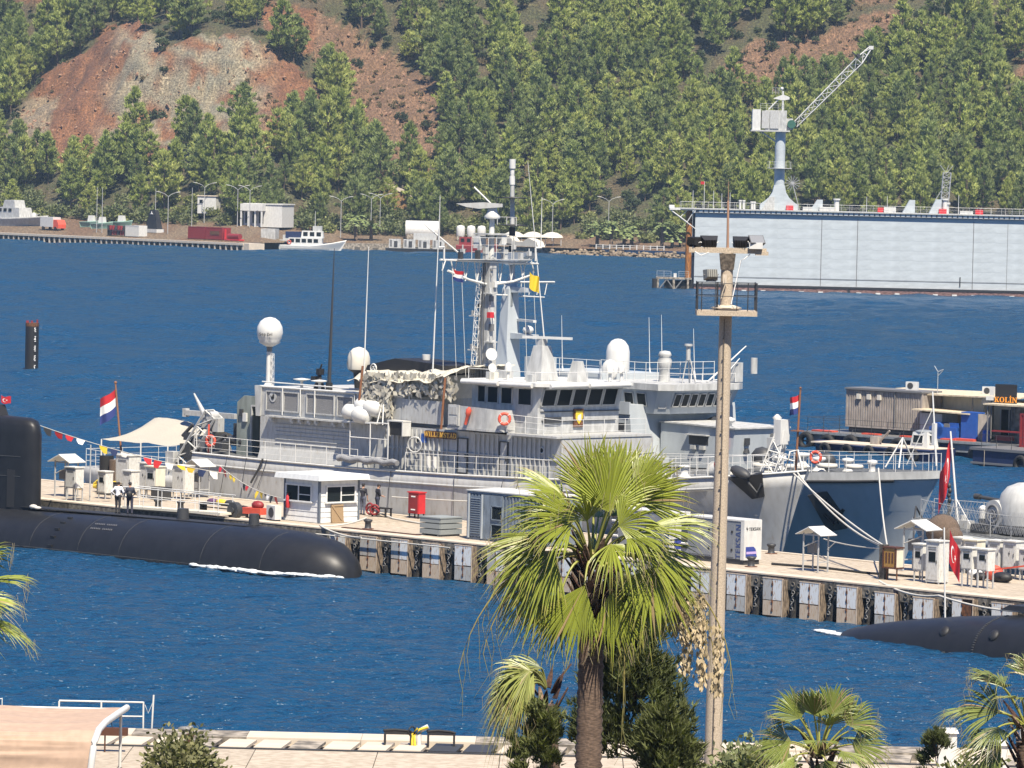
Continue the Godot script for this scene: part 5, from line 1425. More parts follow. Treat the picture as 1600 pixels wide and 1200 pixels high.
func build_frigate():
	var s := thing("frigate", "grey warship at the right end of the pier, bow with domed gun turret pointing left", "warship", onp(21.5, 16.5, 0))
	var st := [[0, 2.6, 0.1, 0.04, 3.95], [0.5, 3.0, 0.6, 0.2, 3.9], [2.5, 4.5, 1.9, 0.7, 3.75], [6, 7, 3.3, 1.7, 3.6], [12, 12.5, 4.4, 3.0, 3.5], [24, 24, 5.2, 4.6, 3.5], [44, 44, 5.4, 5.1, 3.5]]
	obj("hull", G.new().loft(hull_rings(st), true, true), M.ship_blue_grey, s)
	var dk := G.new()
	for i in st.size() - 1:
		var a: Array = st[i]
		var b: Array = st[i + 1]
		dk.quad(v3(a[0], a[4] + 0.012, a[2] - 0.05), v3(b[0], b[4] + 0.012, b[2] - 0.05), v3(b[0], b[4] + 0.012, -b[2] + 0.05), v3(a[0], a[4] + 0.012, -a[2] + 0.05))
	obj("deck", dk, M.deck_grey, s)
	# domed gun house, trunnion drum and barrel
	var t := v3(8.0, 3.7, 0.2)
	obj("gun_ring", G.new().lathe([Vector2(1.6, 0), Vector2(1.6, 0.35), Vector2(1.3, 0.4)], Transform3D(Basis.IDENTITY, t), 24), M.dark_steel, s)
	var gun := obj("gun_house", G.new().lathe([Vector2(1.5, 0.4), Vector2(1.56, 0.9), Vector2(1.54, 1.5), Vector2(1.4, 1.95), Vector2(1.1, 2.3), Vector2(0.6, 2.5), Vector2(0.01, 2.55)], Transform3D(Basis.IDENTITY, t), 30), M.ship_grey_pale, s)
	obj("trunnion_drum", G.new().tube(t + v3(-1.1, 0.9, 0.75), t + v3(-1.2, 0.9, 1.35), 0.72, 0.72, 22), M.ship_grey_pale, gun)
	obj("drum_face", G.new().torus(Transform3D(Basis(Y, -0.2), t + v3(-1.2, 0.9, 1.36)), 0.45, 0.07, 20, 5).torus(Transform3D(Basis(Y, -0.2), t + v3(-1.2, 0.9, 1.36)), 0.2, 0.07, 16, 5).ball(t + v3(-1.2, 0.9, 1.36), v3(0.1, 0.1, 0.08), 8), M.mid_steel, gun)
	obj("barrel", G.new().tube(t + v3(-1.3, 1.45, 0), t + v3(-3.3, 1.6, 0.0), 0.11, 0.09, 9).tube(t + v3(-3.25, 1.6, 0), t + v3(-3.6, 1.62, 0), 0.15, 0.16, 9), M.dark_steel, gun)
	obj("front_lamp", G.new().tube(t + v3(-2.0, 0.5, 1.2), t + v3(-2.0, 1.1, 1.2), 0.2, -1, 8).ball(t + v3(-2.0, 1.1, 1.2), v3(0.22, 0.2, 0.22), 10), M.white, s)
	# safety nets on slanting posts round the deck edge
	var nets := G.new()
	for side in [1, -1]:
		for i in 70:
			var x := 1.2 + 0.16 * i
			var w := 0.3 + x * 0.35 if x < 8.0 else 3.1 + (x - 8.0) * 0.2
			nets.tube(v3(x, 3.8, w * side), v3(x + 0.5, 4.95, w * side), 0.011, -1, 3)
			if i % 2 == 0: nets.tube(v3(x + 0.5, 3.8, w * side), v3(x, 4.95, w * side), 0.008, -1, 3)
	obj("safety_net", nets, M.galvanised, s)
	rail(s, [v3(1.0, 3.8, 0.5), v3(6.0, 3.65, 2.6), v3(8.0, 3.6, 3.1), v3(22.0, 3.5, 5.0)], 1.15, 1.5, 2, M.galvanised)
	rail(s, [v3(1.0, 3.8, -0.5), v3(6.0, 3.65, -2.6), v3(8.0, 3.6, -3.1), v3(22.0, 3.5, -5.0)], 1.15, 1.5, 2, M.galvanised)
	for q in [[4.0, 0.6], [5.2, -0.4], [12.0, 2.6], [12.6, 1.2], [6.3, 1.8]]:
		obj("deck_fitting", G.new().box(v3(q[0], 3.8, q[1]), v3(1.0, 0.55, 0.6)).tube(v3(q[0], 3.7, q[1]), v3(q[0], 4.35, q[1]), 0.2, 0.16, 8), M.dark_steel if q[0] > 5.5 else M.ship_grey, s)
	obj("bow_fairlead", G.new().path([v3(0.4, 3.9, 0.3), v3(0.2, 4.5, 0), v3(0.4, 3.9, -0.3)], 0.06, 6), M.dark_steel, s)
	obj("ensign_staff", G.new().tube(v3(4.2, 3.6, 1.2), v3(3.5, 8.6, 1.2), 0.07, 0.045, 7).tube(v3(3.4, 3.7, 1.2), v3(3.95, 5.2, 1.2), 0.03, -1, 4).tube(v3(5.2, 3.7, 1.2), v3(4.0, 5.2, 1.2), 0.03, -1, 4), M.white_rail, s)
	var knots := G.new()
	for i in 9: knots.ball(v3(3.55 + 0.06 * (i % 2), 3.9 + 0.24 * i, 1.25), v3(0.12, 0.16, 0.1), 6)
	obj("furled_bunting", knots, M.dark_steel, s)

# ---------- submarines ----------
func sub_hull(st: Array) -> G:
	# stations: [x, crown height, half beam, half breadth of the flat casing top]
	var rings := []
	for s in st:
		var ring := []
		for k in 26:
			var a := TAU * k / 26.0
			var cz := sin(a)
			var cy := cos(a)
			var mid: float = minf(s[1] - 0.1, -0.6)
			var y: float = mid + (s[1] - mid) * pow(maxf(cy, 0.0), 0.8) if cy >= 0.0 else mid + 2.4 * cy * minf(1.0, s[2] / 2.0)
			ring.append(v3(s[0], y, s[2] * signf(cz) * pow(absf(cz), 0.85)))
		rings.append(ring)
	return G.new().loft(rings, true, true)

func seam(st: Array, x: float, z0: float, z1: float, sidez := 1.0) -> Array:
	# a line over the casing at one station
	var a: Array = st[0]
	var b: Array = st[1]
	for i in st.size() - 1:
		if x >= st[i][0] and x <= st[i + 1][0]: a = st[i]; b = st[i + 1]
	var t: float = (x - a[0]) / (b[0] - a[0])
	var top: float = lerpf(a[1], b[1], t)
	var w: float = lerpf(a[2], b[2], t)
	var mid := minf(top - 0.1, -0.6)
	var p := []
	for i in 9:
		var k := lerpf(z0, z1, i / 8.0)
		var an := k * PI / 2
		p.append(v3(x, mid + (top - mid) * pow(maxf(cos(an), 0), 0.8) + 0.005, w * pow(sin(an), 0.85) * sidez + 0.01))
	return p

func build_submarines():
	var dark: Material = M.sub_black
	var s := thing("submarine", "black submarine beside the pier with a tall sail at the left edge", "submarine", onp(0, -2.9, 0))
	var st := [[-70, 1.9, 3.0], [-27, 1.78, 3.0], [-20, 1.95, 3.0], [-13.4, 2.09, 2.98], [-8.1, 2.15, 2.9], [-4.0, 2.08, 2.55], [-1.95, 1.8, 2.05], [-0.7, 1.25, 1.35], [-0.1, 0.6, 0.7], [0.12, -0.2, 0.2], [0.14, -0.8, 0.1]]
	var h := obj("hull", sub_hull(st), dark, s)
	for x in [-23.4, -19.2, -15.7, -9.0, -4.5]: obj("plate_seam", G.new().path(seam(st, x, 0.1, 0.86), 0.008, 4), M.sub_line, h)
	obj("casing_line", G.new().path([v3(-60, -0.0, 3.0), v3(-27, 0.02, 3.01), v3(-14, 0.1, 3.0), v3(-8, 0.12, 2.92)], 0.012, 4), M.sub_line, h)
	for k in 5:
		var p: Array = seam(st, -21.6, 0.30 + 0.135 * k, 0.30 + 0.135 * k + 0.01)
		obj("step_recess", G.new().box(p[0] + v3(0, 0, 0.01), v3(0.34, 0.1, 0.12)), M.black, h)
	for k in 12:
		for e in 2:
			var p: Array = seam(st, -18.9 + 0.15 * k + (0.12 if k > 5 else 0.0), 0.40 + 0.1 * e, 0.41 + 0.1 * e)
			obj("white_mark", G.new().prism([Vector2(-0.035, -0.05), Vector2(0.035, -0.05), Vector2(0.01, 0.05), Vector2(-0.01, 0.05)], 0.02, Transform3D(Basis(X, -0.75 + 0.2 * e), p[0])), M.mid_steel, h)
	for k in 22:
		obj("limber_hole", G.new().box(v3(-24.0 + 0.85 * k + 0.2 * sin(k * 3.0), -0.02, 2.97 if k < 18 else 2.97 - (k - 17) * 0.05), v3(0.3, 0.14, 0.12)), M.black, h)
	obj("deck_strip", G.new().box(v3(-20, 2.0, 0), v3(24, 0.03, 1.2), Basis(Z, 0.012)), M.black, h)
	for q in [[-14.2, 2.05, 0.35], [-8.3, 2.15, 0.3]]:
		obj("deck_capstan", G.new().tube(v3(q[0], q[1] - 0.1, -0.3), v3(q[0], q[1] + 0.6, -0.3), q[2], q[2] * 0.9, 14), M.dark_steel, s)
	# sail: a thin rounded tower with a soft top edge, door recess and plate lines
	var rings := []
	for k in [[1.6, 1.0], [5.9, 0.99], [6.4, 0.95], [6.7, 0.87], [6.85, 0.7], [6.88, 0.35]]:
		var ring := []
		for i in 28:
			var a := TAU * i / 28.0
			var f: float = k[1]
			ring.append(v3(-33.0 + 6.55 * cos(a) * lerpf(1.0, f, 0.4) * (1.0 if cos(a) > 0 else 1.1), k[0], 1.05 * signf(sin(a)) * pow(absf(sin(a)), 0.75) * f))
		rings.append(ring)
	var sail := obj("sail", G.new().loft(rings, true, true), dark, s)
	obj("door_recess", G.new().box(v3(-27.75, 2.9, 0.66), v3(0.95, 2.1, 0.1), Basis(Y, 0.36)), M.black, sail)
	for y in [3.6, 4.7]: obj("plate_seam", G.new().path([v3(-39, y, 1.0), v3(-33, y, 1.065), v3(-29, y, 0.93), v3(-27.3, y, 0.63)], 0.012, 4), M.sub_line, sail)
	for x in [-30.2, -32.3]: obj("plate_seam", G.new().tube(v3(x, 4.7, 1.02), v3(x, 6.2, 1.0), 0.012, -1, 4), M.sub_line, sail)
	obj("small_fin", G.new().box(v3(-29.7, 3.9, 1.06), v3(0.7, 0.05, 0.2)).tube(v3(-29.6, 3.85, 1.04), v3(-28.9, 2.2, 1.0), 0.03, -1, 4), M.sub_line, sail)
	obj("bridge_fairing", G.new().box(v3(-31.3, 7.15, 0), v3(2.6, 0.6, 1.2), Basis.IDENTITY, Vector2(0.85, 0.8)), M.black, sail)
	obj("flag_mast", G.new().tube(v3(-30.2, 6.8, 0.2), v3(-30.25, 8.1, 0.2), 0.03, -1, 5), M.white_rail, sail)
	obj("deck_bundle", G.new().ball(v3(-26.2, 1.98, 0.5), v3(0.3, 0.14, 0.2), 10).ball(v3(-25.7, 1.95, 0.6), v3(0.25, 0.1, 0.2), 10), M.rope, s)
	# second submarine, only its tapering end in view
	var s2 := thing("submarine", "black submarine in front of the pier at right, its tapered end pointing left", "submarine", onp(0, -2.9, 0))
	var st2 := [[34.8, -0.5, 0.3], [34.9, 0.0, 0.8], [35.7, 0.32, 1.5], [37.2, 0.66, 2.0], [39.0, 0.96, 2.25], [42.0, 1.36, 2.6], [46.0, 1.74, 2.85], [51.0, 1.98, 2.9], [58.0, 2.1, 3.0], [85.0, 2.1, 3.0]]
	var h2 := obj("hull", sub_hull(st2), dark, s2)
	obj("deck_casing", G.new().box(v3(56, 2.05, 0), v3(22, 0.24, 1.3), Basis.IDENTITY, Vector2(0.96, 0.8)), dark, s2)
	for x in [45.2]:
		var p: Array = seam(st2, x, 0.05, 0.92)
		for i in 26:
			obj("rivet", G.new().box(p[0].lerp(p[8], 0) if i == 0 else _on(p, i / 26.0), v3(0.1, 0.04, 0.06)), M.sub_line, h2)
	for k in 18:
		var p: Array = seam(st2, 38.4 + 0.42 * k, 0.88, 0.89)
		obj("rivet", G.new().box(p[0], v3(0.14, 0.04, 0.06)), M.sub_line, h2)
	for k in 34:
		var p: Array = seam(st2, 45.4 + 0.25 * k, 0.95, 0.96)
		obj("rivet", G.new().box(p[0], v3(0.06, 0.04, 0.06)), M.sub_line, h2)
	for q in [[43.0, 0.56], [46.2, 0.6]]:
		var p: Array = seam(st2, q[0], q[1], q[1] + 0.01)
		obj("side_opening", G.new().ball(p[0], v3(0.28, 0.3, 0.12), 10, Basis(X, -0.6)), M.black, h2)
		obj("opening_bolt", G.new().ball(p[0] + v3(0, -0.05, 0.1), v3(0.06, 0.06, 0.06), 6), M.white, h2)
	obj("flagstaff", G.new().tube(v3(41.3, 1.1, 0.2), v3(41.1, 5.4, 0.2), 0.045, 0.035, 6), M.white_rail, s2)
	# broken water along the first hull's bow and at the second one's end
	var r := RandomNumberGenerator.new()
	r.seed = 3
	var f := G.new()
	f.sm(true)
	for i in 110:
		var t := pow(i / 109.0, 0.7) + r.randf_range(-0.01, 0.01)
		var x := lerpf(-9.2, 0.1, t)
		var w := 2.98 if x < -6.0 else (2.98 * sqrt(maxf(0.0, 1.0 - pow((x + 6.0) / 6.4, 2.0))))
		f.ball(v3(x, 0.03 + r.randf() * 0.1, w + 0.1 + r.randf_range(-0.08, 0.18)), v3(r.randf_range(0.2, 0.6), r.randf_range(0.03, 0.11), r.randf_range(0.08, 0.28)), 6, Basis(Y, r.randf_range(-0.4, 0.4)))
	var fo := struct("bow_foam", f, M.foam, onp(0, -2.9, 0))
	var f2 := G.new()
	for i in 150:
		var t := pow(r.randf(), 0.7)
		var x := lerpf(33.2, 36.4, t)
		f2.ball(v3(x, 0.0, r.randf_range(-0.15, 0.35) + t * 1.0), v3(r.randf_range(0.15, 0.5), r.randf_range(0.02, 0.06), r.randf_range(0.05, 0.2)), 6, Basis(Y, r.randf_range(-0.5, 0.5)))
	struct("stern_foam", f2, M.foam, onp(0, -2.9, 0))

func _on(p: Array, t: float) -> Vector3:
	var k := t * (p.size() - 1)
	var i := mini(int(k), p.size() - 2)
	return p[i].lerp(p[i + 1], k - i)

# ---------- the far shore ----------
func land(x: float, z: float, turn := 0.0) -> Transform3D:
	return at(x, land_y(x, z), z, turn)

func container(called: String, label: String, xf: Transform3D, m: Material, L := 6.1, h := 2.6, w := 2.44, group := "", ribs := 18) -> Node3D:
	var t := thing(called, label, "container", xf, group)
	obj("body", G.new().box(v3(0, h / 2, 0), v3(L - 0.1, h - 0.1, w - 0.1)), m, t)
	var fr := G.new()
	for x in [-1, 1]:
		for z in [-1, 1]: fr.box(v3(x * (L / 2 - 0.06), h / 2, z * (w / 2 - 0.06)), v3(0.13, h, 0.13))
	for z in [-1, 1]: fr.box(v3(0, h - 0.06, z * (w / 2 - 0.06)), v3(L - 0.27, 0.12, 0.13)).box(v3(0, 0.07, z * (w / 2 - 0.06)), v3(L - 0.27, 0.14, 0.13))
	obj("corner_frame", fr, m, t)
	var rb := G.new()
	for i in ribs:
		var x := -L / 2 + 0.25 + (L - 0.5) * (i + 0.5) / ribs
		rb.box(v3(x, h / 2, w / 2 - 0.03), v3((L - 0.5) / ribs * 0.5, h - 0.3, 0.05))
	obj("corrugation", rb, m, t)
	return t

func double_lamp(h := 9.0) -> Node3D:
	var t := thing("street_lamp", "", "street lamp")
	obj("post", G.new().tube(Vector3.ZERO, Y * h, 0.11, 0.07, 6), M.galvanised, t)
	for s in [-1, 1]:
		var a := obj("arm", G.new().path([Y * h, v3(0.7 * s, h + 0.6, 0), v3(1.9 * s, h + 1.05, 0)], 0.06, 5), M.galvanised, t)
		obj("lamp_head", G.new().box(v3(2.3 * s, h + 1.12, 0), v3(0.9, 0.12, 0.28), Basis(Z, 0.15 * s)), M.white, a)
	return t

func far_palm(r: RandomNumberGenerator, h: float) -> Array:
	var t := G.new(true)
	t.col(Color(0.14, 0.10, 0.07)).tube(v3(0, -0.3, 0), v3(0.1, h, 0), 0.3, 0.24, 8)
	var g := G.new(true)
	for i in 34:
		var w := r.randf() * TAU
		var up := r.randf_range(-0.5, 1.1)
		var L := r.randf_range(1.6, 2.3)
		var d := v3(cos(w), 0, sin(w))
		var last := v3(0.1, h, 0)
		var side := d.cross(Y)
		for k in 5:
			var f := (k + 1) / 5.0
			var p := v3(0.1, h, 0) + d * L * f + Y * (up * L * f * 0.8 - 0.9 * f * f)
			for s in [-1, 1]:
				g.st.set_color(Color(0.15, 0.19, 0.06) * r.randf_range(0.6, 1.3))
				g.tri(last, p, (last + p) / 2 + side * s * 0.42 - Y * 0.12)
			last = p
	return [t.mesh(), g.mesh()]

func build_far_shore():
	var r := RandomNumberGenerator.new()
	r.seed = 15
	# open-piled quay at left: slab, dark space below, pale piles
	var fq := at(-60, 0, -1132, deg_to_rad(-48.5))
	var q := struct("far_quay", G.new().box(v3(-52, 1.45, -2.0), v3(104, 0.5, 4.4)), M.concrete_pale, fq)
	obj("back_wall", G.new().box(v3(-52, 0.3, -3.0), v3(103, 2.2, 1.0)), M.concrete, q)
	var pile := G.new().box(v3(0, 0.4, 0), v3(0.42, 1.7, 0.4)).mesh()
	for i in 50: obj("pile", pile, M.concrete_pale, q).position = v3(-0.3 - 2.0 * i, 0, -0.1)
	obj("quay_end", G.new().box(v3(0.9, 0.7, -2.2), v3(1.9, 2.0, 4.4)), M.concrete_pale, q)
	# the basin wall and the rough rock edge further right
	var bw := struct("basin_wall", G.new().box(v3(0, 0.6, -1.5), v3(62, 2.2, 3.0)), M.concrete, at(-11, 0, -1166, deg_to_rad(3)))
	for i in 15: obj("recess_shade", G.new().box(v3(-29 + 4.1 * i, 0.3, 0.02), v3(1.3, 1.0, 0.08)), M.concrete_wet, bw)  # darker blocks paint the shade of recesses onto the wall
	var rocks := G.new(true)
	for i in 620:
		var x := r.randf_range(8.0, 62.0)
		var z := shore_z(x) + r.randf_range(-2.5, 2.0)
		var c := Color(0.24, 0.19, 0.13).lerp(Color(0.10, 0.075, 0.05), r.randf())
		rocks.col(c).ball(v3(x, r.randf_range(-0.1, 0.9) - (z - shore_z(x)) * 0.2, z), v3(r.randf_range(0.25, 0.7), r.randf_range(0.2, 0.5), r.randf_range(0.3, 0.7)), 5, Basis(Y, r.randf() * 6.0))
	var ro := obj("shore_rocks", rocks, vmat("rock", 0.9))
	tag(ro, "brown rocks heaped along the far shore beside the dock", "rocks")
	ro.set_meta("kind", "stuff")
	# --- things on the left quay, turned with it
	var turn := deg_to_rad(-48.5)
	container("freight_container", "dark red container on the far quay, closed side, left one of two in line", land(-70.8, -1152, turn), M.maroon, 6.1, 2.7, 2.44, "red containers on the far quay")
	var c2 := container("freight_container", "dark red container on the far quay with folded crane parts before it", land(-66.6, -1147.2, turn), M.maroon, 6.1, 2.7, 2.44, "red containers on the far quay")
	obj("side_hatch", G.new().box(v3(0.4, 1.5, 1.25), v3(3.4, 0.8, 0.06)), M.rust, c2)
	var gear := thing("pump_skid", "low red pump skid on the far quay in front of the red containers", "machine", land(-62.6, -1142.0, turn))
	obj("tank", G.new().tube(v3(-2, 0.9, 0), v3(2, 0.9, 0), 0.6, -1, 12), M.maroon, gear)
	obj("base_frame", G.new().box(v3(0, 0.15, 0), v3(5, 0.3, 1.6)), M.red, gear)
	obj("lifting_post", G.new().box(v3(-2.9, 1.2, 0.4), v3(0.4, 2.4, 0.4)), M.red, gear)
	container("freight_container", "white container on the far quay beside the black fin", land(-86.5, -1168.5, turn), M.white, 5.0, 2.5, 2.44)
	var rack := thing("storage_rack", "dark storage rack of red and brown drums at the edge of the far quay", "rack", land(-91.0, -1172.5, turn))
	for i in 6:
		for j in 2: obj("drum", G.new().tube(v3(-2.6 + 1.02 * i, 0.25 + 1.15 * j, 0), v3(-2.6 + 1.02 * i, 1.25 + 1.15 * j, 0), 0.45, -1, 9), M.maroon if (i + j) % 3 else M.dark_steel, rack)
	obj("rack_frame", G.new().box(v3(0, 1.32, 0), v3(6.4, 0.1, 1.2)).box(v3(-3.2, 1.2, 0), v3(0.1, 2.5, 1.2)).box(v3(3.2, 1.2, 0), v3(0.1, 2.5, 1.2)), M.dark_steel, rack)
	var fin := thing("submarine_fin", "black fin shape on a white base standing on the far quay", "monument", land(-83.0, -1176, turn))
	obj("fin", G.new().box(v3(0, 3.0, 0), v3(4.4, 4.4, 1.6), Basis.IDENTITY, Vector2(0.42, 0.6)), M.black, fin)
	obj("base", G.new().box(v3(0, 0.4, 0), v3(4.8, 0.8, 2.2)), M.white, fin)
	obj("white_star", G.new().prism([Vector2(-0.5, -0.2), Vector2(-0.15, 0.1), Vector2(0, 0.5), Vector2(0.15, 0.1), Vector2(0.5, -0.2), Vector2(0, -0.15)], 0.05, Transform3D(Basis.IDENTITY, v3(-0.1, 4.4, 0.66))), M.flag_white, fin)
	var van := thing("box_lorry", "white box lorry with an orange cab on the far quay at left", "lorry", land(-108.5, -1200, turn))
	obj("box_body", G.new().box(v3(-0.8, 1.9, 0), v3(5.0, 2.3, 2.3)), M.white, van)
	obj("cab", G.new().prism([Vector2(1.8, 0.5), Vector2(3.8, 0.5), Vector2(3.8, 1.4), Vector2(3.3, 2.4), Vector2(1.8, 2.5)], 2.2, Transform3D(Basis.IDENTITY, v3(0, 0, -1.1))), M.orange_red, van)
	for x in [-2.2, 2.6]:
		for z in [-1.0, 1.0]: obj("wheel", G.new().tube(v3(x, 0.45, z - 0.15), v3(x, 0.45, z + 0.15), 0.45, -1, 10), M.rubber, van)
	for q2 in [[-99.5, -1202.0], [-96.5, -1196.0], [-92.0, -1196.5]]:
		var b := thing("small_boat", ["green hulled boat with a white cabin laid up ashore, leftmost of three", "green hulled boat laid up ashore by the tall poles", "small pale boat laid up ashore right of the tall poles"][[-99.5, -96.5, -92.0].find(q2[0])], "boat", land(q2[0], q2[1], turn + 0.3), "boats laid up behind the far quay")
		obj("hull", G.new().loft(hull_rings([[-3, -2.6, 0.9, 0.5, 1.2], [0, 0, 1.1, 0.6, 1.3], [2.2, 1.6, 0.7, 0.3, 1.5], [3.2, 2.2, 0.05, 0.02, 1.7]])), M.green_boat, b)
		obj("cabin", G.new().box(v3(0, 2.0, 0), v3(1.6, 1.4, 1.2), Basis.IDENTITY, Vector2(0.8, 0.8)), M.white, b)
	# patrol craft at the left edge
	var pb := thing("patrol_boat", "grey patrol boat behind the far quay at the left edge", "boat", at(-119.0, 2.6, -1221, turn))
	obj("hull", G.new().loft(hull_rings([[-13, -12.5, 3, 2.5, 2.2], [0, 0, 3.2, 2.6, 2.3], [8, 6, 2.2, 1.0, 2.7], [13, 9, 0.1, 0.05, 3.2]])), M.ship_grey_pale, pb)
	obj("deckhouse", G.new().box(v3(-2, 3.5, 0), v3(12, 2.6, 4), Basis.IDENTITY, Vector2(0.9, 0.9)).box(v3(-1, 5.6, 0), v3(5, 1.9, 3.2), Basis.IDENTITY, Vector2(0.8, 0.9)), M.ship_grey_pale, pb)
	obj("gun", G.new().lathe([Vector2(0.9, 0), Vector2(0.8, 0.8), Vector2(0.02, 1.2)], Transform3D(Basis.IDENTITY, v3(7, 2.6, 0)), 12).tube(v3(7, 3.2, 0), v3(9.4, 3.5, 0), 0.08, -1, 6), M.ship_grey_pale, pb)
	for x in [-4.0, -2.0, 0.0]: obj("window", G.new().box(v3(x, 4.2, 1.95), v3(1.2, 0.7, 0.05)), M.window_glass, pb)
	# buildings at the foot of the hill
	var bl := thing("white_building", "low white building with a columned porch behind the far quay", "building", land(-57.0, -1182, -0.35))
	obj("wall", G.new().box(v3(0, 2.6, 0), v3(9.6, 5.2, 7)), M.white, bl)
	obj("porch_roof", G.new().box(v3(-2.1, 4.5, 4.4), v3(5.6, 1.6, 1.9)), M.white, bl)
	obj("flat_roof", G.new().box(v3(0, 5.3, 0), v3(10.0, 0.25, 7.4)), M.white, bl)
	for x in [-4.7, -2.9, -1.2, 0.4]: obj("column", G.new().box(v3(x, 1.85, 5.1), v3(0.35, 3.7, 0.35)), M.white, bl)
	for x in [-3.8, -2.0, -0.4]:
		var w := obj("window", G.new().box(v3(x, 2.1, 3.52), v3(1.2, 2.6, 0.06)), M.mid_steel, bl)
		obj("pane", G.new().box(v3(x, 2.1, 3.56), v3(1.0, 2.4, 0.03)), M.window_glass, w)
	var sb := thing("white_hut", "small white hut with one dark window among shrubs above the red containers", "building", land(-71.5, -1196, -0.3))
	obj("wall", G.new().box(v3(0, 2.0, 0), v3(4.6, 4.0, 4)), M.white, sb)
	obj("roof", G.new().box(v3(0, 4.1, 0), v3(5.0, 0.2, 4.4)), M.concrete_pale, sb)
	obj("window", G.new().box(v3(-1.4, 2.8, 2.02), v3(0.8, 0.8, 0.05)), M.window_glass, sb)
	obj("open_bay", G.new().box(v3(-2.32, 1.6, 0), v3(0.05, 3.0, 3.2)), M.dark_steel, sb)
	var sh := thing("stone_hut", "stone hut with a reddish roof in the trees below the red cliff", "building", land(-63.5, -1218, 0.4))
	sh.position.y = land_y(-63.5, -1212)
	obj("wall", G.new().box(v3(0, 2.2, 0), v3(5.4, 6.0, 5)), M.concrete, sh)
	obj("roof", G.new().prism([Vector2(-3.2, 5.2), Vector2(3.2, 5.2), Vector2(0, 6.9)], 5.6, Transform3D(Basis.IDENTITY, v3(0, 0, -2.8))), M.brown_roof, sh)
	for x in [-1.4, 1.2]: obj("window", G.new().box(v3(x, 3.4, 2.52), v3(1.0, 2.0, 0.05)), M.window_glass, sh)
	var rw := thing("retaining_wall", "pale sloping wall beside a road cut into the foot of the hill", "wall", land(-27.5, -1206, 0.0))
	obj("wall", G.new().prism([Vector2(-3.5, 6.4), Vector2(0.5, 5.0), Vector2(4.5, 3.4), Vector2(4.5, 0.5), Vector2(4.1, 0.5), Vector2(4.0, 2.6), Vector2(0.2, 4.2), Vector2(-3.5, 5.5)], 0.6), M.concrete_pale, rw)
	obj("bank_face", G.new().prism([Vector2(-3.5, 5.4), Vector2(4.0, 2.6), Vector2(4.0, 0), Vector2(-4.5, 0)], 0.5, Transform3D(Basis.IDENTITY, v3(0, 0, -0.1))), M.ochre, rw)
	var hs := thing("hill_house", "house with a long reddish roof and shaded veranda above the sloping wall", "building", land(-24.5, -1216, 0.1))
	obj("wall", G.new().box(v3(0, 2.5, 0), v3(6.5, 5.0, 4)), M.concrete, hs)
	obj("roof", G.new().prism([Vector2(-4, 5.0), Vector2(4, 5.0), Vector2(3, 6.2), Vector2(-3, 6.2)], 5.0, Transform3D(Basis.IDENTITY, v3(0, 0, -2.2))), M.brown_roof, hs)
	obj("veranda_shade", G.new().box(v3(0, 3.4, 2.03), v3(5.6, 2.4, 0.05)), M.window_glass, hs)  # dark sheet painted in for the shade under the veranda
	var ls := thing("long_shed", "long low shed with a white barrel roof behind the grey barge", "building", land(-21.5, -1180, 0.0))
	obj("wall", G.new().box(v3(0, 1.4, 0), v3(7.0, 2.8, 4)), M.concrete, ls)
	obj("roof", G.new().lathe([Vector2(2.2, -3.8), Vector2(2.2, 3.8)], Transform3D(Basis(Z, PI / 2), v3(0, 2.0, 0)), 18), M.white, ls)
	for i in 3:
		var t := thing("white_tank", ["white round tank, leftmost of three behind the red hull", "white round tank, middle of three behind the red hull", "white round tank, rightmost of three behind the red hull"][i], "tank", land(-12.6 + 2.4 * i, -1178, 0), "white tanks behind the red hull")
		obj("shell", G.new().lathe([Vector2(0.9, 0), Vector2(1.0, 0.3), Vector2(1.0, 1.9), Vector2(0.8, 2.4), Vector2(0.02, 2.6)], Transform3D(Basis.IDENTITY, v3(0, 1.0, 0)), 14), M.white, t)
		obj("stand", G.new().box(v3(0, 0.5, 0), v3(1.6, 1.0, 1.6)), M.concrete, t)
	var pv := thing("beach_pavilion", "white scalloped canopies on posts by the water behind the masts", "pavilion", at(4.0, 1.7, -1170, 0.05))
	for i in 3: obj("canopy", G.new().lathe([Vector2(2.6, 0), Vector2(2.3, 0.5), Vector2(1.2, 1.1), Vector2(0.02, 1.3)], Transform3D(Basis.IDENTITY, v3(-4.4 + 4.4 * i, 2.2, 0)), 12), M.cream_white, pv)
	for i in 8: obj("post", G.new().tube(v3(-6.2 + 1.8 * i, 0, 1.2), v3(-6.2 + 1.8 * i, 2.3, 1.2), 0.08, -1, 5), M.white, pv)
	obj("plinth", G.new().box(v3(0, -0.3, 0), v3(14, 0.7, 4)), M.concrete, pv)
	# craft in the basin
	var lc := thing("landing_craft", "grey landing craft at the end of the open quay, stern cabin at left", "boat", at(-51.5, 0, -1155, -0.25))
	obj("hull", G.new().loft(hull_rings([[-6, -6, 2.4, 2.2, 1.4], [4, 4, 2.5, 2.3, 1.4], [8, 7, 2.0, 1.6, 1.7]])), M.ship_blue_dark, lc)
	obj("wheelhouse", G.new().box(v3(-4, 3.0, 0), v3(3.4, 3.4, 3)), M.ship_grey_pale, lc)
	obj("deck_cargo", G.new().box(v3(2, 1.9, 0.5), v3(6.5, 0.9, 2)).box(v3(0.5, 2.6, -0.5), v3(2.6, 1.6, 2)), M.ship_grey, lc)
	var fb := thing("passenger_ferry", "white passenger ferry with two rows of dark windows moored by the far quay", "boat", at(-46.0, 0, -1150, -0.06))
	obj("hull", G.new().loft(hull_rings([[-7, -6.8, 1.9, 1.7, 1.3], [0, 0, 2.1, 1.9, 1.2], [5, 4, 1.5, 1.0, 1.9], [8.2, 6.2, 0.1, 0.05, 2.6]])), M.white, fb)
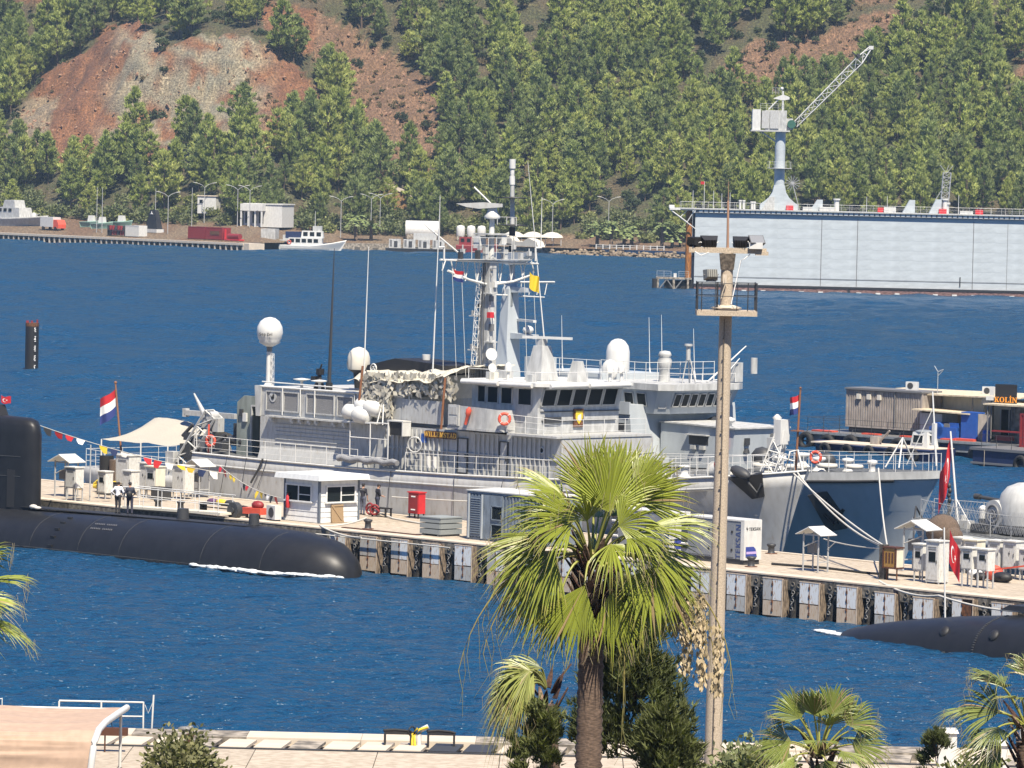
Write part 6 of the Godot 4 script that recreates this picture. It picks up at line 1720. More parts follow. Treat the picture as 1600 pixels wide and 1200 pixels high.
	obj("hull_band", G.new().box(v3(-1.0, 0.35, 1.95), v3(11.0, 0.5, 0.12)), M.ship_blue_dark, fb)
	obj("main_cabin", G.new().box(v3(-1.0, 2.1, 0), v3(7.5, 1.7, 3.4)), M.white, fb)
	obj("upper_cabin", G.new().box(v3(0.5, 3.7, 0), v3(5.0, 1.6, 2.8), Basis.IDENTITY, Vector2(0.92, 0.92)), M.white, fb)
	obj("pilot_house", G.new().box(v3(1.6, 5.0, 0), v3(2.0, 1.2, 2.2)), M.ship_grey_pale, fb)
	obj("dark_canopy", G.new().box(v3(-3.8, 3.5, 0), v3(3.4, 1.5, 2.8)), M.navy, fb)
	for i in 5: obj("window", G.new().box(v3(-4.0 + 1.35 * i, 2.3, 1.72), v3(1.0, 0.8, 0.06)), M.window_glass, fb)
	for i in 3: obj("window", G.new().box(v3(-1.0 + 1.5 * i, 3.8, 1.4), v3(1.0, 0.9, 0.06)), M.window_glass, fb)
	obj("mast", G.new().tube(v3(1.0, 5.5, 0), v3(1.0, 9.0, 0), 0.08, 0.04, 5), M.white_rail, fb)
	obj("life_ring", G.new().torus(Transform3D(Basis.IDENTITY, v3(-4.6, 1.9, 1.8)), 0.4, 0.1, 12, 5), M.orange_red, fb)
	var bg := thing("grey_barge", "long grey work barge with deckhouses moored along the far basin wall", "boat", at(-20.5, 0, -1162, 0.03))
	obj("hull", G.new().loft(hull_rings([[-9, -8.5, 2.5, 2.3, 0.9], [7, 7, 2.6, 2.4, 0.9], [9.5, 8.5, 1.6, 1.2, 1.1]])), M.dark_steel, bg)
	for i in 4:
		var dh := obj("deckhouse", G.new().box(v3(-6.8 + 3.3 * i, 1.9, 0.4), v3(2.7, 2.0, 2.6)), M.ship_grey_pale, bg)
		obj("door", G.new().box(v3(-6.6 + 3.3 * i, 1.8, 1.72), v3(0.8, 1.4, 0.05)), M.dark_steel, dh)
		obj("side_panel", G.new().box(v3(-7.7 + 3.3 * i, 2.0, 1.72), v3(0.5, 1.5, 0.05)), M.mid_steel, dh)
	obj("upper_house", G.new().box(v3(0.0, 3.6, -0.3), v3(5.2, 1.5, 2.2)), M.ship_grey, bg)
	var rs := thing("red_hull_boat", "boat with a red hull half hidden behind the masts at the far basin wall", "boat", at(-9.0, 0, -1163, 0.03))
	obj("hull", G.new().loft(hull_rings([[-4.5, -4.3, 2.2, 2.0, 1.9], [3, 3, 2.2, 2.0, 1.9], [5.2, 4.2, 0.6, 0.3, 2.3]])), M.maroon, rs)
	obj("deckhouse", G.new().box(v3(-2.2, 2.8, 0), v3(3.0, 1.8, 3.0)), M.maroon, rs)
	for x in [-3.0, -1.6]: obj("window", G.new().box(v3(x, 3.0, 1.53), v3(0.8, 0.8, 0.05)), M.window_glass, rs)
	# lamp posts and tall poles
	var l0: Node3D = null
	var lamps := [[-79.5, -1171.0, "between the white container and the red containers"], [-72.5, -1192.0, "left of the white hut"], [-64.0, -1178.0, "just left of the porch of the white building"], [-61.0, -1174.0, "in front of the white building's porch"], [-40.2, -1178.0, "right of the passenger ferry"], [-33.5, -1186.0, "among shrubs left of the sloping wall"], [-31.5, -1189.0, "just left of the sloping wall"], [8.5, -1182.0, "behind the white canopies"], [21.5, -1186.0, "low in the trees right of the white canopies"]]
	for q3 in lamps:
		var lab: String = "double armed street lamp " + q3[2]
		if l0 == null:
			l0 = double_lamp(8.4)
			l0.transform = land(q3[0], q3[1], 0.2)
			l0.set_meta("label", lab)
			l0.set_meta("group", "street lamps along the far shore")
		else:
			copy(l0, land(q3[0], q3[1], r.randf_range(-0.5, 0.5)), lab, "street lamps along the far shore")
	for q4 in [[-97.0, -1186.0, 10.5, "left one of a pair behind the green boats"], [-95.6, -1184.0, 10.5, "right one of a pair behind the green boats"], [-83.3, -1184.0, 9.6, "behind the black fin"], [-75.0, -1186.0, 9.0, "by the white hut"]]:
		one("pole", G.new().tube(Vector3.ZERO, Y * q4[2], 0.1, 0.06, 6), M.galvanised, "tall thin pale pole, " + q4[3], "pole", land(q4[0], q4[1]), "tall poles on the far quay")
	# palms by the water left of the dock, one clump more at left
	var kinds := [far_palm(r, 3.0), far_palm(r, 3.8), far_palm(r, 2.4)]
	var leaf := vmat("palm_leaf_far", 0.6)
	var bark := vmat("palm_bark_far", 0.9)
	var k := 0
	for q5 in [[18.6, -1166, "leftmost of the row in front of the earth bank"], [21.8, -1163, "second from left of the row in front of the earth bank"], [24.8, -1165, "third from left, above the white fence"], [26.6, -1170, "set back behind the third palm"], [33.2, -1160, "tallest of the right hand group near the dock"], [35.6, -1162, "right of the tallest one near the dock"], [37.6, -1164, "rightmost, nearest the dock"], [-36.5, -1172, "right of the ferry, low by the basin"], [-33.0, -1173, "by the basin left of the barge"]]:
		var p := thing("palm_tree", "far palm tree, " + q5[2], "palm tree", land(q5[0], q5[1], k * 1.3).scaled_local(Vector3.ONE * 1.45), "palms on the far shore")
		obj("trunk", kinds[k % 3][0], bark, p)
		obj("crown", kinds[k % 3][1], leaf, p)
		k += 1
	var fence := thing("low_fence", "low white fence along the shore path below the palms", "fence", at(26, 1.75, -1158.5, deg_to_rad(-18)))
	obj("rails", G.new().box(v3(0, 0.9, 0), v3(16, 0.1, 0.1)).box(v3(0, 0.45, 0), v3(16, 0.08, 0.08)), M.white, fence)
	for i in 11: obj("post", G.new().box(v3(-8 + 1.6 * i, 0.5, 0), v3(0.22, 1.1, 0.22)), M.white, fence)
	# shrubs along the shore road
	var sm := [bush_mesh(51, 1.9, 2.4, 0.5, 420, Color(0.16, 0.185, 0.08)), bush_mesh(52, 2.3, 3.2, 0.55, 520, Color(0.12, 0.15, 0.06)), bush_mesh(53, 1.6, 2.0, 0.5, 360, Color(0.2, 0.225, 0.075))]
	var nos := 0
	for i in 110:
		var x := r.randf_range(-125.0, 62.0)
		var z := hill_foot(x) + r.randf_range(-12.0, 8.0)
		if absf(x + 57.0) < 9.0 and z > -1184.0 or absf(x + 71.5) < 4.0: z = hill_foot(x) - 4.0
		var size := r.randf_range(0.9, 1.7)
		var b := one("shrub", sm[i % 3], M.needles, ["grey green leafy", "dark green leafy", "bright green leafy"][i % 3] + " shrub by the shore road, " + place_of(x), "shrub", land(x, z, r.randf() * 6.0).scaled_local(Vector3.ONE * size), "shrubs along the far shore")
		nos += 1

func build_dock():
	var B: Material = M.dock_blue
	var d := thing("floating_dock", "huge pale blue floating dock with a crane on its wall, at the right", "dock", at(30.5, 0, -870))
	obj("side_wall", G.new().box(v3(52, 7.3, -2.5), v3(104, 12.0, 5.0)), B, d)
	obj("far_wall", G.new().box(v3(52, 7.3, -42), v3(104, 12.0, 5.0)), B, d)
	obj("pontoon", G.new().box(v3(52, -0.6, -22), v3(104, 3.2, 45.6)), M.dock_red, d)
	obj("dark_strip", G.new().box(v3(52, 1.12, 0.84), v3(104, 0.36, 0.12)), M.black, d)
	for q in [[21.5, 0], [47.3, 0], [53.1, 1], [78.0, 0], [83.7, 0], [27.6, 0]]:
		obj("wall_seam", G.new().box(v3(q[0], 7.1, 0.02), v3(0.12 if q[1] == 0 else 0.07, 11.4, 0.06)), M.mid_steel, d)
	obj("lower_seam", G.new().box(v3(52, 2.5, 0.02), v3(104, 0.08, 0.06)), M.mid_steel, d)
	# plate strakes, slightly out of true
	var r := RandomNumberGenerator.new()
	r.seed = 33
	for j in 6:
		for i in 15:
			var p := obj("hull_plate", G.new().box(Vector3.ZERO, v3(6.9, 1.66, 0.05)), B, d)
			p.position = v3(3.6 + 6.95 * i, 3.45 + 1.68 * j, 0.0)
			p.rotation = v3(r.randf_range(-0.005, 0.005), r.randf_range(-0.002, 0.002), 0)
	for i in 32: obj("white_block", G.new().box(v3(2.0 + 3.25 * i, 0.28, 0.92), v3(0.8, 0.3, 0.3)), M.white, d)
	for x in [26.3, 63.5]: obj("drain_slot", G.new().box(v3(x, 0.5, 0.82), v3(0.45, 1.6, 0.1)), M.black, d)
	obj("gauge", G.new().box(v3(45.2, 2.6, 0.1), v3(0.18, 1.6, 0.1)), M.dark_steel, d)
	# gallery below the top deck with its row of openings, deck and rails
	obj("gallery_band", G.new().box(v3(52, 13.6, 0.25), v3(104, 0.56, 0.5)), M.mid_steel, d)
	var op := G.new().box(Vector3.ZERO, v3(0.62, 0.42, 0.06)).mesh()
	for i in 118: obj("gallery_opening", op, M.white, d).position = v3(0.9 + 0.88 * i, 13.62, 0.52)
	obj("top_deck", G.new().box(v3(51, 14.0, -2.2), v3(107, 0.2, 6.0)), M.ship_grey_pale, d)
	rail(d, [v3(-2.5, 14.1, 0.7), v3(70, 14.1, 0.7)], 1.05, 1.8, 3, M.white_rail)
	rail(d, [v3(-2.5, 14.1, -4.9), v3(70, 14.1, -4.9)], 1.05, 2.4, 2, M.white_rail)
	for q in [[22.3, 0.5, 2.6, 0.7], [19.0, 0.5, 1.6, 0.6], [46.0, 0.4, 2.2, 0.5], [59.0, 0.4, 2.4, 0.7], [33.0, 0.4, 2.0, 0.9], [64.0, 0.4, 2.6, 0.7]]:
		obj("deck_box", G.new().box(v3(q[0], 14.1 + q[3] / 2, q[1] - 0.8), v3(q[2], q[3], 1.2)), M.white, d)
	for q in [[16.0, 0.8], [31.6, 0.9], [42.0, 0.9], [48.2, 0.9]]:
		obj("red_locker", G.new().box(v3(q[0], 14.5, -0.8), v3(q[1] + 0.4, 0.8, 0.9)), M.red, d)
	for q in [[12.6, 2.2], [20.8, 1.9], [36.5, 2.2], [41.0, 2.4], [15.2, 1.9]]:
		obj("vent_fairing", G.new().prism([Vector2(-1.3, 0), Vector2(0.8, 0), Vector2(0.8, q[1]), Vector2(-0.1, q[1])], 1.4, Transform3D(Basis.IDENTITY, v3(q[0], 14.1, -2.2))), B if q[0] > 14.0 else M.ship_grey_pale, d)
	for q in [[7.6, 1.4], [8.2, 1.4], [9.6, 1.2], [10.0, 1.2], [24.0, 2.0], [42.4, 2.4]]:
		obj("mushroom_vent", G.new().tube(v3(q[0], 14.1, -1.2), v3(q[0], 14.1 + q[1], -1.2), 0.2 if q[1] < 1.9 else 0.45, -1, 9).tube(v3(q[0], 14.0 + q[1], -1.2), v3(q[0], 14.25 + q[1], -1.2), 0.3 if q[1] < 1.9 else 0.65, -1, 9), M.white, d)
	for q in [[3.0, 3.0], [1.4, 4.6], [5.8, 2.8], [4.4, 2.6], [29.0, 2.6], [32.5, 2.8], [44.6, 3.2], [57.0, 3.0], [-0.5, 3.0]]:
		obj("lamp_post", G.new().tube(v3(q[0], 14.1, 0.2), v3(q[0], 14.1 + q[1], 0.2), 0.06, 0.04, 5), M.white_rail, d)
	obj("dock_flag", G.new().box(v3(1.1, 18.4, 0.2), v3(0.7, 0.5, 0.04)), M.flag_red, d)
	# the end platform on its struts, the tube behind it
	obj("end_platform", G.new().box(v3(-2.2, 13.9, -2.2), v3(4.4, 0.35, 5.2)).box(v3(-4.0, 14.3, -2.0), v3(0.9, 0.5, 1.2)), M.white, d)
	obj("platform_struts", G.new().tube(v3(-4.2, 13.7, 0.2), v3(0, 10.6, 0.2), 0.1, -1, 6).tube(v3(-4.2, 13.7, -4.6), v3(0, 10.6, -4.6), 0.1, -1, 6).tube(v3(-4.2, 13.7, 0.2), v3(-1.4, 11.7, 0.2), 0.1, -1, 6).tube(v3(-2.6, 12.5, 0.2), v3(-1.4, 13.7, 0.2), 0.08, -1, 6).tube(v3(-1.4, 11.7, 0.2), v3(-0.2, 13.7, 0.2), 0.08, -1, 6), M.white, d)
	obj("orange_column", G.new().tube(v3(-1.0, 0.5, -1.2), v3(-1.0, 13.7, -1.2), 0.55, -1, 14), M.ochre_paint, d)
	obj("dark_end", G.new().box(v3(-0.15, 9.5, -3.0), v3(0.3, 7.5, 3.6)), M.dark_steel, d)
	obj("end_wall", G.new().box(v3(-0.45, 3.6, -3.4), v3(0.9, 4.8, 2.6)), B, d)
	# low fender platform at the corner
	var pl := obj("corner_platform", G.new().box(v3(-3.4, 2.1, -1.6), v3(6.0, 0.3, 3.4)), M.concrete, d)
	rail(pl, [v3(-6.3, 2.2, 0.0), v3(-3.9, 2.2, 0.0)], 1.1, 1.2, 3)
	rail(pl, [v3(-2.6, 2.2, 0.0), v3(-0.9, 2.2, 0.0)], 1.1, 1.2, 3)
	for x in [-6.1, -3.4, -1.0]: obj("leg", G.new().box(v3(x, 0.8, -0.2), v3(0.35, 2.6, 0.5)), M.concrete, pl)
	obj("brace", G.new().tube(v3(-5.9, 0.2, -0.1), v3(-4.6, 1.9, -0.1), 0.14, -1, 6).tube(v3(-3.4, 0.2, -0.1), v3(-4.6, 1.9, -0.1), 0.14, -1, 6).tube(v3(-3.2, 0.2, -0.1), v3(-1.9, 1.9, -0.1), 0.14, -1, 6), M.mid_steel, pl)
	obj("rubber_fender", G.new().tube(v3(-6.6, 0.2, -0.4), v3(-6.6, 2.0, -0.4), 0.5, -1, 10).box(v3(-2.6, 0.9, -1.4), v3(4.8, 1.7, 1.6)), M.rubber, pl)
	obj("bollard_box", G.new().box(v3(-3.2, 2.6, -0.6), v3(0.5, 0.7, 0.5)), M.white, pl)
	# crane: flared foot, round column, cab, jib
	var c := thing("dock_crane", "pale grey crane with raised lattice jib on the floating dock", "crane", at(44.7, 14.1, -872))
	var prof := []
	for k in [[3.25, 0.0], [3.2, 0.9], [2.5, 1.4], [1.7, 2.1], [1.15, 3.0], [0.9, 4.2]]: prof.append(k)
	var left := []
	var right := []
	for k in prof:
		left.append(Vector2(-k[0], k[1]))
		right.append(Vector2(k[0], k[1]))
	right.reverse()
	obj("foot", G.new().prism(left + right, 2.0, Transform3D(Basis.IDENTITY, v3(0, 0, -1.0))), B, c)
	obj("column", G.new().tube(v3(0, 3.4, 0), v3(0, 13.4, 0), 0.88, 0.88, 20), B, c)
	var pf := obj("platform", G.new().lathe([Vector2(0.9, 0), Vector2(2.1, 0), Vector2(2.1, 0.12), Vector2(0.9, 0.12)], Transform3D(Basis.IDENTITY, v3(0, 7.0, 0)), 18), M.ship_grey, c)
	var ring := []
	for i in 13: ring.append(v3(2.05 * cos(TAU * i / 12), 7.1, 2.05 * sin(TAU * i / 12)))
	rail(pf, ring, 1.1, 1.1, 2)
	obj("cab", G.new().box(v3(-0.9, 15.2, 0), v3(3.6, 3.4, 3.2)), M.ship_grey_pale, c)
	obj("machine_panel", G.new().box(v3(-2.7, 15.3, 1.35), v3(1.25, 3.0, 0.8)), M.ship_grey, c)
	obj("machine_panel", G.new().box(v3(-1.2, 15.3, 1.5), v3(1.5, 3.0, 0.6)), M.ship_grey, c)
	obj("counterweight", G.new().box(v3(-4.2, 15.2, 0), v3(1.4, 3.6, 3.0)), M.white, c)
	obj("cab_floor", G.new().box(v3(-1.8, 13.4, 0), v3(6.6, 0.25, 3.6)), M.ship_grey, c)
	obj("jib_pivot", G.new().box(v3(1.3, 14.6, 0.2), v3(1.4, 1.9, 2.2)), M.ship_grey_pale, c)
	obj("winch_drum", G.new().tube(v3(1.75, 14.6, 1.2), v3(1.75, 14.6, 1.7), 0.72, -1, 18), M.green_drum, c)
	obj("cab_brace", G.new().tube(v3(-3.4, 13.3, 0.6), v3(-0.8, 11.6, 0.2), 0.14, -1, 6), M.ship_grey, c)
	rail(c, [v3(-3.6, 17.0, 1.5), v3(0.4, 17.0, 1.5), v3(0.4, 17.0, -1.5)], 1.0, 1.0, 3)
	obj("jib", lattice(v3(2.4, 14.5, 0.2), v3(13.0, 25.6, 0.2), 0.9, 1.35, 9, 0.075), M.white, c)
	obj("jib_tip", lattice(v3(13.0, 25.6, 0.2), v3(15.0, 28.0, 0.2), 1.35, 0.4, 2, 0.1).box(v3(15.0, 27.9, 0.2), v3(0.8, 0.6, 0.8)), M.white, c)
	obj("jib_sheave", G.new().tube(v3(12.8, 26.4, 0.8), v3(12.8, 26.4, 1.0), 0.45, -1, 12).box(v3(12.3, 26.6, 0.4), v3(1.4, 0.2, 1.2), Basis(Z, -0.8)), M.dark_steel, c)
	obj("mast", G.new().tube(v3(0.2, 14, 1.2), v3(0.2, 20.2, 1.2), 0.2, 0.15, 7).tube(v3(-2.2, 17, 1), v3(0.1, 19.4, 1.2), 0.13, -1, 6).prism([Vector2(-1.5, 18.9), Vector2(0.2, 19.6), Vector2(1.3, 19.2), Vector2(1.3, 18.8), Vector2(0.2, 18.6)], 0.3, Transform3D(Basis.IDENTITY, v3(0, 0, 1.1))), M.white, c)
	rail(c, [v3(-1.6, 19.6, 1.4), v3(0.0, 19.6, 1.4)], 1.1, 0.6, 3)
	obj("mast_lamp", G.new().ball(v3(0, 20.6, 1.2), v3(0.3, 0.3, 0.3), 8), M.white, c)
	# second, folded crane: open lattice tower
	var t2 := thing("lattice_tower", "thin open lattice tower standing on a white vent on the floating dock", "tower", at(72.9, 14.1, -872))
	obj("tower", lattice(v3(0, 1.8, 0), v3(0.3, 7.0, 0), 1.3, 1.3, 6, 0.06), M.galvanised, t2)
	obj("top_arms", G.new().tube(v3(0.2, 6.8, 0), v3(-0.9, 8.2, 0), 0.05, -1, 4).tube(v3(0.2, 6.8, 0), v3(1.3, 8.2, 0), 0.05, -1, 4).tube(v3(0.2, 7.2, 0), v3(0.6, 8.3, 0), 0.05, -1, 4).tube(v3(0, 5.0, 0), v3(-1.6, 2.2, 0), 0.06, -1, 4), M.galvanised, t2)
	obj("vent", G.new().tube(Vector3.ZERO, Y * 1.6, 0.8, -1, 14).tube(Y * 1.6, Y * 1.9, 1.0, -1, 14), M.white, t2)
	var sw := thing("cable_wheel", "spoked open cable wheel on a leaning post beside the dock crane foot", "wheel", at(47.6, 14.1, -871))
	var sp := G.new()
	for i in 14:
		var w := TAU * i / 14
		sp.tube(v3(-0.7, 4.6, 0), v3(-0.7 + 1.3 * cos(w), 4.6 + 1.3 * sin(w), 0), 0.04, -1, 4)
	obj("spokes", sp, M.galvanised, sw)
	obj("post", G.new().tube(v3(0.6, 0, 0), v3(-0.7, 4.6, 0), 0.07, -1, 5), M.galvanised, sw)
	obj("ladder_tower", lattice(v3(0.9, 0, 0), v3(0.9, 2.9, 0), 0.9, 0.9, 3, 0.05), M.dark_steel, sw)
	# the dolphin pile in the bay
	var p := thing("mooring_pile", "black round mooring pile with white depth marks standing alone in the water at left", "pile", at(-46.85, 0, -498.5))
	obj("tube", G.new().tube(v3(0, -1.5, 0), v3(0, 4.5, 0), 0.65, -1, 22), M.black, p)
	obj("collar", G.new().tube(v3(0, 4.5, 0), v3(0, 4.85, 0), 0.66, -1, 22), M.rust, p)
	obj("top_lugs", G.new().box(v3(-0.45, 4.95, 0.2), v3(0.25, 0.25, 0.2)).box(v3(0.0, 4.95, 0.3), v3(0.2, 0.25, 0.2)).box(v3(0.5, 5.0, 0.1), v3(0.15, 0.35, 0.2)), M.maroon, p)
	for i in 9:
		var y := 0.25 + 0.47 * i
		obj("depth_tick", G.new().box(v3(0.36, y, 0.55), v3(0.16, 0.06, 0.05), Basis(Y, 0.58)), M.flag_white, p)
		if i % 2 == 0: letters(p, "depth_number", str(1 + i / 2), Transform3D(Basis(Y, 0.5), v3(0.33, y + 0.24, 0.575)), 0.28, M.flag_white)

func build_raft():
	var o := Transform3D(Basis(Y, deg_to_rad(-42)), Vector3(22.95, 0, -396.7))
	var on := func(x: float, y: float, v: float, turn := 0.0) -> Transform3D: return o * Transform3D(Basis(Y, turn), v3(x, y, -v))
	var raft := thing("work_raft", "dark blue work raft with tyres along its side, carrying site cabins", "raft", o)
	obj("hull", G.new().box(v3(11, 0.1, -5.2), v3(22.4, 1.9, 10.0)), M.navy, raft)
	obj("deck", G.new().box(v3(11, 1.2, -5.2), v3(22.8, 0.25, 10.4)), M.mid_steel, raft)
	obj("edge_beam", G.new().box(v3(9, 1.22, 0.06), v3(18.8, 0.16, 0.16)).box(v3(9, 0.55, -0.1), v3(18.6, 0.12, 0.24)), M.ship_blue_dark, raft)
	for i in 5: obj("side_panel", G.new().box(v3(1.4 + 3.4 * i, 0.85, -0.16), v3(2.4, 0.5, 0.06)), M.ship_blue_dark, raft)
	for q in [[1.3, 2.0, 0.8], [5.9, 1.6, 0.5], [9.6, 1.6, 0.5], [13.4, 1.4, 0.5]]: obj("red_deck_plate", G.new().box(v3(q[0], 1.36, -0.6), v3(q[1], 0.14, q[2])), M.orange_red, raft)
	rail(raft, [v3(0, 1.3, -0.1), v3(12.5, 1.3, -0.1)], 1.1, 1.5, 3, M.dark_steel)
	rail(raft, [v3(0, 1.3, -0.1), v3(0, 1.3, -10.0)], 1.1, 1.8, 3, M.dark_steel)
	var tyre: Node3D = null
	var names := ["first from the left corner", "second from the left corner", "third from the left corner", "fourth from the left corner", "fifth from the left corner", "half hidden behind the work boat"]
	for i in 6:
		var lab: String = "black tyre hung on the blue raft's side, " + names[i]
		var x: float = [0.2, 2.3, 4.6, 6.7, 9.2, 11.6][i]
		if tyre == null:
			tyre = thing("tyre_fender", lab, "tyre", on.call(x, 0.55, -0.35), "tyres along the work raft")
			obj("tyre", G.new().torus(Transform3D.IDENTITY, 0.52, 0.24, 22, 9), M.rubber, tyre)
			obj("hanging_chain", G.new().tube(v3(0, 0.55, 0), v3(0.05, 1.1, -0.2), 0.03, -1, 4), M.dark_steel, tyre)
		else: copy(tyre, on.call(x, 0.55 - 0.08 * (i % 2), -0.35), lab)
	# site container: corrugated, three small boxes high on its front, a drain pipe
	var c := container("site_container", "long beige corrugated site container on the work raft", on.call(5.95, 1.75, 3.2), M.container_beige, 7.4, 3.0, 2.5, "", 30)
	for i in 3: obj("wall_box", G.new().box(v3(-2.4 + 1.0 * i, 2.4, 1.32), v3(0.32, 0.4, 0.2)), M.cream_white, c)
	obj("drain_pipe", G.new().tube(v3(1.1, 0.2, 1.28), v3(1.1, 2.9, 1.28), 0.05, -1, 6), M.mid_steel, c)
	obj("roof_lip", G.new().box(v3(0, 2.98, 0.1), v3(7.5, 0.14, 2.6)), M.mid_steel, c)
	obj("skid", G.new().box(v3(0, -0.2, 0.8), v3(7.2, 0.4, 0.3)), M.dark_steel, c)
	# cabin row behind under one long pale roof
	var cb := thing("site_cabins", "row of cabins under a long pale roof behind the beige container on the raft", "cabin", on.call(10.0, 1.3, 6.0))
	obj("wall", G.new().box(v3(-1.0, 1.55, 0), v3(9.0, 3.1, 2.6)).box(v3(5.6, 1.5, -0.6), v3(3.6, 3.0, 2.0)), M.cream, cb)
	obj("long_roof", G.new().prism([Vector2(-6.6, 3.3), Vector2(8.0, 3.45), Vector2(8.0, 3.55), Vector2(-6.6, 3.42)], 5.2, Transform3D(Basis(X, 0.03), v3(0, 0, -1.9))), M.roof_cream, cb)
	for x in [3.6, 5.4, 7.6]: obj("roof_post", G.new().tube(v3(x, 0, 2.9), v3(x, 3.35, 2.9), 0.06, -1, 6), M.mid_steel, cb)
	obj("glazed_door", G.new().box(v3(5.3, 1.2, 0.43), v3(1.5, 2.2, 0.06)), M.window_glass, cb)
	obj("door_frame", G.new().box(v3(5.3, 1.2, 0.47), v3(0.08, 2.2, 0.06)).box(v3(4.5, 1.2, 0.47), v3(0.1, 2.3, 0.06)).box(v3(6.1, 1.2, 0.47), v3(0.1, 2.3, 0.06)), M.white, cb)
	obj("fascia_board", G.new().box(v3(5.4, 2.95, 2.5), v3(2.4, 0.5, 0.08)), M.ship_grey_pale, cb)
	obj("end_panel", G.new().box(v3(6.9, 1.5, 0.4), v3(1.2, 2.9, 0.1)), M.maroon, cb)  # maroon panel paints in a cabin wall lying in shade
	var sh := thing("tool_shed", "grey lean-to shed with a pale roof at the container's right end", "shed", on.call(11.3, 1.3, 2.6))
	obj("wall", G.new().box(v3(-0.5, 0.95, 0), v3(2.1, 1.9, 2.0)), M.ship_grey, sh)
	obj("roof", G.new().box(v3(0.9, 2.1, 0.1), v3(5.4, 0.1, 3.2), Basis(Z, -0.02)), M.roof_cream, sh)
	obj("roof_post", G.new().tube(v3(3.4, 0, 1.4), v3(3.4, 2.1, 1.4), 0.05, -1, 6), M.mid_steel, sh)
	for q in [[7.4, 4.98, 3.6, "left of the roof aerial"], [13.4, 4.85, 5.4, "alone on the right end of the roof"]]:
		var ac := thing("air_conditioner", "white air conditioner on the cabin roof, " + q[3], "air conditioner", on.call(q[0], q[1] - 0.2, q[2], 0.3), "air conditioners on the raft cabins")
		obj("case", G.new().box(v3(0, 0.33, 0), v3(0.95, 0.62, 0.36)), M.white, ac)
		obj("fan_grille", G.new().tube(v3(-0.1, 0.33, 0.17), v3(-0.1, 0.33, 0.2), 0.24, -1, 16), M.dark_steel, ac)
	one("roof_aerial", G.new().tube(Vector3.ZERO, Y * 2.0, 0.03, -1, 5).tube(Y * 1.9, v3(0.5, 2.1, 0), 0.04, -1, 5).tube(Y * 1.9, v3(-0.35, 2.35, 0), 0.03, -1, 5).tube(Y * 1.6, v3(0.45, 2.0, 0), 0.03, -1, 5), M.galvanised, "thin forked aerial on a pole on the cabin roof", "aerial", on.call(10.0, 4.4, 3.4))
	var m := thing("blue_machine", "blue winch machine on the raft beside the blue door panel", "machine", on.call(12.8, 1.3, 1.5))
	obj("body", G.new().box(v3(-0.3, 0.5, 0), v3(2.6, 0.9, 1.2)).tube(v3(-0.9, 0.7, -0.6), v3(-0.9, 0.7, 0.6), 0.6, -1, 14).box(v3(0.6, 1.0, 0), v3(0.8, 0.6, 0.9)), M.blue_paint, m)
	obj("drive", G.new().box(v3(0.0, 1.05, 0.3), v3(0.5, 0.35, 0.5)), M.mid_steel, m)
	var bp := thing("blue_cabinet", "tall blue cabinet with an open brown door on the raft", "cabinet", on.call(14.8, 1.3, 1.6))
	obj("case", G.new().box(v3(0, 1.1, 0), v3(1.5, 2.2, 1.0)), M.blue_paint, bp)
	obj("open_door", G.new().box(v3(1.2, 1.1, 0.2), v3(0.9, 2.0, 0.06), Basis(Y, 0.4)), M.container_beige, bp)
	obj("red_step", G.new().box(v3(0, 0.1, 0.9), v3(1.8, 0.2, 0.5)), M.orange_red, bp)
	one("blue_barrel", G.new().lathe([Vector2(0.28, 0), Vector2(0.31, 0.3), Vector2(0.28, 0.45), Vector2(0.31, 0.6), Vector2(0.28, 0.9), Vector2(0.02, 0.9)], Transform3D.IDENTITY, 14), M.blue_paint, "blue barrel standing right of the open brown door", "barrel", on.call(16.4, 1.3, 1.2))
	# small work boat lying in front
	var wb := thing("work_boat", "navy work boat with a small white wheelhouse in front of the raft", "boat", on.call(10.0, 0, -3.6))
	obj("hull", G.new().loft(hull_rings([[-6.0, -5.6, 0.5, 0.3, 0.95], [-4.6, -4.6, 1.4, 1.1, 0.85], [3.0, 3.0, 1.7, 1.5, 0.8], [6.0, 6.0, 1.6, 1.4, 0.85]])), M.navy, wb)
	obj("deck_edge", G.new().box(v3(0.2, 0.86, 0), v3(11.4, 0.1, 3.0)), M.concrete_pale, wb)
	var ho := obj("wheelhouse", G.new().box(v3(4.2, 1.45, 0), v3(1.7, 1.25, 1.4), Basis.IDENTITY, Vector2(0.78, 0.8)), M.white, wb)
	window(ho, Transform3D(Basis(X, -0.14), v3(4.1, 1.55, 0.64)), 0.95, 0.62, M.white)
	window(ho, Transform3D(Basis(Y, PI / 2) * Basis(X, -0.18), v3(4.96, 1.55, 0.0)), 0.75, 0.62, M.white)
	obj("roof", G.new().ball(v3(4.2, 2.08, 0), v3(0.8, 0.18, 0.65), 12), M.ship_blue_dark, ho)
	obj("deck_derrick", G.new().tube(v3(-0.3, 0.9, 0), v3(0.9, 2.0, 0), 0.08, -1, 6).box(v3(-0.4, 1.2, 0), v3(0.7, 0.6, 0.5)), M.container_beige, wb)
	for i in 5: obj("tyre", G.new().torus(Transform3D(Basis.IDENTITY, v3(-4.0 + 2.1 * i, 0.35, 1.66)), 0.4, 0.17, 16, 7), M.rubber, wb)
	# second raft at right with a red-ribbed container and the sign
	var r2 := thing("tug_barge", "navy barge with tyres and ladder at the right edge before the raft", "barge", on.call(21.0, 0, -6.0, deg_to_rad(-6)))
	obj("hull", G.new().box(v3(7.5, 0.15, -5.0), v3(16.4, 2.1, 9.5)), M.navy, r2)
	obj("deck", G.new().box(v3(7.5, 1.25, -5.0), v3(16.8, 0.2, 9.8)), M.mid_steel, r2)
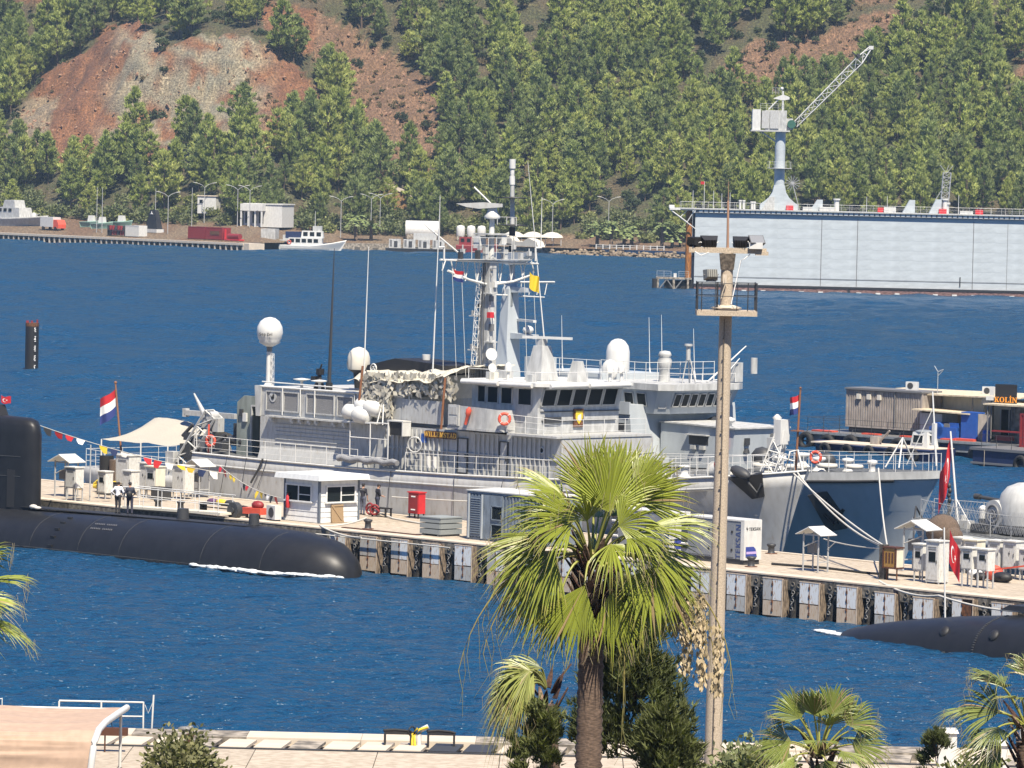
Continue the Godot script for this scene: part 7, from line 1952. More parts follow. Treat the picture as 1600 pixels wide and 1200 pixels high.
	obj("rubbing_band", G.new().box(v3(7.5, 0.2, -0.2), v3(16.6, 0.14, 0.2)).box(v3(7.5, -0.45, -0.2), v3(16.6, 0.1, 0.16)), M.mid_steel, r2)
	obj("side_ladder", lattice(v3(0.6, -0.6, -0.1), v3(0.6, 1.2, -0.1), 0.4, 0.4, 4, 0.03), M.concrete_pale, r2)
	obj("bow_fender", G.new().tube(v3(-0.9, 0.5, -4.0), v3(-0.9, 0.9, -0.4), 0.45, -1, 10), M.rubber, r2)
	for x in [4.3, 6.9, 9.5]: obj("tyre", G.new().torus(Transform3D(Basis.IDENTITY, v3(x, 0.35, -0.02)), 0.5, 0.2, 18, 8), M.rubber, r2)
	rail(r2, [v3(0, 1.3, -0.4), v3(6, 1.3, -0.4)], 1.0, 1.5, 2, M.dark_steel)
	container("freight_container", "red ribbed container with a pale roof at the right edge, on the navy barge", on.call(25.2, 1.35, -1.2), M.maroon, 6.1, 2.5, 2.44, "", 20)
	var kiosk := thing("open_shelter", "open sided shelter with a cream roof under the black sign at right", "shelter", on.call(18.9, 1.35, 1.6))
	obj("roof", G.new().box(v3(0.8, 2.9, 0), v3(5.4, 0.12, 3.4)), M.roof_cream, kiosk)
	for q in [[-1.6, 1.5], [3.3, 1.5], [-1.6, -1.5], [3.3, -1.5]]: obj("post", G.new().tube(v3(q[0], 0, q[1]), v3(q[0], 2.9, q[1]), 0.06, -1, 6), M.mid_steel, kiosk)
	obj("back_wall", G.new().box(v3(0.8, 1.4, -1.5), v3(4.8, 2.8, 0.08)), M.concrete, kiosk)
	obj("counter", G.new().box(v3(0.0, 0.9, 1.0), v3(2.6, 0.1, 0.8)).box(v3(-0.4, 0.4, 0.9), v3(1.4, 0.4, 0.5)), M.maroon, kiosk)
	var sg := thing("sign_board", "black sign board with orange letters on the shelter roof", "sign", on.call(18.0, 4.25, 1.4, 0.25))
	obj("board", G.new().box(v3(0, 0.75, 0), v3(1.75, 1.5, 0.08)), M.black, sg)
	obj("white_square", G.new().box(v3(-1.15, 0.95, 0.02), v3(0.35, 0.7, 0.06)).box(v3(-1.3, 0.4, 0.02), v3(0.6, 0.3, 0.06)), M.white, sg)
	letters(sg, "sign_lettering", "KOLİN", Transform3D(Basis.IDENTITY, v3(0.0, 0.33, 0.05)), 0.4, M.sign_orange, "Droid Serif")

# ---------- things on the pier ----------
func cabinet(label: String, xf: Transform3D, w: float, h: float, d: float, leg: float, m: Material, sign_on := false, window_on := false) -> Node3D:
	var t := thing("electric_cabinet", label, "cabinet", xf, "electric cabinets on the pier")
	obj("case", G.new().box(v3(0, leg + h / 2, 0), v3(w, h, d)), m, t)
	obj("roof", G.new().box(v3(0, leg + h + 0.03, 0.02), v3(w + 0.1, 0.06, d + 0.12)), m, t)
	var dr := obj("door", G.new().box(v3(0, leg + h / 2, d / 2 + 0.012), v3(w * 0.84, h * 0.88, 0.024)), M.cabinet_door, t)
	obj("handle", G.new().box(v3(w * 0.33, leg + h * 0.5, d / 2 + 0.04), v3(0.03, 0.16, 0.03)), M.dark_steel, dr)
	obj("louvre", G.new().box(v3(0, leg + h * 0.86, d / 2 + 0.03), v3(w * 0.6, 0.03, 0.02)).box(v3(0, leg + h * 0.81, d / 2 + 0.03), v3(w * 0.6, 0.03, 0.02)), M.mid_steel, dr)
	if window_on: obj("meter_window", G.new().box(v3(0, leg + h * 0.62, d / 2 + 0.03), v3(w * 0.5, h * 0.25, 0.02)), M.window_glass, dr)
	if sign_on: obj("bolt_mark", G.new().prism([Vector2(0.02, 0.14), Vector2(-0.06, -0.01), Vector2(-0.01, -0.01), Vector2(-0.03, -0.14), Vector2(0.06, 0.03), Vector2(0.01, 0.03)], 0.012, Transform3D(Basis.IDENTITY, v3(0, leg + h * 0.55, d / 2 + 0.026))), M.black, dr)
	if leg > 0.05:
		for x in [-1, 1]:
			for z in [-1, 1]: obj("leg", G.new().box(v3(x * (w / 2 - 0.05), leg / 2, z * (d / 2 - 0.05)), v3(0.06, leg, 0.06)), M.galvanised, t)
	return t

func shelter(label: String, xf: Transform3D) -> Node3D:
	var t := thing("supply_shelter", label, "shelter", xf, "small roofed supply points on the pier")
	for s in [-1, 1]:
		obj("roof_sheet", G.new().box(v3(0.42 * s, 2.02, 0), v3(0.98, 0.04, 1.15), Basis(Z, -0.42 * s)), M.white, t)
	for x in [-0.5, 0.5]:
		for z in [-0.35, 0.35]: obj("post", G.new().box(v3(x, 0.95, z), v3(0.06, 1.9, 0.06)), M.galvanised, t)
	obj("frame", G.new().box(v3(0, 1.82, 0.35), v3(1.06, 0.06, 0.05)).box(v3(0, 1.82, -0.35), v3(1.06, 0.06, 0.05)).box(v3(-0.5, 0.5, 0), v3(0.05, 0.05, 0.7)).box(v3(0.5, 0.5, 0), v3(0.05, 0.05, 0.7)).tube(v3(-0.5, 1.2, 0.35), v3(0.5, 1.6, 0.35), 0.025, -1, 4).tube(v3(0.5, 1.1, -0.3), v3(1.0, 1.5, -0.3), 0.025, -1, 4), M.galvanised, t)
	obj("meter_box", G.new().box(v3(-0.2, 1.15, 0), v3(0.45, 0.5, 0.3)), M.mid_steel, t)
	return t

func flag(called: String, label: String, xf: Transform3D, w: float, h: float, kind: String, amp := 0.12, droop := 0.4) -> Node3D:
	# cloth hanging from its hoist at the local origin, flying along +x
	var t := thing(called, label, "flag", xf)
	var cut: Array = {"dutch": [["red_band", M.flag_red], ["white_band", M.flag_white], ["blue_band", M.flag_blue]], "turkish": [["field", M.flag_red]], "jack": [["red_band", M.flag_red], ["white_band", M.flag_white], ["blue_band", M.flag_blue]], "yellow": [["field", M.yellow]]}[kind]
	var P := func(a: float, b: float, off := 0.0) -> Vector3: return v3(a * w * (1.0 - 0.35 * droop), -b * h - a * w * droop - 0.06 * sin(a * 5.0), amp * sin(a * 7.0 + b * 1.6) * (0.3 + a) + off)
	var nb := cut.size()
	for i in nb:
		var rings := []
		for k in 17:
			var ring := []
			for j in 5: ring.append(P.call(k / 16.0, (i + j / 4.0) / nb))
			rings.append(ring)
		obj(cut[i][0], G.new().loft(rings, false, false), cut[i][1], t)
	if kind == "turkish":
		var em := G.new()
		for off in [0.012, -0.012]:
			for k in 14:
				var a0 := 0.6 + 5.1 * k / 14.0
				var a1 := 0.6 + 5.1 * (k + 1) / 14.0
				var t0 := 0.06 * sin(PI * k / 14.0)
				var t1 := 0.06 * sin(PI * (k + 1) / 14.0)
				var o := func(a: float, r: float) -> Vector3: return P.call(0.34 + cos(a) * r * 0.72, 0.5 + sin(a) * r, off)
				em.quad(o.call(a0, 0.25), o.call(a1, 0.25), o.call(a1, 0.25 - t1 * 1.5), o.call(a0, 0.25 - t0 * 1.5))
			for k in 5:
				var a := TAU * k / 5.0
				em.tri(P.call(0.56 + 0.09 * cos(a), 0.5 + 0.12 * sin(a), off), P.call(0.56 + 0.03 * cos(a + 1.9), 0.5 + 0.04 * sin(a + 1.9), off), P.call(0.56 + 0.03 * cos(a - 1.9), 0.5 + 0.04 * sin(a - 1.9), off))
		obj("crescent_and_star", em, M.flag_white, t)
	return t

func rope(label: String, pts: Array, sag := 0.3, r := 0.05, n := 14, called := "mooring_rope", group := ""):
	var p := []
	for i in pts.size() - 1:
		for k in n + (1 if i == pts.size() - 2 else 0):
			var f := float(k) / n
			p.append(pts[i].lerp(pts[i + 1], f) - Y * sag * 4.0 * f * (1.0 - f))
	return one(called, G.new().path(p, r, 6), M.rope, label, "rope", PIER, group)

func buoy_ring(label: String, xf: Transform3D):
	var t := thing("life_ring", label, "life ring", xf, "life rings on the grey ships")
	obj("ring", G.new().torus(Transform3D.IDENTITY, 0.29, 0.085, 24, 8), M.orange_red, t)
	for k in 4: obj("white_band", G.new().torus(Transform3D(Basis(Z, PI / 4 + k * PI / 2), v3(cos(PI / 4 + k * PI / 2), sin(PI / 4 + k * PI / 2), 0) * 0.29) * Transform3D(Basis(X, PI / 2), Vector3.ZERO), 0.09, 0.012, 10, 5), M.flag_white, t)
	obj("bracket", G.new().box(v3(0, -0.32, -0.08), v3(0.3, 0.1, 0.1)), M.white, t)

func build_pier_things():
	# guard booth
	var k := thing("guard_booth", "white boarded guard booth with windows and a flat overhanging roof on the pier", "booth", onp(-10.55, 4.15))
	obj("wall", G.new().box(v3(0, 1.15, 0), v3(2.8, 2.3, 2.8)), M.booth_white, k)
	for j in 8:
		obj("board", G.new().box(v3(0, 0.16 + 0.285 * j, 0), v3(2.86, 0.265, 2.86), Basis.IDENTITY, Vector2(0.985, 0.985)), M.booth_white, k)
	for x in [-1, 1]:
		for z in [-1, 1]: obj("corner_post", G.new().box(v3(x * 1.41, 1.15, z * 1.41), v3(0.12, 2.34, 0.12)), M.booth_trim, k)
	obj("roof", G.new().box(v3(0, 2.47, 0), v3(3.7, 0.28, 3.7), Basis.IDENTITY, Vector2(0.97, 0.97)).box(v3(0, 2.66, 0), v3(3.5, 0.12, 3.5), Basis.IDENTITY, Vector2(0.3, 0.3)), M.booth_white, k)
	for q in [[v3(-0.25, 1.55, 1.455), 0.0, 2.0], [v3(1.455, 1.55, -0.1), PI / 2, 2.0]]:
		var w := obj("window", G.new().box(v3(0, 0.44, 0), v3(q[2] + 0.16, 0.08, 0.06)).box(v3(0, -0.44, 0.03), v3(q[2] + 0.3, 0.08, 0.14)).box(v3(-q[2] / 2 - 0.04, 0, 0), v3(0.08, 0.8, 0.06)).box(v3(q[2] / 2 + 0.04, 0, 0), v3(0.08, 0.8, 0.06)).box(v3(0, 0, 0), v3(0.07, 0.8, 0.06)).box(v3(q[2] / 4, -0.06, 0), v3(q[2] / 2 - 0.1, 0.04, 0.05)), M.booth_white, k)
		w.transform = Transform3D(Basis(Y, q[1]), q[0])
		for s in [-1, 1]: obj("pane", G.new().box(v3(s * q[2] / 4, 0, -0.012), v3(q[2] / 2 - 0.06, 0.8, 0.02)), M.window_glass, w)
	one("wooden_pallet", G.new().box(v3(0, 0.5, 0), v3(0.05, 1.0, 0.85)).box(v3(0.04, 0.5, 0), v3(0.04, 1.1, 0.1), Basis(X, 0.7)).box(v3(0.04, 0.95, 0), v3(0.04, 0.1, 0.85)).box(v3(0.04, 0.06, 0), v3(0.04, 0.1, 0.85)), M.wood, "pale wooden frame leaning on the lit side of the guard booth", "pallet", onp(-8.98, 3.95) * Transform3D(Basis(Z, 0.08), Vector3.ZERO))
	var ex := thing("fire_extinguisher", "red fire extinguisher hung on the booth's shaded corner", "extinguisher", onp(-11.6, 2.62, 2.7))
	obj("cylinder", G.new().lathe([Vector2(0.09, 0), Vector2(0.11, 0.04), Vector2(0.11, 0.6), Vector2(0.04, 0.72), Vector2(0.04, 0.8)], Transform3D.IDENTITY, 12), M.red, ex)
	obj("valve", G.new().box(v3(0, 0.82, 0.02), v3(0.14, 0.06, 0.06)).tube(v3(0.08, 0.8, 0), v3(0.16, 0.3, 0.02), 0.02, -1, 5), M.black, ex)
	var ac := thing("air_conditioner", "white air conditioner with a dark fan standing left of the guard booth", "air conditioner", onp(-11.9, 1.9, 2.0, -0.2))
	obj("case", G.new().box(v3(0, 0.45, 0), v3(0.95, 0.75, 0.4)), M.white, ac)
	obj("fan_grille", G.new().torus(Transform3D(Basis.IDENTITY, v3(0.05, 0.45, 0.2)), 0.27, 0.02, 20, 5).tube(v3(0.05, 0.45, 0.19), v3(0.05, 0.45, 0.21), 0.25, -1, 20), M.dark_steel, ac)
	obj("foot", G.new().box(v3(-0.35, 0.04, 0), v3(0.08, 0.08, 0.4)).box(v3(0.35, 0.04, 0), v3(0.08, 0.08, 0.4)), M.dark_steel, ac)
	# red hose cabinet
	var rc := thing("hose_cabinet", "red fire hose cabinet on legs against the grey hull", "cabinet", onp(-9.6, 10.3))
	obj("case", G.new().box(v3(0, 0.85, 0), v3(0.85, 1.15, 0.5)), M.red, rc)
	obj("door", G.new().box(v3(-0.02, 0.85, 0.26), v3(0.72, 1.0, 0.03)), M.maroon, rc)
	obj("top", G.new().box(v3(0, 1.45, 0), v3(0.95, 0.06, 0.6)), M.red, rc)
	for y in [0.5, 1.22]: obj("label_strip", G.new().box(v3(0, y, 0.282), v3(0.34, 0.07, 0.01)), M.flag_white, rc)
	for x in [-0.36, 0.36]:
		for z in [-0.2, 0.2]: obj("leg", G.new().box(v3(x, 0.14, z), v3(0.06, 0.28, 0.06)), M.black, rc)
	# low racks and frames on the pier
	var fr := thing("hose_rack", "low rack with coiled red hose beside the two people in dark shirts", "rack", onp(-11.75, 9.25))
	obj("frame", G.new().box(v3(0.45, 0.5, 0), v3(1.2, 0.06, 0.5)).box(v3(0.98, 0.25, 0.2), v3(0.08, 0.5, 0.08)).box(v3(0.98, 0.25, -0.2), v3(0.08, 0.5, 0.08)).box(v3(-0.1, 0.25, 0.2), v3(0.08, 0.5, 0.08)), M.black, fr)
	obj("red_hose", G.new().torus(Transform3D(Basis.IDENTITY, v3(-0.2, 0.42, 0.3)), 0.3, 0.06, 16, 6).torus(Transform3D(Basis(Y, 0.5), v3(0.2, 0.4, 0.32)), 0.26, 0.06, 16, 6).path([v3(-0.5, 0.3, 0.3), v3(-0.2, 0.55, 0.35), v3(0.3, 0.5, 0.35), v3(0.6, 0.3, 0.3)], 0.05, 6), M.maroon, fr)
	var tb := thing("long_bench", "long black frame with yellow and purple bundles lying on it", "rack", onp(-17.0, 2.6))
	obj("frame", G.new().box(v3(0, 0.5, 0), v3(3.6, 0.07, 0.5)).box(v3(-1.7, 0.25, 0), v3(0.08, 0.5, 0.5)).box(v3(1.7, 0.25, 0), v3(0.08, 0.5, 0.5)).box(v3(0, 0.3, 0), v3(3.4, 0.06, 0.06)), M.black, tb)
	for i in 3: obj("bundle", G.new().ball(v3(-0.9 + 0.75 * i, 0.64, 0), v3(0.42, 0.18, 0.22), 10), [M.purple_cloth, M.yellow, M.dark_steel][i], tb)
	var cart := thing("red_cart", "low red flat cart with a red bag on it, left of the guard booth", "cart", onp(-13.7, 2.2))
	obj("bed", G.new().box(v3(0, 0.4, 0), v3(1.5, 0.34, 0.8)), M.orange_red, cart)
	obj("bag", G.new().ball(v3(0.1, 0.72, 0), v3(0.42, 0.25, 0.3), 10), M.maroon, cart)
	for x in [-0.5, 0.5]: obj("foot", G.new().box(v3(x, 0.12, 0.25), v3(0.12, 0.25, 0.12)), M.dark_steel, cart)
	one("pole_bundle", G.new().tube(v3(-1.2, 0.1, 0), v3(1.2, 0.14, 0.3), 0.05, -1, 6).tube(v3(-1.1, 0.12, 0.15), v3(1.3, 0.1, 0.1), 0.05, -1, 6).tube(v3(-0.8, 0.2, 0.1), v3(1.0, 0.2, 0.25), 0.04, -1, 6), M.flag_white, "white and red poles lying on the pier in front of the black frame", "poles", onp(-15.8, 1.6))
	one("rope_reel", G.new().tube(v3(0, 0.45, -0.18), v3(0, 0.45, 0.18), 0.45, -1, 18).tube(v3(0, 0.45, 0.18), v3(0, 0.45, 0.26), 0.16, -1, 10), M.dark_steel, "dark round reel standing at the pier edge beside the submarine", "reel", onp(-14.0, 0.9))
	# grey slatted crate
	var cr := thing("slatted_crate", "grey crate of wide boards standing at the pier edge", "crate", onp(0.35, 2.95))
	for i in 3:
		for q in [[0.0, 0.78], [PI / 2, 0.78], [PI, 0.78], [-PI / 2, 0.78]]:
			obj("board", G.new().box(v3(0, 0.24 + 0.3 * i, q[1]), v3(1.54, 0.25, 0.05)), M.crate_grey, cr).rotation.y = q[0]
	obj("lid", G.new().box(v3(0, 0.98, 0), v3(1.66, 0.06, 1.66)), M.crate_grey, cr)
	obj("runner", G.new().box(v3(-0.6, 0.05, 0), v3(0.12, 0.1, 1.5)).box(v3(0.6, 0.05, 0), v3(0.12, 0.1, 1.5)), M.crate_grey, cr)
	# blue-grey site container with louvred door and windows
	var c := container("site_container", "blue grey container with louvred door and two windows, beside the slatted crate", onp(5.8, 3.8), M.container_blue, 6.1, 2.55, 2.44, "", 22)
	var lv := obj("louvred_door", G.new().box(v3(-2.35, 1.25, 1.25), v3(0.85, 2.1, 0.06)), M.container_blue_dark, c)
	for i in 16: obj("slat", G.new().box(v3(-2.35, 0.36 + 0.12 * i, 1.29), v3(0.72, 0.05, 0.05), Basis(X, 0.5)), M.container_blue_dark, lv)
	obj("flat_panel", G.new().box(v3(-1.1, 1.25, 1.24), v3(1.55, 2.3, 0.06)), M.container_blue, c)
	for y in [1.5, 0.55]: window(c, Transform3D(Basis.IDENTITY, v3(-0.7, y, 1.28)), 0.8, 0.7, M.container_blue)
	obj("door_post", G.new().box(v3(-1.85, 1.25, 1.29), v3(0.1, 2.3, 0.06)).box(v3(-2.85, 1.25, 1.29), v3(0.1, 2.3, 0.06)), M.ship_blue_grey, c)
	obj("roof_sheet", G.new().box(v3(0, 2.58, 0), v3(6.2, 0.06, 2.54)), M.white, c)
	# generators
	for i in 2:
		var g := thing("generator", ["white and grey generator at the pier edge behind the lamp post", "white and grey generator half hidden by the palm, left of the other"][i], "generator", onp([19.8, 14.2][i], [4.1, 4.7][i]), "generators on the pier")
		obj("skid", G.new().box(v3(0, 0.14, 0), v3(4.3, 0.28, 1.1)), M.dark_steel, g)
		obj("canopy", G.new().box(v3(-0.1, 1.22, 0), v3(4.2, 1.9, 1.2)), M.gen_shade_grey, g)  # sides greyer than the white end, their shade put into the paint
		obj("roof", G.new().box(v3(0, 2.2, 0), v3(4.42, 0.08, 1.26)), M.white, g)
		var e := obj("end_panel", G.new().box(v3(2.1, 1.22, 0), v3(0.24, 1.96, 1.26)), M.white, g)
		obj("logo_panel", G.new().prism([Vector2(-0.5, -0.3), Vector2(0.3, -0.3), Vector2(0.2, 0.1), Vector2(0.05, 0.22), Vector2(-0.5, 0.22)], 0.012, Transform3D(Basis(Y, PI / 2), v3(2.222, 0.68, 0.0))), M.logo_blue, e)
		obj("logo_stripe", G.new().box(v3(2.236, 0.6, 0.1), v3(0.006, 0.12, 0.72)), M.logo_violet, e)
		letters(e, "maker_lettering", "TEKSAN", Transform3D(Basis(Y, PI / 2), v3(2.224, 1.78, -0.12)), 0.16, M.dark_steel)
		obj("logo_mark", G.new().prism([Vector2(-0.03, 0.12), Vector2(-0.08, -0.02), Vector2(0.0, 0.0), Vector2(-0.02, -0.12), Vector2(0.07, 0.03), Vector2(0.0, 0.02)], 0.012, Transform3D(Basis(Y, PI / 2), v3(2.224, 1.8, 0.42))), M.dark_steel, e)
		letters(g, "maker_lettering", "TEKSAN", Transform3D(Basis(Z, PI / 2), v3(1.8, 1.15, 0.602)), 0.34, M.logo_blue_dark)
		for x in [-0.85, 0.75]:
			var dr := obj("service_door", G.new().box(v3(x, 1.15, 0.605), v3(1.5, 1.6, 0.03)), M.gen_shade_grey, g)
			for y in [0.7, 1.6]: obj("latch", G.new().box(v3(x + 0.62, y, 0.63), v3(0.1, 0.12, 0.03)), M.black, dr)
		for j in 7: obj("vent_slat", G.new().box(v3(-1.95, 0.6 + 0.19 * j, 0.62), v3(0.42, 0.09, 0.05), Basis(X, 0.5)), M.flag_white if j % 2 else M.dark_steel, g)
		obj("plate", G.new().box(v3(-1.2, 1.98, 0.606), v3(0.5, 0.1, 0.02)), M.logo_blue, g)
	# bollards
	for q in [[-4.9, 2.5, "with a pale rope, just right of the submarine's bow"], [22.9, 3.1, "right of the generators at the pier edge"], [17.5, 10.2, "at the pier's far edge below the first bow"], [-21.9, 2.0, "left of the walkway, beside the crew"], [-20.4, 2.4, "by the walkway, right of the other dark one"]]:
		var b := thing("bollard", "dark mooring bollard " + q[2], "bollard", onp(q[0], q[1]), "bollards on the pier")
		obj("post", G.new().lathe([Vector2(0.3, 0), Vector2(0.22, 0.12), Vector2(0.2, 0.5), Vector2(0.3, 0.62), Vector2(0.3, 0.74), Vector2(0.02, 0.8)], Transform3D.IDENTITY, 14), M.dark_steel, b)
		obj("base", G.new().lathe([Vector2(0.4, 0), Vector2(0.4, 0.05), Vector2(0.02, 0.06)], Transform3D.IDENTITY, 14), M.rust, b)
		b.scale = v3(0.8, 0.68, 0.8)
	# electric cabinets, left cluster
	var sets := [
		[-28.6, 1.4, 0.9, 1.15, 0.6, 0.75, 0, 0, "white cabinet on legs, leftmost of those beside the submarine's sail"],
		[-29.3, 4.2, 0.7, 1.2, 0.55, 0.35, 0, 1, "narrow grey cabinet with a small window, behind the crew in white"],
		[-32.4, 8.4, 1.2, 1.7, 0.9, 0.5, 0, 0, "large white cabinet at the back, beside the yellow gear"],
		[-29.2, 6.0, 0.8, 1.1, 0.6, 0.45, 0, 0, "white cabinet just above the man in the white shirt"],
		[-30.0, 7.8, 0.7, 1.5, 0.5, 0.4, 1, 0, "slim white cabinet with a bolt mark near the awning"],
		[-28.6, 7.3, 0.95, 1.35, 0.7, 0.45, 0, 1, "cream cabinet with a meter window in front of the ship's stern"],
		[-27.3, 8.3, 1.1, 1.5, 0.7, 0.4, 1, 0, "grey white cabinet nearest the grey hull's raised edge"]]
	for s in sets: cabinet(s[8], onp(s[0], s[1]), s[2], s[3], s[4], s[5], M.cream if s[7] and s[0] > -29.0 else M.cabinet_white, s[6] == 1, s[7] == 1)
	# right cluster
	var sets2 := [
		[33.2, 4.2, 0.62, 1.25, 0.5, 0.55, 0, 1, "narrow white cabinet left of the tall double one at right"],
		[34.4, 4.0, 0.85, 1.95, 0.7, 0.1, 0, 1, "tall white double cabinet left of the red flag"],
		[36.4, 4.1, 0.7, 1.0, 0.5, 0.85, 0, 1, "white cabinet on a stand, left one of the pair right of the flag"],
		[37.4, 4.1, 0.7, 1.0, 0.5, 0.85, 0, 1, "white cabinet on a stand, right one of the pair right of the flag"],
		[33.0, 10.0, 0.8, 1.25, 0.6, 0.5, 1, 0, "white cabinet with a bolt mark, leftmost of the back row at right"],
		[34.1, 9.9, 0.85, 1.3, 0.6, 0.5, 1, 0, "white cabinet with a bolt mark, tallest of the back row at right"],
		[35.3, 9.6, 0.7, 1.0, 0.55, 0.5, 1, 0, "white cabinet with a bolt mark, right end of the back row"],
		[31.3, 10.2, 0.9, 1.2, 0.6, 0.45, 0, 1, "cream cabinet with a meter window behind the pair right of the flag"],
		[30.4, 10.3, 0.7, 1.3, 0.6, 0.4, 0, 0, "white cabinet at the back beside the cream one at right"]]
	for s in sets2: cabinet(s[8], onp(s[0], s[1]), s[2], s[3], s[4], s[5], M.cream if s[8].begins_with("cream") else M.cabinet_white, s[6] == 1, s[7] == 1)
	var eb := thing("meter_box", "brown framed meter box with an amber glass front against a concrete post", "cabinet", onp(31.9, 3.5))
	obj("concrete_post", G.new().box(v3(-0.5, 0.85, 0), v3(0.34, 1.7, 0.34)), M.concrete_wet, eb)
	obj("case", G.new().box(v3(0.12, 1.1, 0), v3(0.8, 0.95, 0.5)), M.cream, eb)
	obj("frame", G.new().box(v3(0.12, 1.6, 0.02), v3(0.9, 0.07, 0.6)).box(v3(0.12, 0.62, 0.02), v3(0.9, 0.07, 0.6)).box(v3(-0.3, 1.1, 0.27), v3(0.08, 0.95, 0.06)).box(v3(0.5, 1.1, 0.27), v3(0.08, 0.95, 0.06)), M.board_brown, eb)
	obj("amber_front", G.new().box(v3(0.1, 1.1, 0.262), v3(0.7, 0.9, 0.02)), M.amber, eb)
	for i in 3: obj("meter", G.new().box(v3(-0.1 + 0.2 * i, 1.1, 0.276), v3(0.1, 0.5, 0.02)), M.board_brown, eb)
	for x in [-0.2, 0.45]: obj("leg", G.new().box(v3(x, 0.3, 0.1), v3(0.05, 0.6, 0.05)), M.rust, eb)
	shelter("white gabled supply shelter alone on the pier before the dark bow", onp(26.5, 3.9))
	shelter("white gabled supply shelter crowded by cabinets and ropes at right", onp(29.0, 8.6, 2.0, 0.1)).scale = v3(1.15, 1.15, 1.15)
	shelter("white gabled supply shelter beside the submarine's sail", onp(-31.6, 3.2, 2.0, 0.05)).scale = v3(1.1, 1.1, 1.1)
	shelter("white gabled supply shelter by the ship's stern crane", onp(-27.8, 9.9, 2.0, -0.05))
	# heaps and gear at the left end
	var gp := thing("gear_pile", "black fenders and brown sacking stacked at the back of the pier at left", "heap", onp(-34.4, 9.2))
	for i in 3: obj("fender", G.new().tube(v3(-1.0 + 0.9 * i, 0, 0), v3(-1.0 + 0.9 * i, 2.0 - 0.2 * (i % 2), 0), 0.42, -1, 12), M.rubber if i != 1 else M.sack, gp)
	one("yellow_hoses", G.new().path([v3(-1, 0.4, 0.5), v3(-0.4, 0.7, 0.6), v3(0.3, 0.5, 0.7), v3(0.9, 0.6, 0.5)], 0.13, 7).path([v3(-0.9, 0.3, 0.6), v3(0, 0.4, 0.8), v3(0.8, 0.3, 0.7)], 0.13, 7).torus(Transform3D(Basis(X, 1.2), v3(0.2, 0.3, 0.8)), 0.4, 0.1, 16, 6), M.yellow, "yellow and orange hoses heaped before the black fenders", "hoses", onp(-33.6, 8.2))
	one("yellow_float", G.new().ball(v3(0, 0.3, 0), v3(0.55, 0.25, 0.28), 12).ball(v3(0.4, 0.25, 0.1), v3(0.3, 0.2, 0.2), 10), M.yellow, "yellow float lying by the cabinets beside the submarine's sail", "float", onp(-29.9, 2.6, 2.5))
	for q in [[-27.2, 7.5], [-32.0, 7.4]]:
		var b := thing("generator_box", ["dark equipment box under the cream cabinet", "dark equipment box beneath the large white cabinet"][0 if q[0] > -30 else 1], "box", onp(q[0], q[1] - 0.9), "dark boxes among the cabinets")
		obj("case", G.new().box(v3(0, 0.35, 0), v3(1.1, 0.7, 0.6)), M.dark_steel, b)
		obj("lid", G.new().box(v3(0, 0.72, 0), v3(1.16, 0.06, 0.66)), M.black, b)
	var hp := thing("gear_heap", "orange, red and black gear heaped behind the red and white tape at right", "heap", onp(34.9, 7.8))
	obj("orange_bag", G.new().ball(v3(-0.2, 0.4, 0), v3(0.5, 0.4, 0.4), 10), M.orange_red, hp)
	obj("black_bag", G.new().ball(v3(0.6, 0.25, 0.3), v3(0.6, 0.28, 0.4), 10).ball(v3(-0.8, 0.2, 0.3), v3(0.4, 0.2, 0.3), 10), M.black, hp)
	obj("white_bag", G.new().ball(v3(-1.3, 0.3, 0.1), v3(0.4, 0.25, 0.3), 10), M.flag_white, hp)
	var nb := thing("net_bundle", "large brown bundle of netting under the shelter on the right", "bundle", onp(27.6, 12.0, 3.6))
	obj("bundle", G.new().ball(v3(0, 0.2, 0), v3(0.95, 0.85, 0.8), 14).ball(v3(0.7, -0.1, 0.1), v3(0.6, 0.6, 0.6), 12), M.sack, nb)
	obj("lashing", G.new().torus(Transform3D(Basis(Y, 0.6), v3(0, 0.2, 0)), 0.84, 0.04, 20, 5), M.dark_steel, nb)
	# gangways
	var gw := thing("gangway", "grey walkway with tubular rails from the pier to the submarine", "gangway", onp(-18.2, 0.4, 2.15, 0.0))
	obj("deck", G.new().box(v3(0, 0.05, 0), v3(8.4, 0.12, 1.1), Basis(Z, 0.02)), M.cream, gw)
	for z in [-0.52, 0.52]:
		for i in 6: obj("post", G.new().tube(v3(-4.0 + 1.6 * i, 0, z), v3(-4.0 + 1.6 * i, 1.1, z), 0.025, -1, 5), M.white_rail, gw)
		obj("handrail", G.new().tube(v3(-4.2, 1.1, z), v3(4.2, 1.12, z), 0.03, -1, 5).tube(v3(-4.2, 0.6, z), v3(4.2, 0.6, z), 0.02, -1, 4), M.white_rail, gw)
	var g2 := thing("boarding_stairs", "thin metal boarding stairs standing against the grey hull left of the booth", "stairs", onp(-16.6, 9.6))
	obj("frame", lattice(v3(-0.7, 0, 0), v3(-0.7, 2.2, 0), 0.7, 0.7, 4, 0.025).tube(v3(-0.7, 2.2, 0.3), v3(1.6, 1.2, 0.3), 0.025, -1, 4).tube(v3(-0.7, 2.2, -0.3), v3(1.6, 1.2, -0.3), 0.025, -1, 4).box(v3(1.2, 0.35, 0), v3(2.6, 0.1, 0.7)), M.galvanised, g2)
	for i in 5: obj("step", G.new().box(v3(-0.3 + 0.35 * i, 1.6 - 0.3 * i, 0), v3(0.3, 0.04, 0.6)), M.galvanised, g2)
	rail(g2, [v3(0.2, 0.4, 0.35), v3(3.2, 0.4, 0.35)], 1.0, 1.0, 3, M.white_rail)
	var g3 := thing("gangway", "white box gangway leading from the pier to the frigate's bow at right", "gangway", onp(29.0, 11.2, 2.35, -0.35))
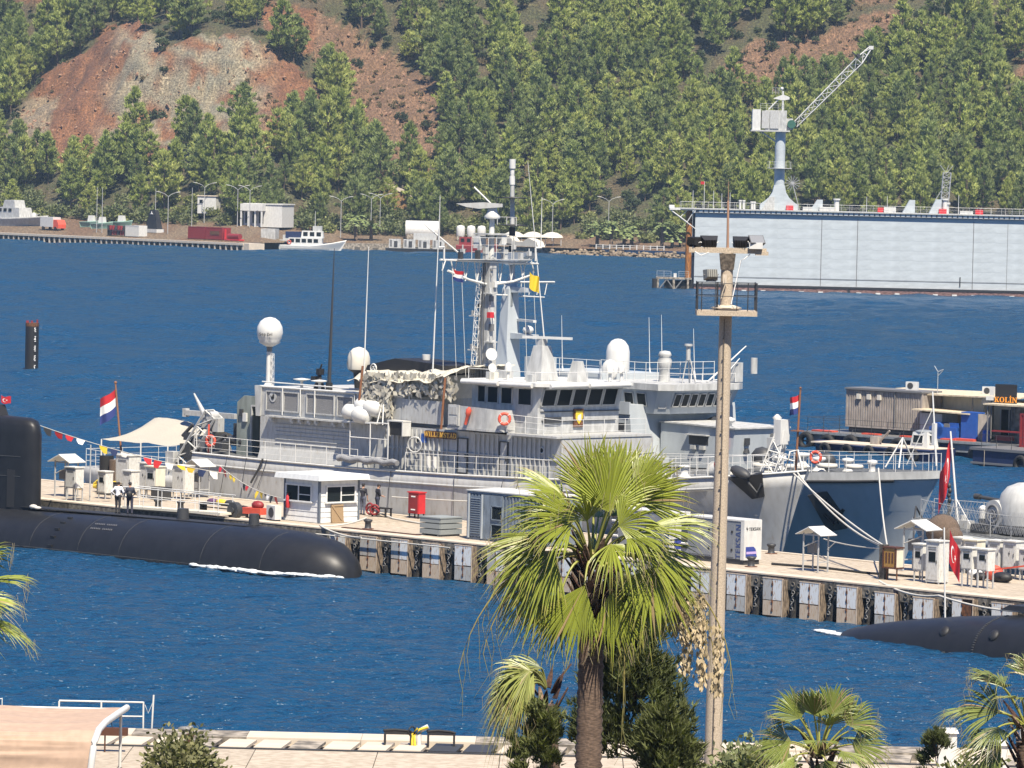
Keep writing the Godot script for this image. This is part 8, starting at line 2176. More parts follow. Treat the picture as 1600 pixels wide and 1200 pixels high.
	obj("beam", G.new().box(v3(0, 0.5, 0.45), v3(6.0, 0.16, 0.1), Basis(Z, 0.14)).box(v3(0, 0.5, -0.45), v3(6.0, 0.16, 0.1), Basis(Z, 0.14)).box(v3(0, 0.3, 0), v3(5.8, 0.08, 0.9), Basis(Z, 0.14)), M.white, g3)
	obj("brace", G.new().tube(v3(-1, -0.3, 0.4), v3(0.6, 0.5, 0.4), 0.04, -1, 5), M.mid_steel, g3)
	one("loading_ramp", G.new().box(v3(0, 0.35, 0), v3(4.2, 0.14, 0.8), Basis(Z, 0.22)).box(v3(1.6, 0.3, 0.3), v3(0.1, 0.75, 0.1)).box(v3(1.6, 0.3, -0.3), v3(0.1, 0.75, 0.1)), M.ship_blue_dark, "sloping grey ramp lying behind the blue grey container's left corner", "ramp", onp(0.9, 9.0))
	# flags
	flag("national_flag", "red, white and blue striped flag on the ship's leaning stern staff", PIER * Transform3D(Basis(Y, PI + 0.75), v3(-40.95, 7.6, -14.3)), 1.2, 1.6, "dutch", 0.12, 0.6)
	flag("naval_jack", "small red, white and blue flag on the first ship's bow staff", PIER * Transform3D(Basis(Y, PI + 0.6), v3(13.9, 10.0, -15.9)), 0.7, 0.95, "jack", 0.22, 0.5)
	flag("national_flag", "large red flag with white crescent on the staff behind the dark bow", PIER * Transform3D(Basis(Y, PI + 0.9), v3(25.05, 8.4, -15.3)), 1.2, 2.1, "turkish", 0.32, 1.7)
	flag("national_flag", "red flag with white crescent on the right submarine's staff", PIER * Transform3D(Basis(Y, 0.75), v3(41.1, 5.3, 2.7)), 0.85, 1.5, "turkish", 0.2, 1.2)
	flag("national_flag", "tiny red flag with white crescent on top of the submarine's sail", PIER * Transform3D(Basis(Y, 0.8), v3(-30.2, 8.0, 2.7)), 0.6, 0.4, "turkish", 0.05, 0.2)
	flag("signal_flag", "yellow and black signal flag hanging from the white mast's yard", PIER * Transform3D(Basis(Y, 0.6), v3(-9.9, 15.6, -18.8)), 0.7, 0.9, "yellow", 0.15, 0.5)
	flag("signal_flag", "red and blue signal flag hanging at the left end of the yard", PIER * Transform3D(Basis(Y, 0.2), v3(-10.2, 15.8, -13.2)), 0.9, 0.6, "jack", 0.12, 0.3)
	# signal bunting from the sail to the pier and on to the ship
	for q in [[v3(-27.6, 6.6, 2.6), v3(-24.0, 3.6, -9.0), "colourful signal bunting running from the submarine's sail to the ship", 16], [v3(-25.5, 4.0, -9.5), v3(-15.5, 2.9, -5.5), "colourful signal bunting strung in front of the grey hull, left of the booth", 16]]:
		var t := thing("bunting", q[2], "bunting", PIER)
		var line := []
		for i in 19: line.append(q[0].lerp(q[1], i / 18.0) - Y * 1.2 * (i / 18.0) * (1.0 - i / 18.0))
		obj("line", G.new().path(line, 0.02, 4), M.rope, t)
		for i in 17:
			if i in [5, 9]: continue
			var pm: Material = [M.flag_white, M.yellow, M.red, M.navy, M.flag_white, M.black, M.yellow, M.red][(i * 5 + (2 if q[0].y < 5.0 else 0)) % 8]
			var d: Vector3 = line[i + 1] - line[i]
			var sw := v3(0.1 * sin(i * 2.1), -0.34 - 0.08 * sin(i * 1.3), 0.15 * cos(i * 1.7))
			obj("pennant", G.new().loft([[line[i] + d * 0.1, line[i] + d * 0.85], [line[i] + d * 0.2 + sw * 0.5 + Z * 0.05, line[i] + d * 0.75 + sw * 0.6], [line[i] + d * 0.35 + sw, line[i] + d * 0.7 + sw]], false, false), pm, t)
	one("bunting_pole", G.new().tube(Vector3.ZERO, Y * 3.2, 0.04, -1, 6), M.galvanised, "thin pole holding up the bunting beside the sail", "pole", onp(-28.2, 2.2))
	# mooring ropes
	rope("pale mooring rope, left of two from the first bow down to the pier", [v3(14.0, 5.8, -15.4), v3(31.45, 3.6, -3.5)], 0.2, 0.045, 14, "mooring_rope", "bow ropes")
	rope("pale mooring rope, right of two from the first bow down to the pier", [v3(14.2, 5.85, -15.5), v3(31.5, 3.55, -3.5)], 0.55, 0.045, 14, "mooring_rope", "bow ropes")
	rope("pale mooring rope from the second bow down to the concrete post", [v3(12.0, 5.7, -24.2), v3(31.5, 3.6, -3.6)], 0.35, 0.045)
	rope("thin pale line stretched level along the pier past the shelter", [v3(21.9, 3.1, -9.4), v3(31.4, 3.5, -3.7)], 0.12, 0.03)
	rope("white rope along the pier edge from the submarine's bow", [v3(-4.9, 2.6, -2.4), v3(-6.4, 2.15, -0.4), v3(-1.5, 1.9, 1.0)], 0.15, 0.05)
	one("guard_line", G.new().tube(v3(-6.5, 1.75, 0.15), v3(4.4, 1.75, 0.15), 0.035, -1, 5), M.rope, "white line strung along the fenders right of the submarine's bow", "rope", PIER)
	rope("white rope sagging from the pier cabinets to the right submarine", [v3(33.6, 2.2, -0.8), v3(39.0, 2.0, 1.0), v3(47.0, 1.95, 2.4)], 0.25, 0.05)
	rope("pale line from the grey hull to the red cabinet", [v3(-12.3, 3.0, -10.9), v3(2.8, 3.6, -11.2)], 0.1, 0.04)
	rope("brown line running from the ship's side down over the pier", [v3(-13.6, 2.2, -10.6), v3(-9.5, 2.06, -8.5), v3(-6.0, 2.06, -7.4)], 0.0, 0.05)
	one("barrier_tape", G.new().box(v3(0, 0, 0), v3(4.2, 0.08, 0.01), Basis(Z, 0.16)), M.orange_red, "red and white tape stretched across the pier at the right edge", "tape", onp(37.0, 7.0, 2.9))
	# life rings on the ships
	buoy_ring("orange life ring on the bridge wing of the first ship", PIER * Transform3D(Basis(Y, 0.75), v3(-4.25, 7.75, -11.75)))
	buoy_ring("orange life ring on the rail at the first ship's stern", PIER * Transform3D(Basis(Y, 0.3), v3(-29.2, 5.15, -11.9)))
	buoy_ring("pink orange life ring on the bow rail above the anchor", PIER * Transform3D(Basis(Y, 0.4), v3(10.9, 6.1, -13.1)))
	buoy_ring("orange life ring on the second ship's bow rail", PIER * Transform3D(Basis(Y, 0.4), v3(8.2, 6.1, -23.3)))
	one("orange_float_light", G.new().lathe([Vector2(0.08, 0), Vector2(0.1, 0.5), Vector2(0.15, 0.6), Vector2(0.16, 0.85), Vector2(0.05, 1.0)], Transform3D(Basis(Z, -0.3), Vector3.ZERO), 10), M.orange_red, "orange float light clipped to the bridge wing", "float light", PIER * Transform3D(Basis.IDENTITY, v3(-7.15, 7.3, -11.55)))
	# a bit of litter and stains of use
	one("steel_plate", G.new().box(v3(0, 0.02, 0), v3(6.0, 0.05, 0.3)), M.board_brown, "long dark timber lying on the pier left of the crate", "timber", onp(-3.2, 1.9))
	one("dark_hose", G.new().path([v3(0, 0.06, 0), v3(3, 0.06, -0.6), v3(6, 0.06, -0.2), v3(9.5, 0.06, -0.8)], 0.07, 6), M.rubber, "dark hose lying along the pier right of the generators", "hose", onp(22.6, 4.9))

# ---------- people ----------
func blend(bones: Array, cell: float, g: G, k := 0.035):
	# joins tapered limbs into one skin: a distance field on a grid, meshed as surface nets
	var lo := Vector3.ONE * 1e9
	var hi := -lo
	for b in bones:
		var m := maxf(b[2], b[3]) + cell * 2.0 + 0.02
		for p in [b[0], b[1]]:
			lo = lo.min(p - Vector3.ONE * m)
			hi = hi.max(p + Vector3.ONE * m)
	var n := Vector3i(((hi - lo) / cell).ceil()) + Vector3i.ONE
	var sx := 1
	var sy := n.x
	var sz := n.x * n.y
	var f := PackedFloat32Array()
	f.resize(n.x * n.y * n.z)
	f.fill(1.0)
	for b in bones:
		var A: Vector3 = b[0]
		var d: Vector3 = b[1] - A
		var dd := maxf(d.length_squared(), 1e-9)
		var m := Vector3.ONE * (maxf(b[2], b[3]) + 0.05)
		var i0 := Vector3i(((A.min(b[1]) - m - lo) / cell).floor()).max(Vector3i.ZERO)
		var i1 := Vector3i(((A.max(b[1]) + m - lo) / cell).ceil()).min(n - Vector3i.ONE)
		for z in range(i0.z, i1.z + 1):
			for y in range(i0.y, i1.y + 1):
				for x in range(i0.x, i1.x + 1):
					var p := lo + Vector3(x, y, z) * cell
					var t := clampf((p - A).dot(d) / dd, 0.0, 1.0)
					var v := (p - A - d * t).length() - lerpf(b[2], b[3], t)
					var q := x + y * sy + z * sz
					var o := f[q]
					var h := maxf(k - absf(o - v), 0.0) / k
					f[q] = minf(o, v) - h * h * k * 0.25
	var at_cell := {}
	var spots := PackedVector3Array()
	var tint := []
	for z in n.z - 1:
		for y in n.y - 1:
			for x in n.x - 1:
				var q := x + y * sy + z * sz
				var s := Vector3.ZERO
				var c := 0
				for e in [[0, 0, 0, 1, 0, 0], [0, 0, 0, 0, 1, 0], [0, 0, 0, 0, 0, 1], [1, 0, 0, 1, 1, 0], [1, 0, 0, 1, 0, 1], [0, 1, 0, 1, 1, 0], [0, 1, 0, 0, 1, 1], [0, 0, 1, 1, 0, 1], [0, 0, 1, 0, 1, 1], [1, 1, 0, 1, 1, 1], [1, 0, 1, 1, 1, 1], [0, 1, 1, 1, 1, 1]]:
					var a := f[q + e[0] + e[1] * sy + e[2] * sz]
					var b := f[q + e[3] + e[4] * sy + e[5] * sz]
					if (a < 0.0) != (b < 0.0):
						var t := a / (a - b)
						s += Vector3(lerpf(e[0], e[3], t), lerpf(e[1], e[4], t), lerpf(e[2], e[5], t))
						c += 1
				if c:
					at_cell[q] = spots.size()
					var w := lo + (Vector3(x, y, z) + s / c) * cell
					spots.append(w)
					var best := 1e9
					var col := Color.WHITE
					for b in bones:
						var d: Vector3 = b[1] - b[0]
						var t := clampf((w - b[0]).dot(d) / maxf(d.length_squared(), 1e-9), 0.0, 1.0)
						var v: float = (w - b[0] - d * t).length() - lerpf(b[2], b[3], t)
						if v < best:
							best = v
							col = b[4]
					tint.append(col)
	g.sm(true)
	for q in at_cell:
		var x: int = q % n.x
		var y: int = (q / n.x) % n.y
		var z: int = q / sz
		for e in [[sx, sy, sz, y, z], [sy, sz, sx, z, x], [sz, sx, sy, x, y]]:
			if e[3] == 0 or e[4] == 0: continue
			var a := f[q]
			var b := f[q + e[0]]
			if (a < 0.0) == (b < 0.0): continue
			var c := [q, q - e[1], q - e[1] - e[2], q - e[2]]
			if not (at_cell.has(c[1]) and at_cell.has(c[2]) and at_cell.has(c[3])): continue
			var order := [0, 1, 2, 0, 2, 3] if a < 0.0 else [0, 2, 1, 0, 3, 2]
			for i in order:
				var w: int = at_cell[c[i]]
				g.st.set_color(tint[w])
				g.st.add_vertex(spots[w])

func person(label: String, xf: Transform3D, shirt: Color, sleeve: Color, legs: Color, pose: Dictionary, cap: Color, hair: Color) -> Node3D:
	# stands facing local +z; joints in metres, 1.76 m tall
	var t := thing("person", label, "person", xf)
	var skin := Color(0.42, 0.25, 0.17)
	var shoe := Color(0.012, 0.012, 0.014)
	var lean: float = pose.get("lean", 0.0)
	var up := func(p: Vector3) -> Vector3: return Basis(X, lean) * (p - v3(0, 0.92, 0)) + v3(0, 0.92, 0)
	var g := G.new(true)
	var stride: float = pose.get("stride", 0.06)
	var B := []
	for s in [-1.0, 1.0]:
		var hip := v3(0.095 * s, 0.92, 0)
		var knee := v3(0.105 * s, 0.5, 0.03 + stride * s * 0.6)
		var ankle := v3(0.11 * s, 0.09, stride * s - 0.02)
		B.append([hip, knee, 0.098, 0.066, legs])
		B.append([knee, ankle, 0.066, 0.048, legs])
		B.append([ankle + v3(0, -0.03, -0.02), ankle + v3(0.02 * s, -0.05, 0.15), 0.042, 0.036, shoe])
		var sh: Vector3 = up.call(v3(0.185 * s, 1.42, 0))
		var el: Vector3 = up.call(pose["elbow_l" if s < 0 else "elbow_r"])
		var wr: Vector3 = up.call(pose["wrist_l" if s < 0 else "wrist_r"])
		B.append([sh, el, 0.058, 0.046, shirt])
		B.append([el, wr, 0.042, 0.029, sleeve])
		# hand: palm, four unequal curled fingers and a thumb, on a finer grid
		var d := (wr - el).normalized()
		var side := d.cross(Y if absf(d.y) < 0.9 else Z).normalized()
		var nrm := side.cross(d)
		var hb := [[wr - d * 0.02, wr + d * 0.03, 0.028, 0.03, skin], [wr + d * 0.03 - side * 0.02, wr + d * 0.085 - side * 0.025, 0.02, 0.017, skin], [wr + d * 0.03 + side * 0.02, wr + d * 0.085 + side * 0.025, 0.02, 0.017, skin]]
		for i in 4:
			var r0 := wr + d * 0.09 + side * (-0.032 + 0.0215 * i)
			var L: float = [0.04, 0.046, 0.043, 0.034][i]
			var m1 := r0 + d * L + nrm * 0.012
			hb.append([r0, m1, 0.0095, 0.009, skin])
			hb.append([m1, m1 + d * L * 0.55 + nrm * L * 0.55, 0.009, 0.0075, skin])
		hb.append([wr + d * 0.03 - side * 0.025, wr + d * 0.07 - side * 0.055 + nrm * 0.02, 0.013, 0.011, skin])
		hb.append([wr + d * 0.07 - side * 0.055 + nrm * 0.02, wr + d * 0.1 - side * 0.052 + nrm * 0.035, 0.011, 0.009, skin])
		blend(hb, 0.009, g, 0.008)
	B.append([v3(-0.06, 0.95, 0), v3(0.06, 0.95, 0), 0.115, 0.115, legs])
	B.append([up.call(v3(0, 1.0, 0)), up.call(v3(0, 1.2, 0.01)), 0.125, 0.13, shirt])
	B.append([up.call(v3(-0.09, 1.33, 0)), up.call(v3(0.09, 1.33, 0)), 0.118, 0.118, shirt])
	B.append([up.call(v3(-0.16, 1.42, -0.01)), up.call(v3(0.16, 1.42, -0.01)), 0.066, 0.066, shirt])
	B.append([up.call(v3(0, 1.42, 0)), up.call(v3(0, 1.54, 0.015)), 0.062, 0.055, skin])
	blend(B, 0.024, g, 0.05)
	# head with brow, nose, chin and ears
	var hd := func(p: Vector3) -> Vector3: return up.call(v3(0, 1.62, 0.02) + Basis(Y, pose.get("look", 0.0)) * Basis(X, pose.get("nod", 0.0)) * p)
	var H := [[hd.call(v3(0, 0.035, -0.015)), hd.call(v3(0, 0.03, 0.02)), 0.088, 0.082, hair], [hd.call(v3(0, -0.02, 0.035)), hd.call(v3(0, -0.075, 0.045)), 0.066, 0.045, skin], [hd.call(v3(0, 0.012, 0.098)), hd.call(v3(0, -0.02, 0.112)), 0.008, 0.014, skin], [hd.call(v3(-0.03, 0.022, 0.085)), hd.call(v3(0.03, 0.022, 0.085)), 0.014, 0.014, skin], [hd.call(v3(-0.02, -0.052, 0.088)), hd.call(v3(0.02, -0.052, 0.088)), 0.01, 0.01, Color(0.35, 0.16, 0.12)], [hd.call(v3(0, -0.12, 0.0)), hd.call(v3(0, -0.02, 0.0)), 0.052, 0.07, skin]]
	for s in [-1.0, 1.0]:
		H.append([hd.call(v3(0.082 * s, 0.015, 0.005)), hd.call(v3(0.084 * s, -0.025, 0.012)), 0.017, 0.012, skin])
		H.append([hd.call(v3(0.03 * s, 0.002, 0.088)), hd.call(v3(0.032 * s, 0.002, 0.089)), 0.011, 0.011, Color(0.03, 0.02, 0.02)])
	blend(H, 0.011, g, 0.016)
	obj("body", g, M.cloth, t)
	if cap.a > 0.5:
		var c := G.new(true)
		c.col(cap)
		var q := Transform3D(Basis(Y, pose.get("look", 0.0)) * Basis(X, lean + pose.get("nod", 0.0)), hd.call(v3(0, 0.055, -0.005)))
		c.lathe([Vector2(0.097, 0), Vector2(0.1, 0.03), Vector2(0.085, 0.075), Vector2(0.04, 0.095), Vector2(0.005, 0.098)], q, 16)
		c.prism([Vector2(-0.075, 0.06), Vector2(0.075, 0.06), Vector2(0.055, 0.16), Vector2(-0.055, 0.16)], 0.012, q * Transform3D(Basis(X, PI / 2), v3(0, 0.012, 0)))
		obj("cap", c, M.cloth, t)
	var bt := G.new()
	bt.torus(Transform3D(Basis(X, PI / 2), v3(0, 1.0, 0)).scaled_local(v3(1.25, 0.92, 1)), 0.122, 0.016, 20, 5)
	obj("belt", bt, M.black, t)
	return t

func build_people():
	vmat("cloth", 0.85)
	var none := Color(0, 0, 0, 0)
	var hips := {"elbow_l": v3(-0.36, 1.18, -0.1), "wrist_l": v3(-0.2, 1.02, 0.06), "elbow_r": v3(0.36, 1.18, -0.1), "wrist_r": v3(0.2, 1.02, 0.06), "lean": 0.1}
	var ahead := {"elbow_l": v3(-0.27, 1.14, 0.05), "wrist_l": v3(-0.14, 1.08, 0.29), "elbow_r": v3(0.27, 1.14, 0.05), "wrist_r": v3(0.12, 1.1, 0.29), "lean": 0.06, "nod": 0.25}
	var down := {"elbow_l": v3(-0.26, 1.13, -0.02), "wrist_l": v3(-0.27, 0.88, 0.06), "elbow_r": v3(0.27, 1.13, -0.03), "wrist_r": v3(0.27, 0.88, 0.05), "lean": 0.02, "stride": 0.05}
	var lean := {"elbow_l": v3(-0.29, 1.15, 0.08), "wrist_l": v3(-0.18, 1.06, 0.3), "elbow_r": v3(0.3, 1.14, -0.02), "wrist_r": v3(0.34, 0.92, 0.12), "lean": 0.16, "stride": 0.09, "look": 0.5}
	person("person in a white shirt and black trousers standing on the submarine", onp(-19.9, -2.5, 2.0, PI + 0.5), Color(0.62, 0.62, 0.64), Color(0.62, 0.62, 0.64), Color(0.02, 0.022, 0.025), hips, none, Color(0.02, 0.015, 0.012))
	var p := person("person in dark overalls with a black bag standing on the submarine", onp(-19.1, -2.3, 2.0, PI + 0.95), Color(0.025, 0.028, 0.045), Color(0.025, 0.028, 0.045), Color(0.028, 0.03, 0.05), lean, Color(0.02, 0.02, 0.03), Color(0.03, 0.02, 0.015))
	obj("bag", G.new().ball(v3(0.05, 1.1, -0.2), v3(0.17, 0.2, 0.12), 12), M.black, p)
	var q := person("person in dark shirt with pale back stripe and grey blue trousers by the ship", onp(-13.0, 9.35, 2.0, PI + 0.35), Color(0.016, 0.018, 0.026), Color(0.42, 0.25, 0.17), Color(0.075, 0.085, 0.12), down, Color(0.02, 0.02, 0.025), Color(0.02, 0.015, 0.012))
	obj("back_stripe", G.new().box(v3(0, 1.4, -0.118), v3(0.3, 0.05, 0.02)), M.mid_steel, q)
	person("person in a dark shirt and dark blue trousers leaning over the red hose rack", onp(-12.3, 9.8, 2.0, PI - 0.35), Color(0.014, 0.015, 0.02), Color(0.42, 0.25, 0.17), Color(0.03, 0.034, 0.055), ahead, Color(0.03, 0.03, 0.035), Color(0.02, 0.015, 0.012))

# ---------- the near side: palms, shrubs, lamp mast, awning ----------
func fan_leaf(r: RandomNumberGenerator, axis: Vector3, nrm: Vector3, R: float, spread: float, droop: float, green: Color, dry := 0.0) -> ArrayMesh:
	# a costapalmate blade with its origin at the hastula: pleated near the stalk, split into drooping tips
	axis = axis.normalized()
	var side := axis.cross(nrm).normalized()
	nrm = side.cross(axis).normalized()
	var g := G.new(true)
	var n := int(20 + spread * 0.2)
	for i in n:
		var f := (i + 0.5) / n * 2.0 - 1.0
		var a := deg_to_rad(spread) * f
		var half := deg_to_rad(spread) / n
		var L := R * (1.0 - 0.28 * f * f) * r.randf_range(0.84, 1.07)
		var split := R * (0.62 - 0.12 * absf(f)) * r.randf_range(0.9, 1.1)
		var sag := (droop + 0.02) * r.randf_range(0.5, 1.7)
		var twist := r.randf_range(-0.2, 0.2)
		var c := green * r.randf_range(0.82, 1.18)
		if r.randf() < dry: c = Color(0.30, 0.22, 0.11) * r.randf_range(0.7, 1.1)
		var last := []
		for k in 8:
			var t := k / 7.0
			var q := L * t
			var bend := sag * q * q / R + (sag * 1.5 + 0.22) * pow(maxf(0.0, q - split), 2.0) / R * 1.6
			var w := minf(q, split) * tan(half) * 1.02
			if q > split: w *= maxf(0.0, 1.0 - (q - split) / (L - split)) * 0.9 + 0.03
			var aa := a + twist * maxf(0.0, q - split) / R
			var d := axis * cos(aa) + side * sin(aa)
			var e := side * cos(aa) - axis * sin(aa)
			var cup := nrm * (0.16 * q * (1.0 - cos(aa)) - 0.05 * q)
			var o := d * q + cup - Y * bend
			var fold := nrm * w * 0.55
			var row := [o - e * w - fold * 0.5, o + fold, o + e * w - fold * 0.5]
			if last:
				var tone := c.lerp(Color(0.32, 0.26, 0.08), 0.35 * maxf(0.0, 0.3 - t) + (0.45 if t > 0.93 else 0.0))
				g.st.set_color(tone)
				g.quad(last[0], last[1], row[1], row[0])
				g.st.set_color(tone * 0.96)
				g.quad(last[1], last[2], row[2], row[1])
			last = row
	# loose threads between the tips
	for i in int(spread * 0.12):
		var a := deg_to_rad(spread) * r.randf_range(-1, 1)
		var p := (axis * cos(a) + side * sin(a)) * R * r.randf_range(0.7, 0.9) - Y * droop * R * 0.7
		g.col(Color(0.36, 0.30, 0.17))
		g.path([p, p + v3(r.randf_range(-0.05, 0.05), -0.12, 0.02), p + v3(r.randf_range(-0.1, 0.1), -0.32, 0.03)], 0.004, 3)
	return g.mesh()

func stalk(g: G, a: Vector3, b: Vector3, rise: float, c: Color, r0 := 0.03):
	var p := []
	for k in 8:
		var t := k / 7.0
		p.append(a.lerp(b, t) + Y * rise * 4.0 * t * (1.0 - t))
	g.col(c)
	g.path(p, r0, 5, r0 * 0.55)

func fan_palm(label: String, xf: Transform3D, leaves: Array, seed_no: int, foot: Vector3, r0: float, r1: float, green: Color, dry := 0.03, boots := 46, group := "fan palms on the near bank") -> Node3D:
	# leaves: [hastula, axis, facing, radius, half spread in degrees, droop, stalk rise]
	var r := RandomNumberGenerator.new()
	r.seed = seed_no
	var t := thing("fan_palm", label, "palm tree", xf, group)
	var leaf: Material = M.palm_leaf
	var prof := []
	for k in 110:
		var f := k / 109.0
		prof.append(Vector2(lerpf(r0, r1, f) * (1.0 + 0.085 * (1 if k % 2 else -1) * r.randf_range(0.4, 1.0)), f))
	var g := G.new()
	var rings := []
	for p in prof:
		var ring := []
		for j in 18:
			var w := -TAU * j / 18.0
			var rr: float = p.x * (1.0 + r.randf_range(-0.035, 0.035))
			var c := foot.lerp(v3(0, -0.45, 0), p.y) + v3(0.06 * sin(p.y * 3.0), 0, 0)
			ring.append(c + v3(cos(w) * rr, r.randf_range(-0.006, 0.006), sin(w) * rr))
		rings.append(ring)
	obj("trunk", g.loft(rings), M.palm_trunk, t)
	# old leaf bases round the top of the trunk
	var bm: Array = []
	for k in 3:
		var b := G.new()
		b.prism([Vector2(-0.06, 0), Vector2(0.06, 0), Vector2(0.045, 0.22), Vector2(0.015, 0.36 + 0.06 * k), Vector2(-0.02, 0.33), Vector2(-0.045, 0.2)], 0.03)
		bm.append(b.mesh())
	for i in boots:
		var w := i * 2.4
		var y := -1.25 + 1.3 * i / boots
		var o := obj("leaf_base", bm[i % 3], M.palm_boot if i % 3 else M.palm_boot_pale, t)
		o.transform = Transform3D(Basis(Y, w) * Basis(X, 0.45 + 0.35 * r.randf()) * Basis(Z, r.randf_range(-0.2, 0.2)), v3(sin(w), 0, cos(w)) * (r1 * 0.92) + v3(0.02, y, 0))
	for l in leaves:
		var s := G.new(true)
		stalk(s, v3(l[0].x * 0.08, -0.15 + l[0].y * 0.06, l[0].z * 0.08), l[0], l[6], Color(0.26, 0.27, 0.06))
		var st := obj("leaf_stalk", s, M.palm_leaf, t)
		var b := obj("leaf_blade", fan_leaf(r, l[1], l[2], l[3], l[4], l[5], green * r.randf_range(0.9, 1.12), dry), leaf, st)
		b.position = l[0]
	return t

func wild_leaves(seed_no: int, n: int, R: float, low: float, high: float, stalk_len: float) -> Array:
	var r := RandomNumberGenerator.new()
	r.seed = seed_no
	var out := []
	for i in n:
		var w := i * 2.399 + r.randf_range(-0.2, 0.2)
		var e := lerpf(low, high, (i + 0.5) / n)
		var d := v3(cos(w) * cos(e), sin(e), sin(w) * cos(e))
		var h := d * stalk_len * r.randf_range(0.85, 1.15)
		var face := (Y * cos(e) - v3(cos(w), 0, sin(w)) * sin(e)).normalized()
		out.append([h, d - Y * 0.15, face, R * r.randf_range(0.85, 1.1), r.randf_range(45, 75), r.randf_range(0.06, 0.24), 0.06])
	return out

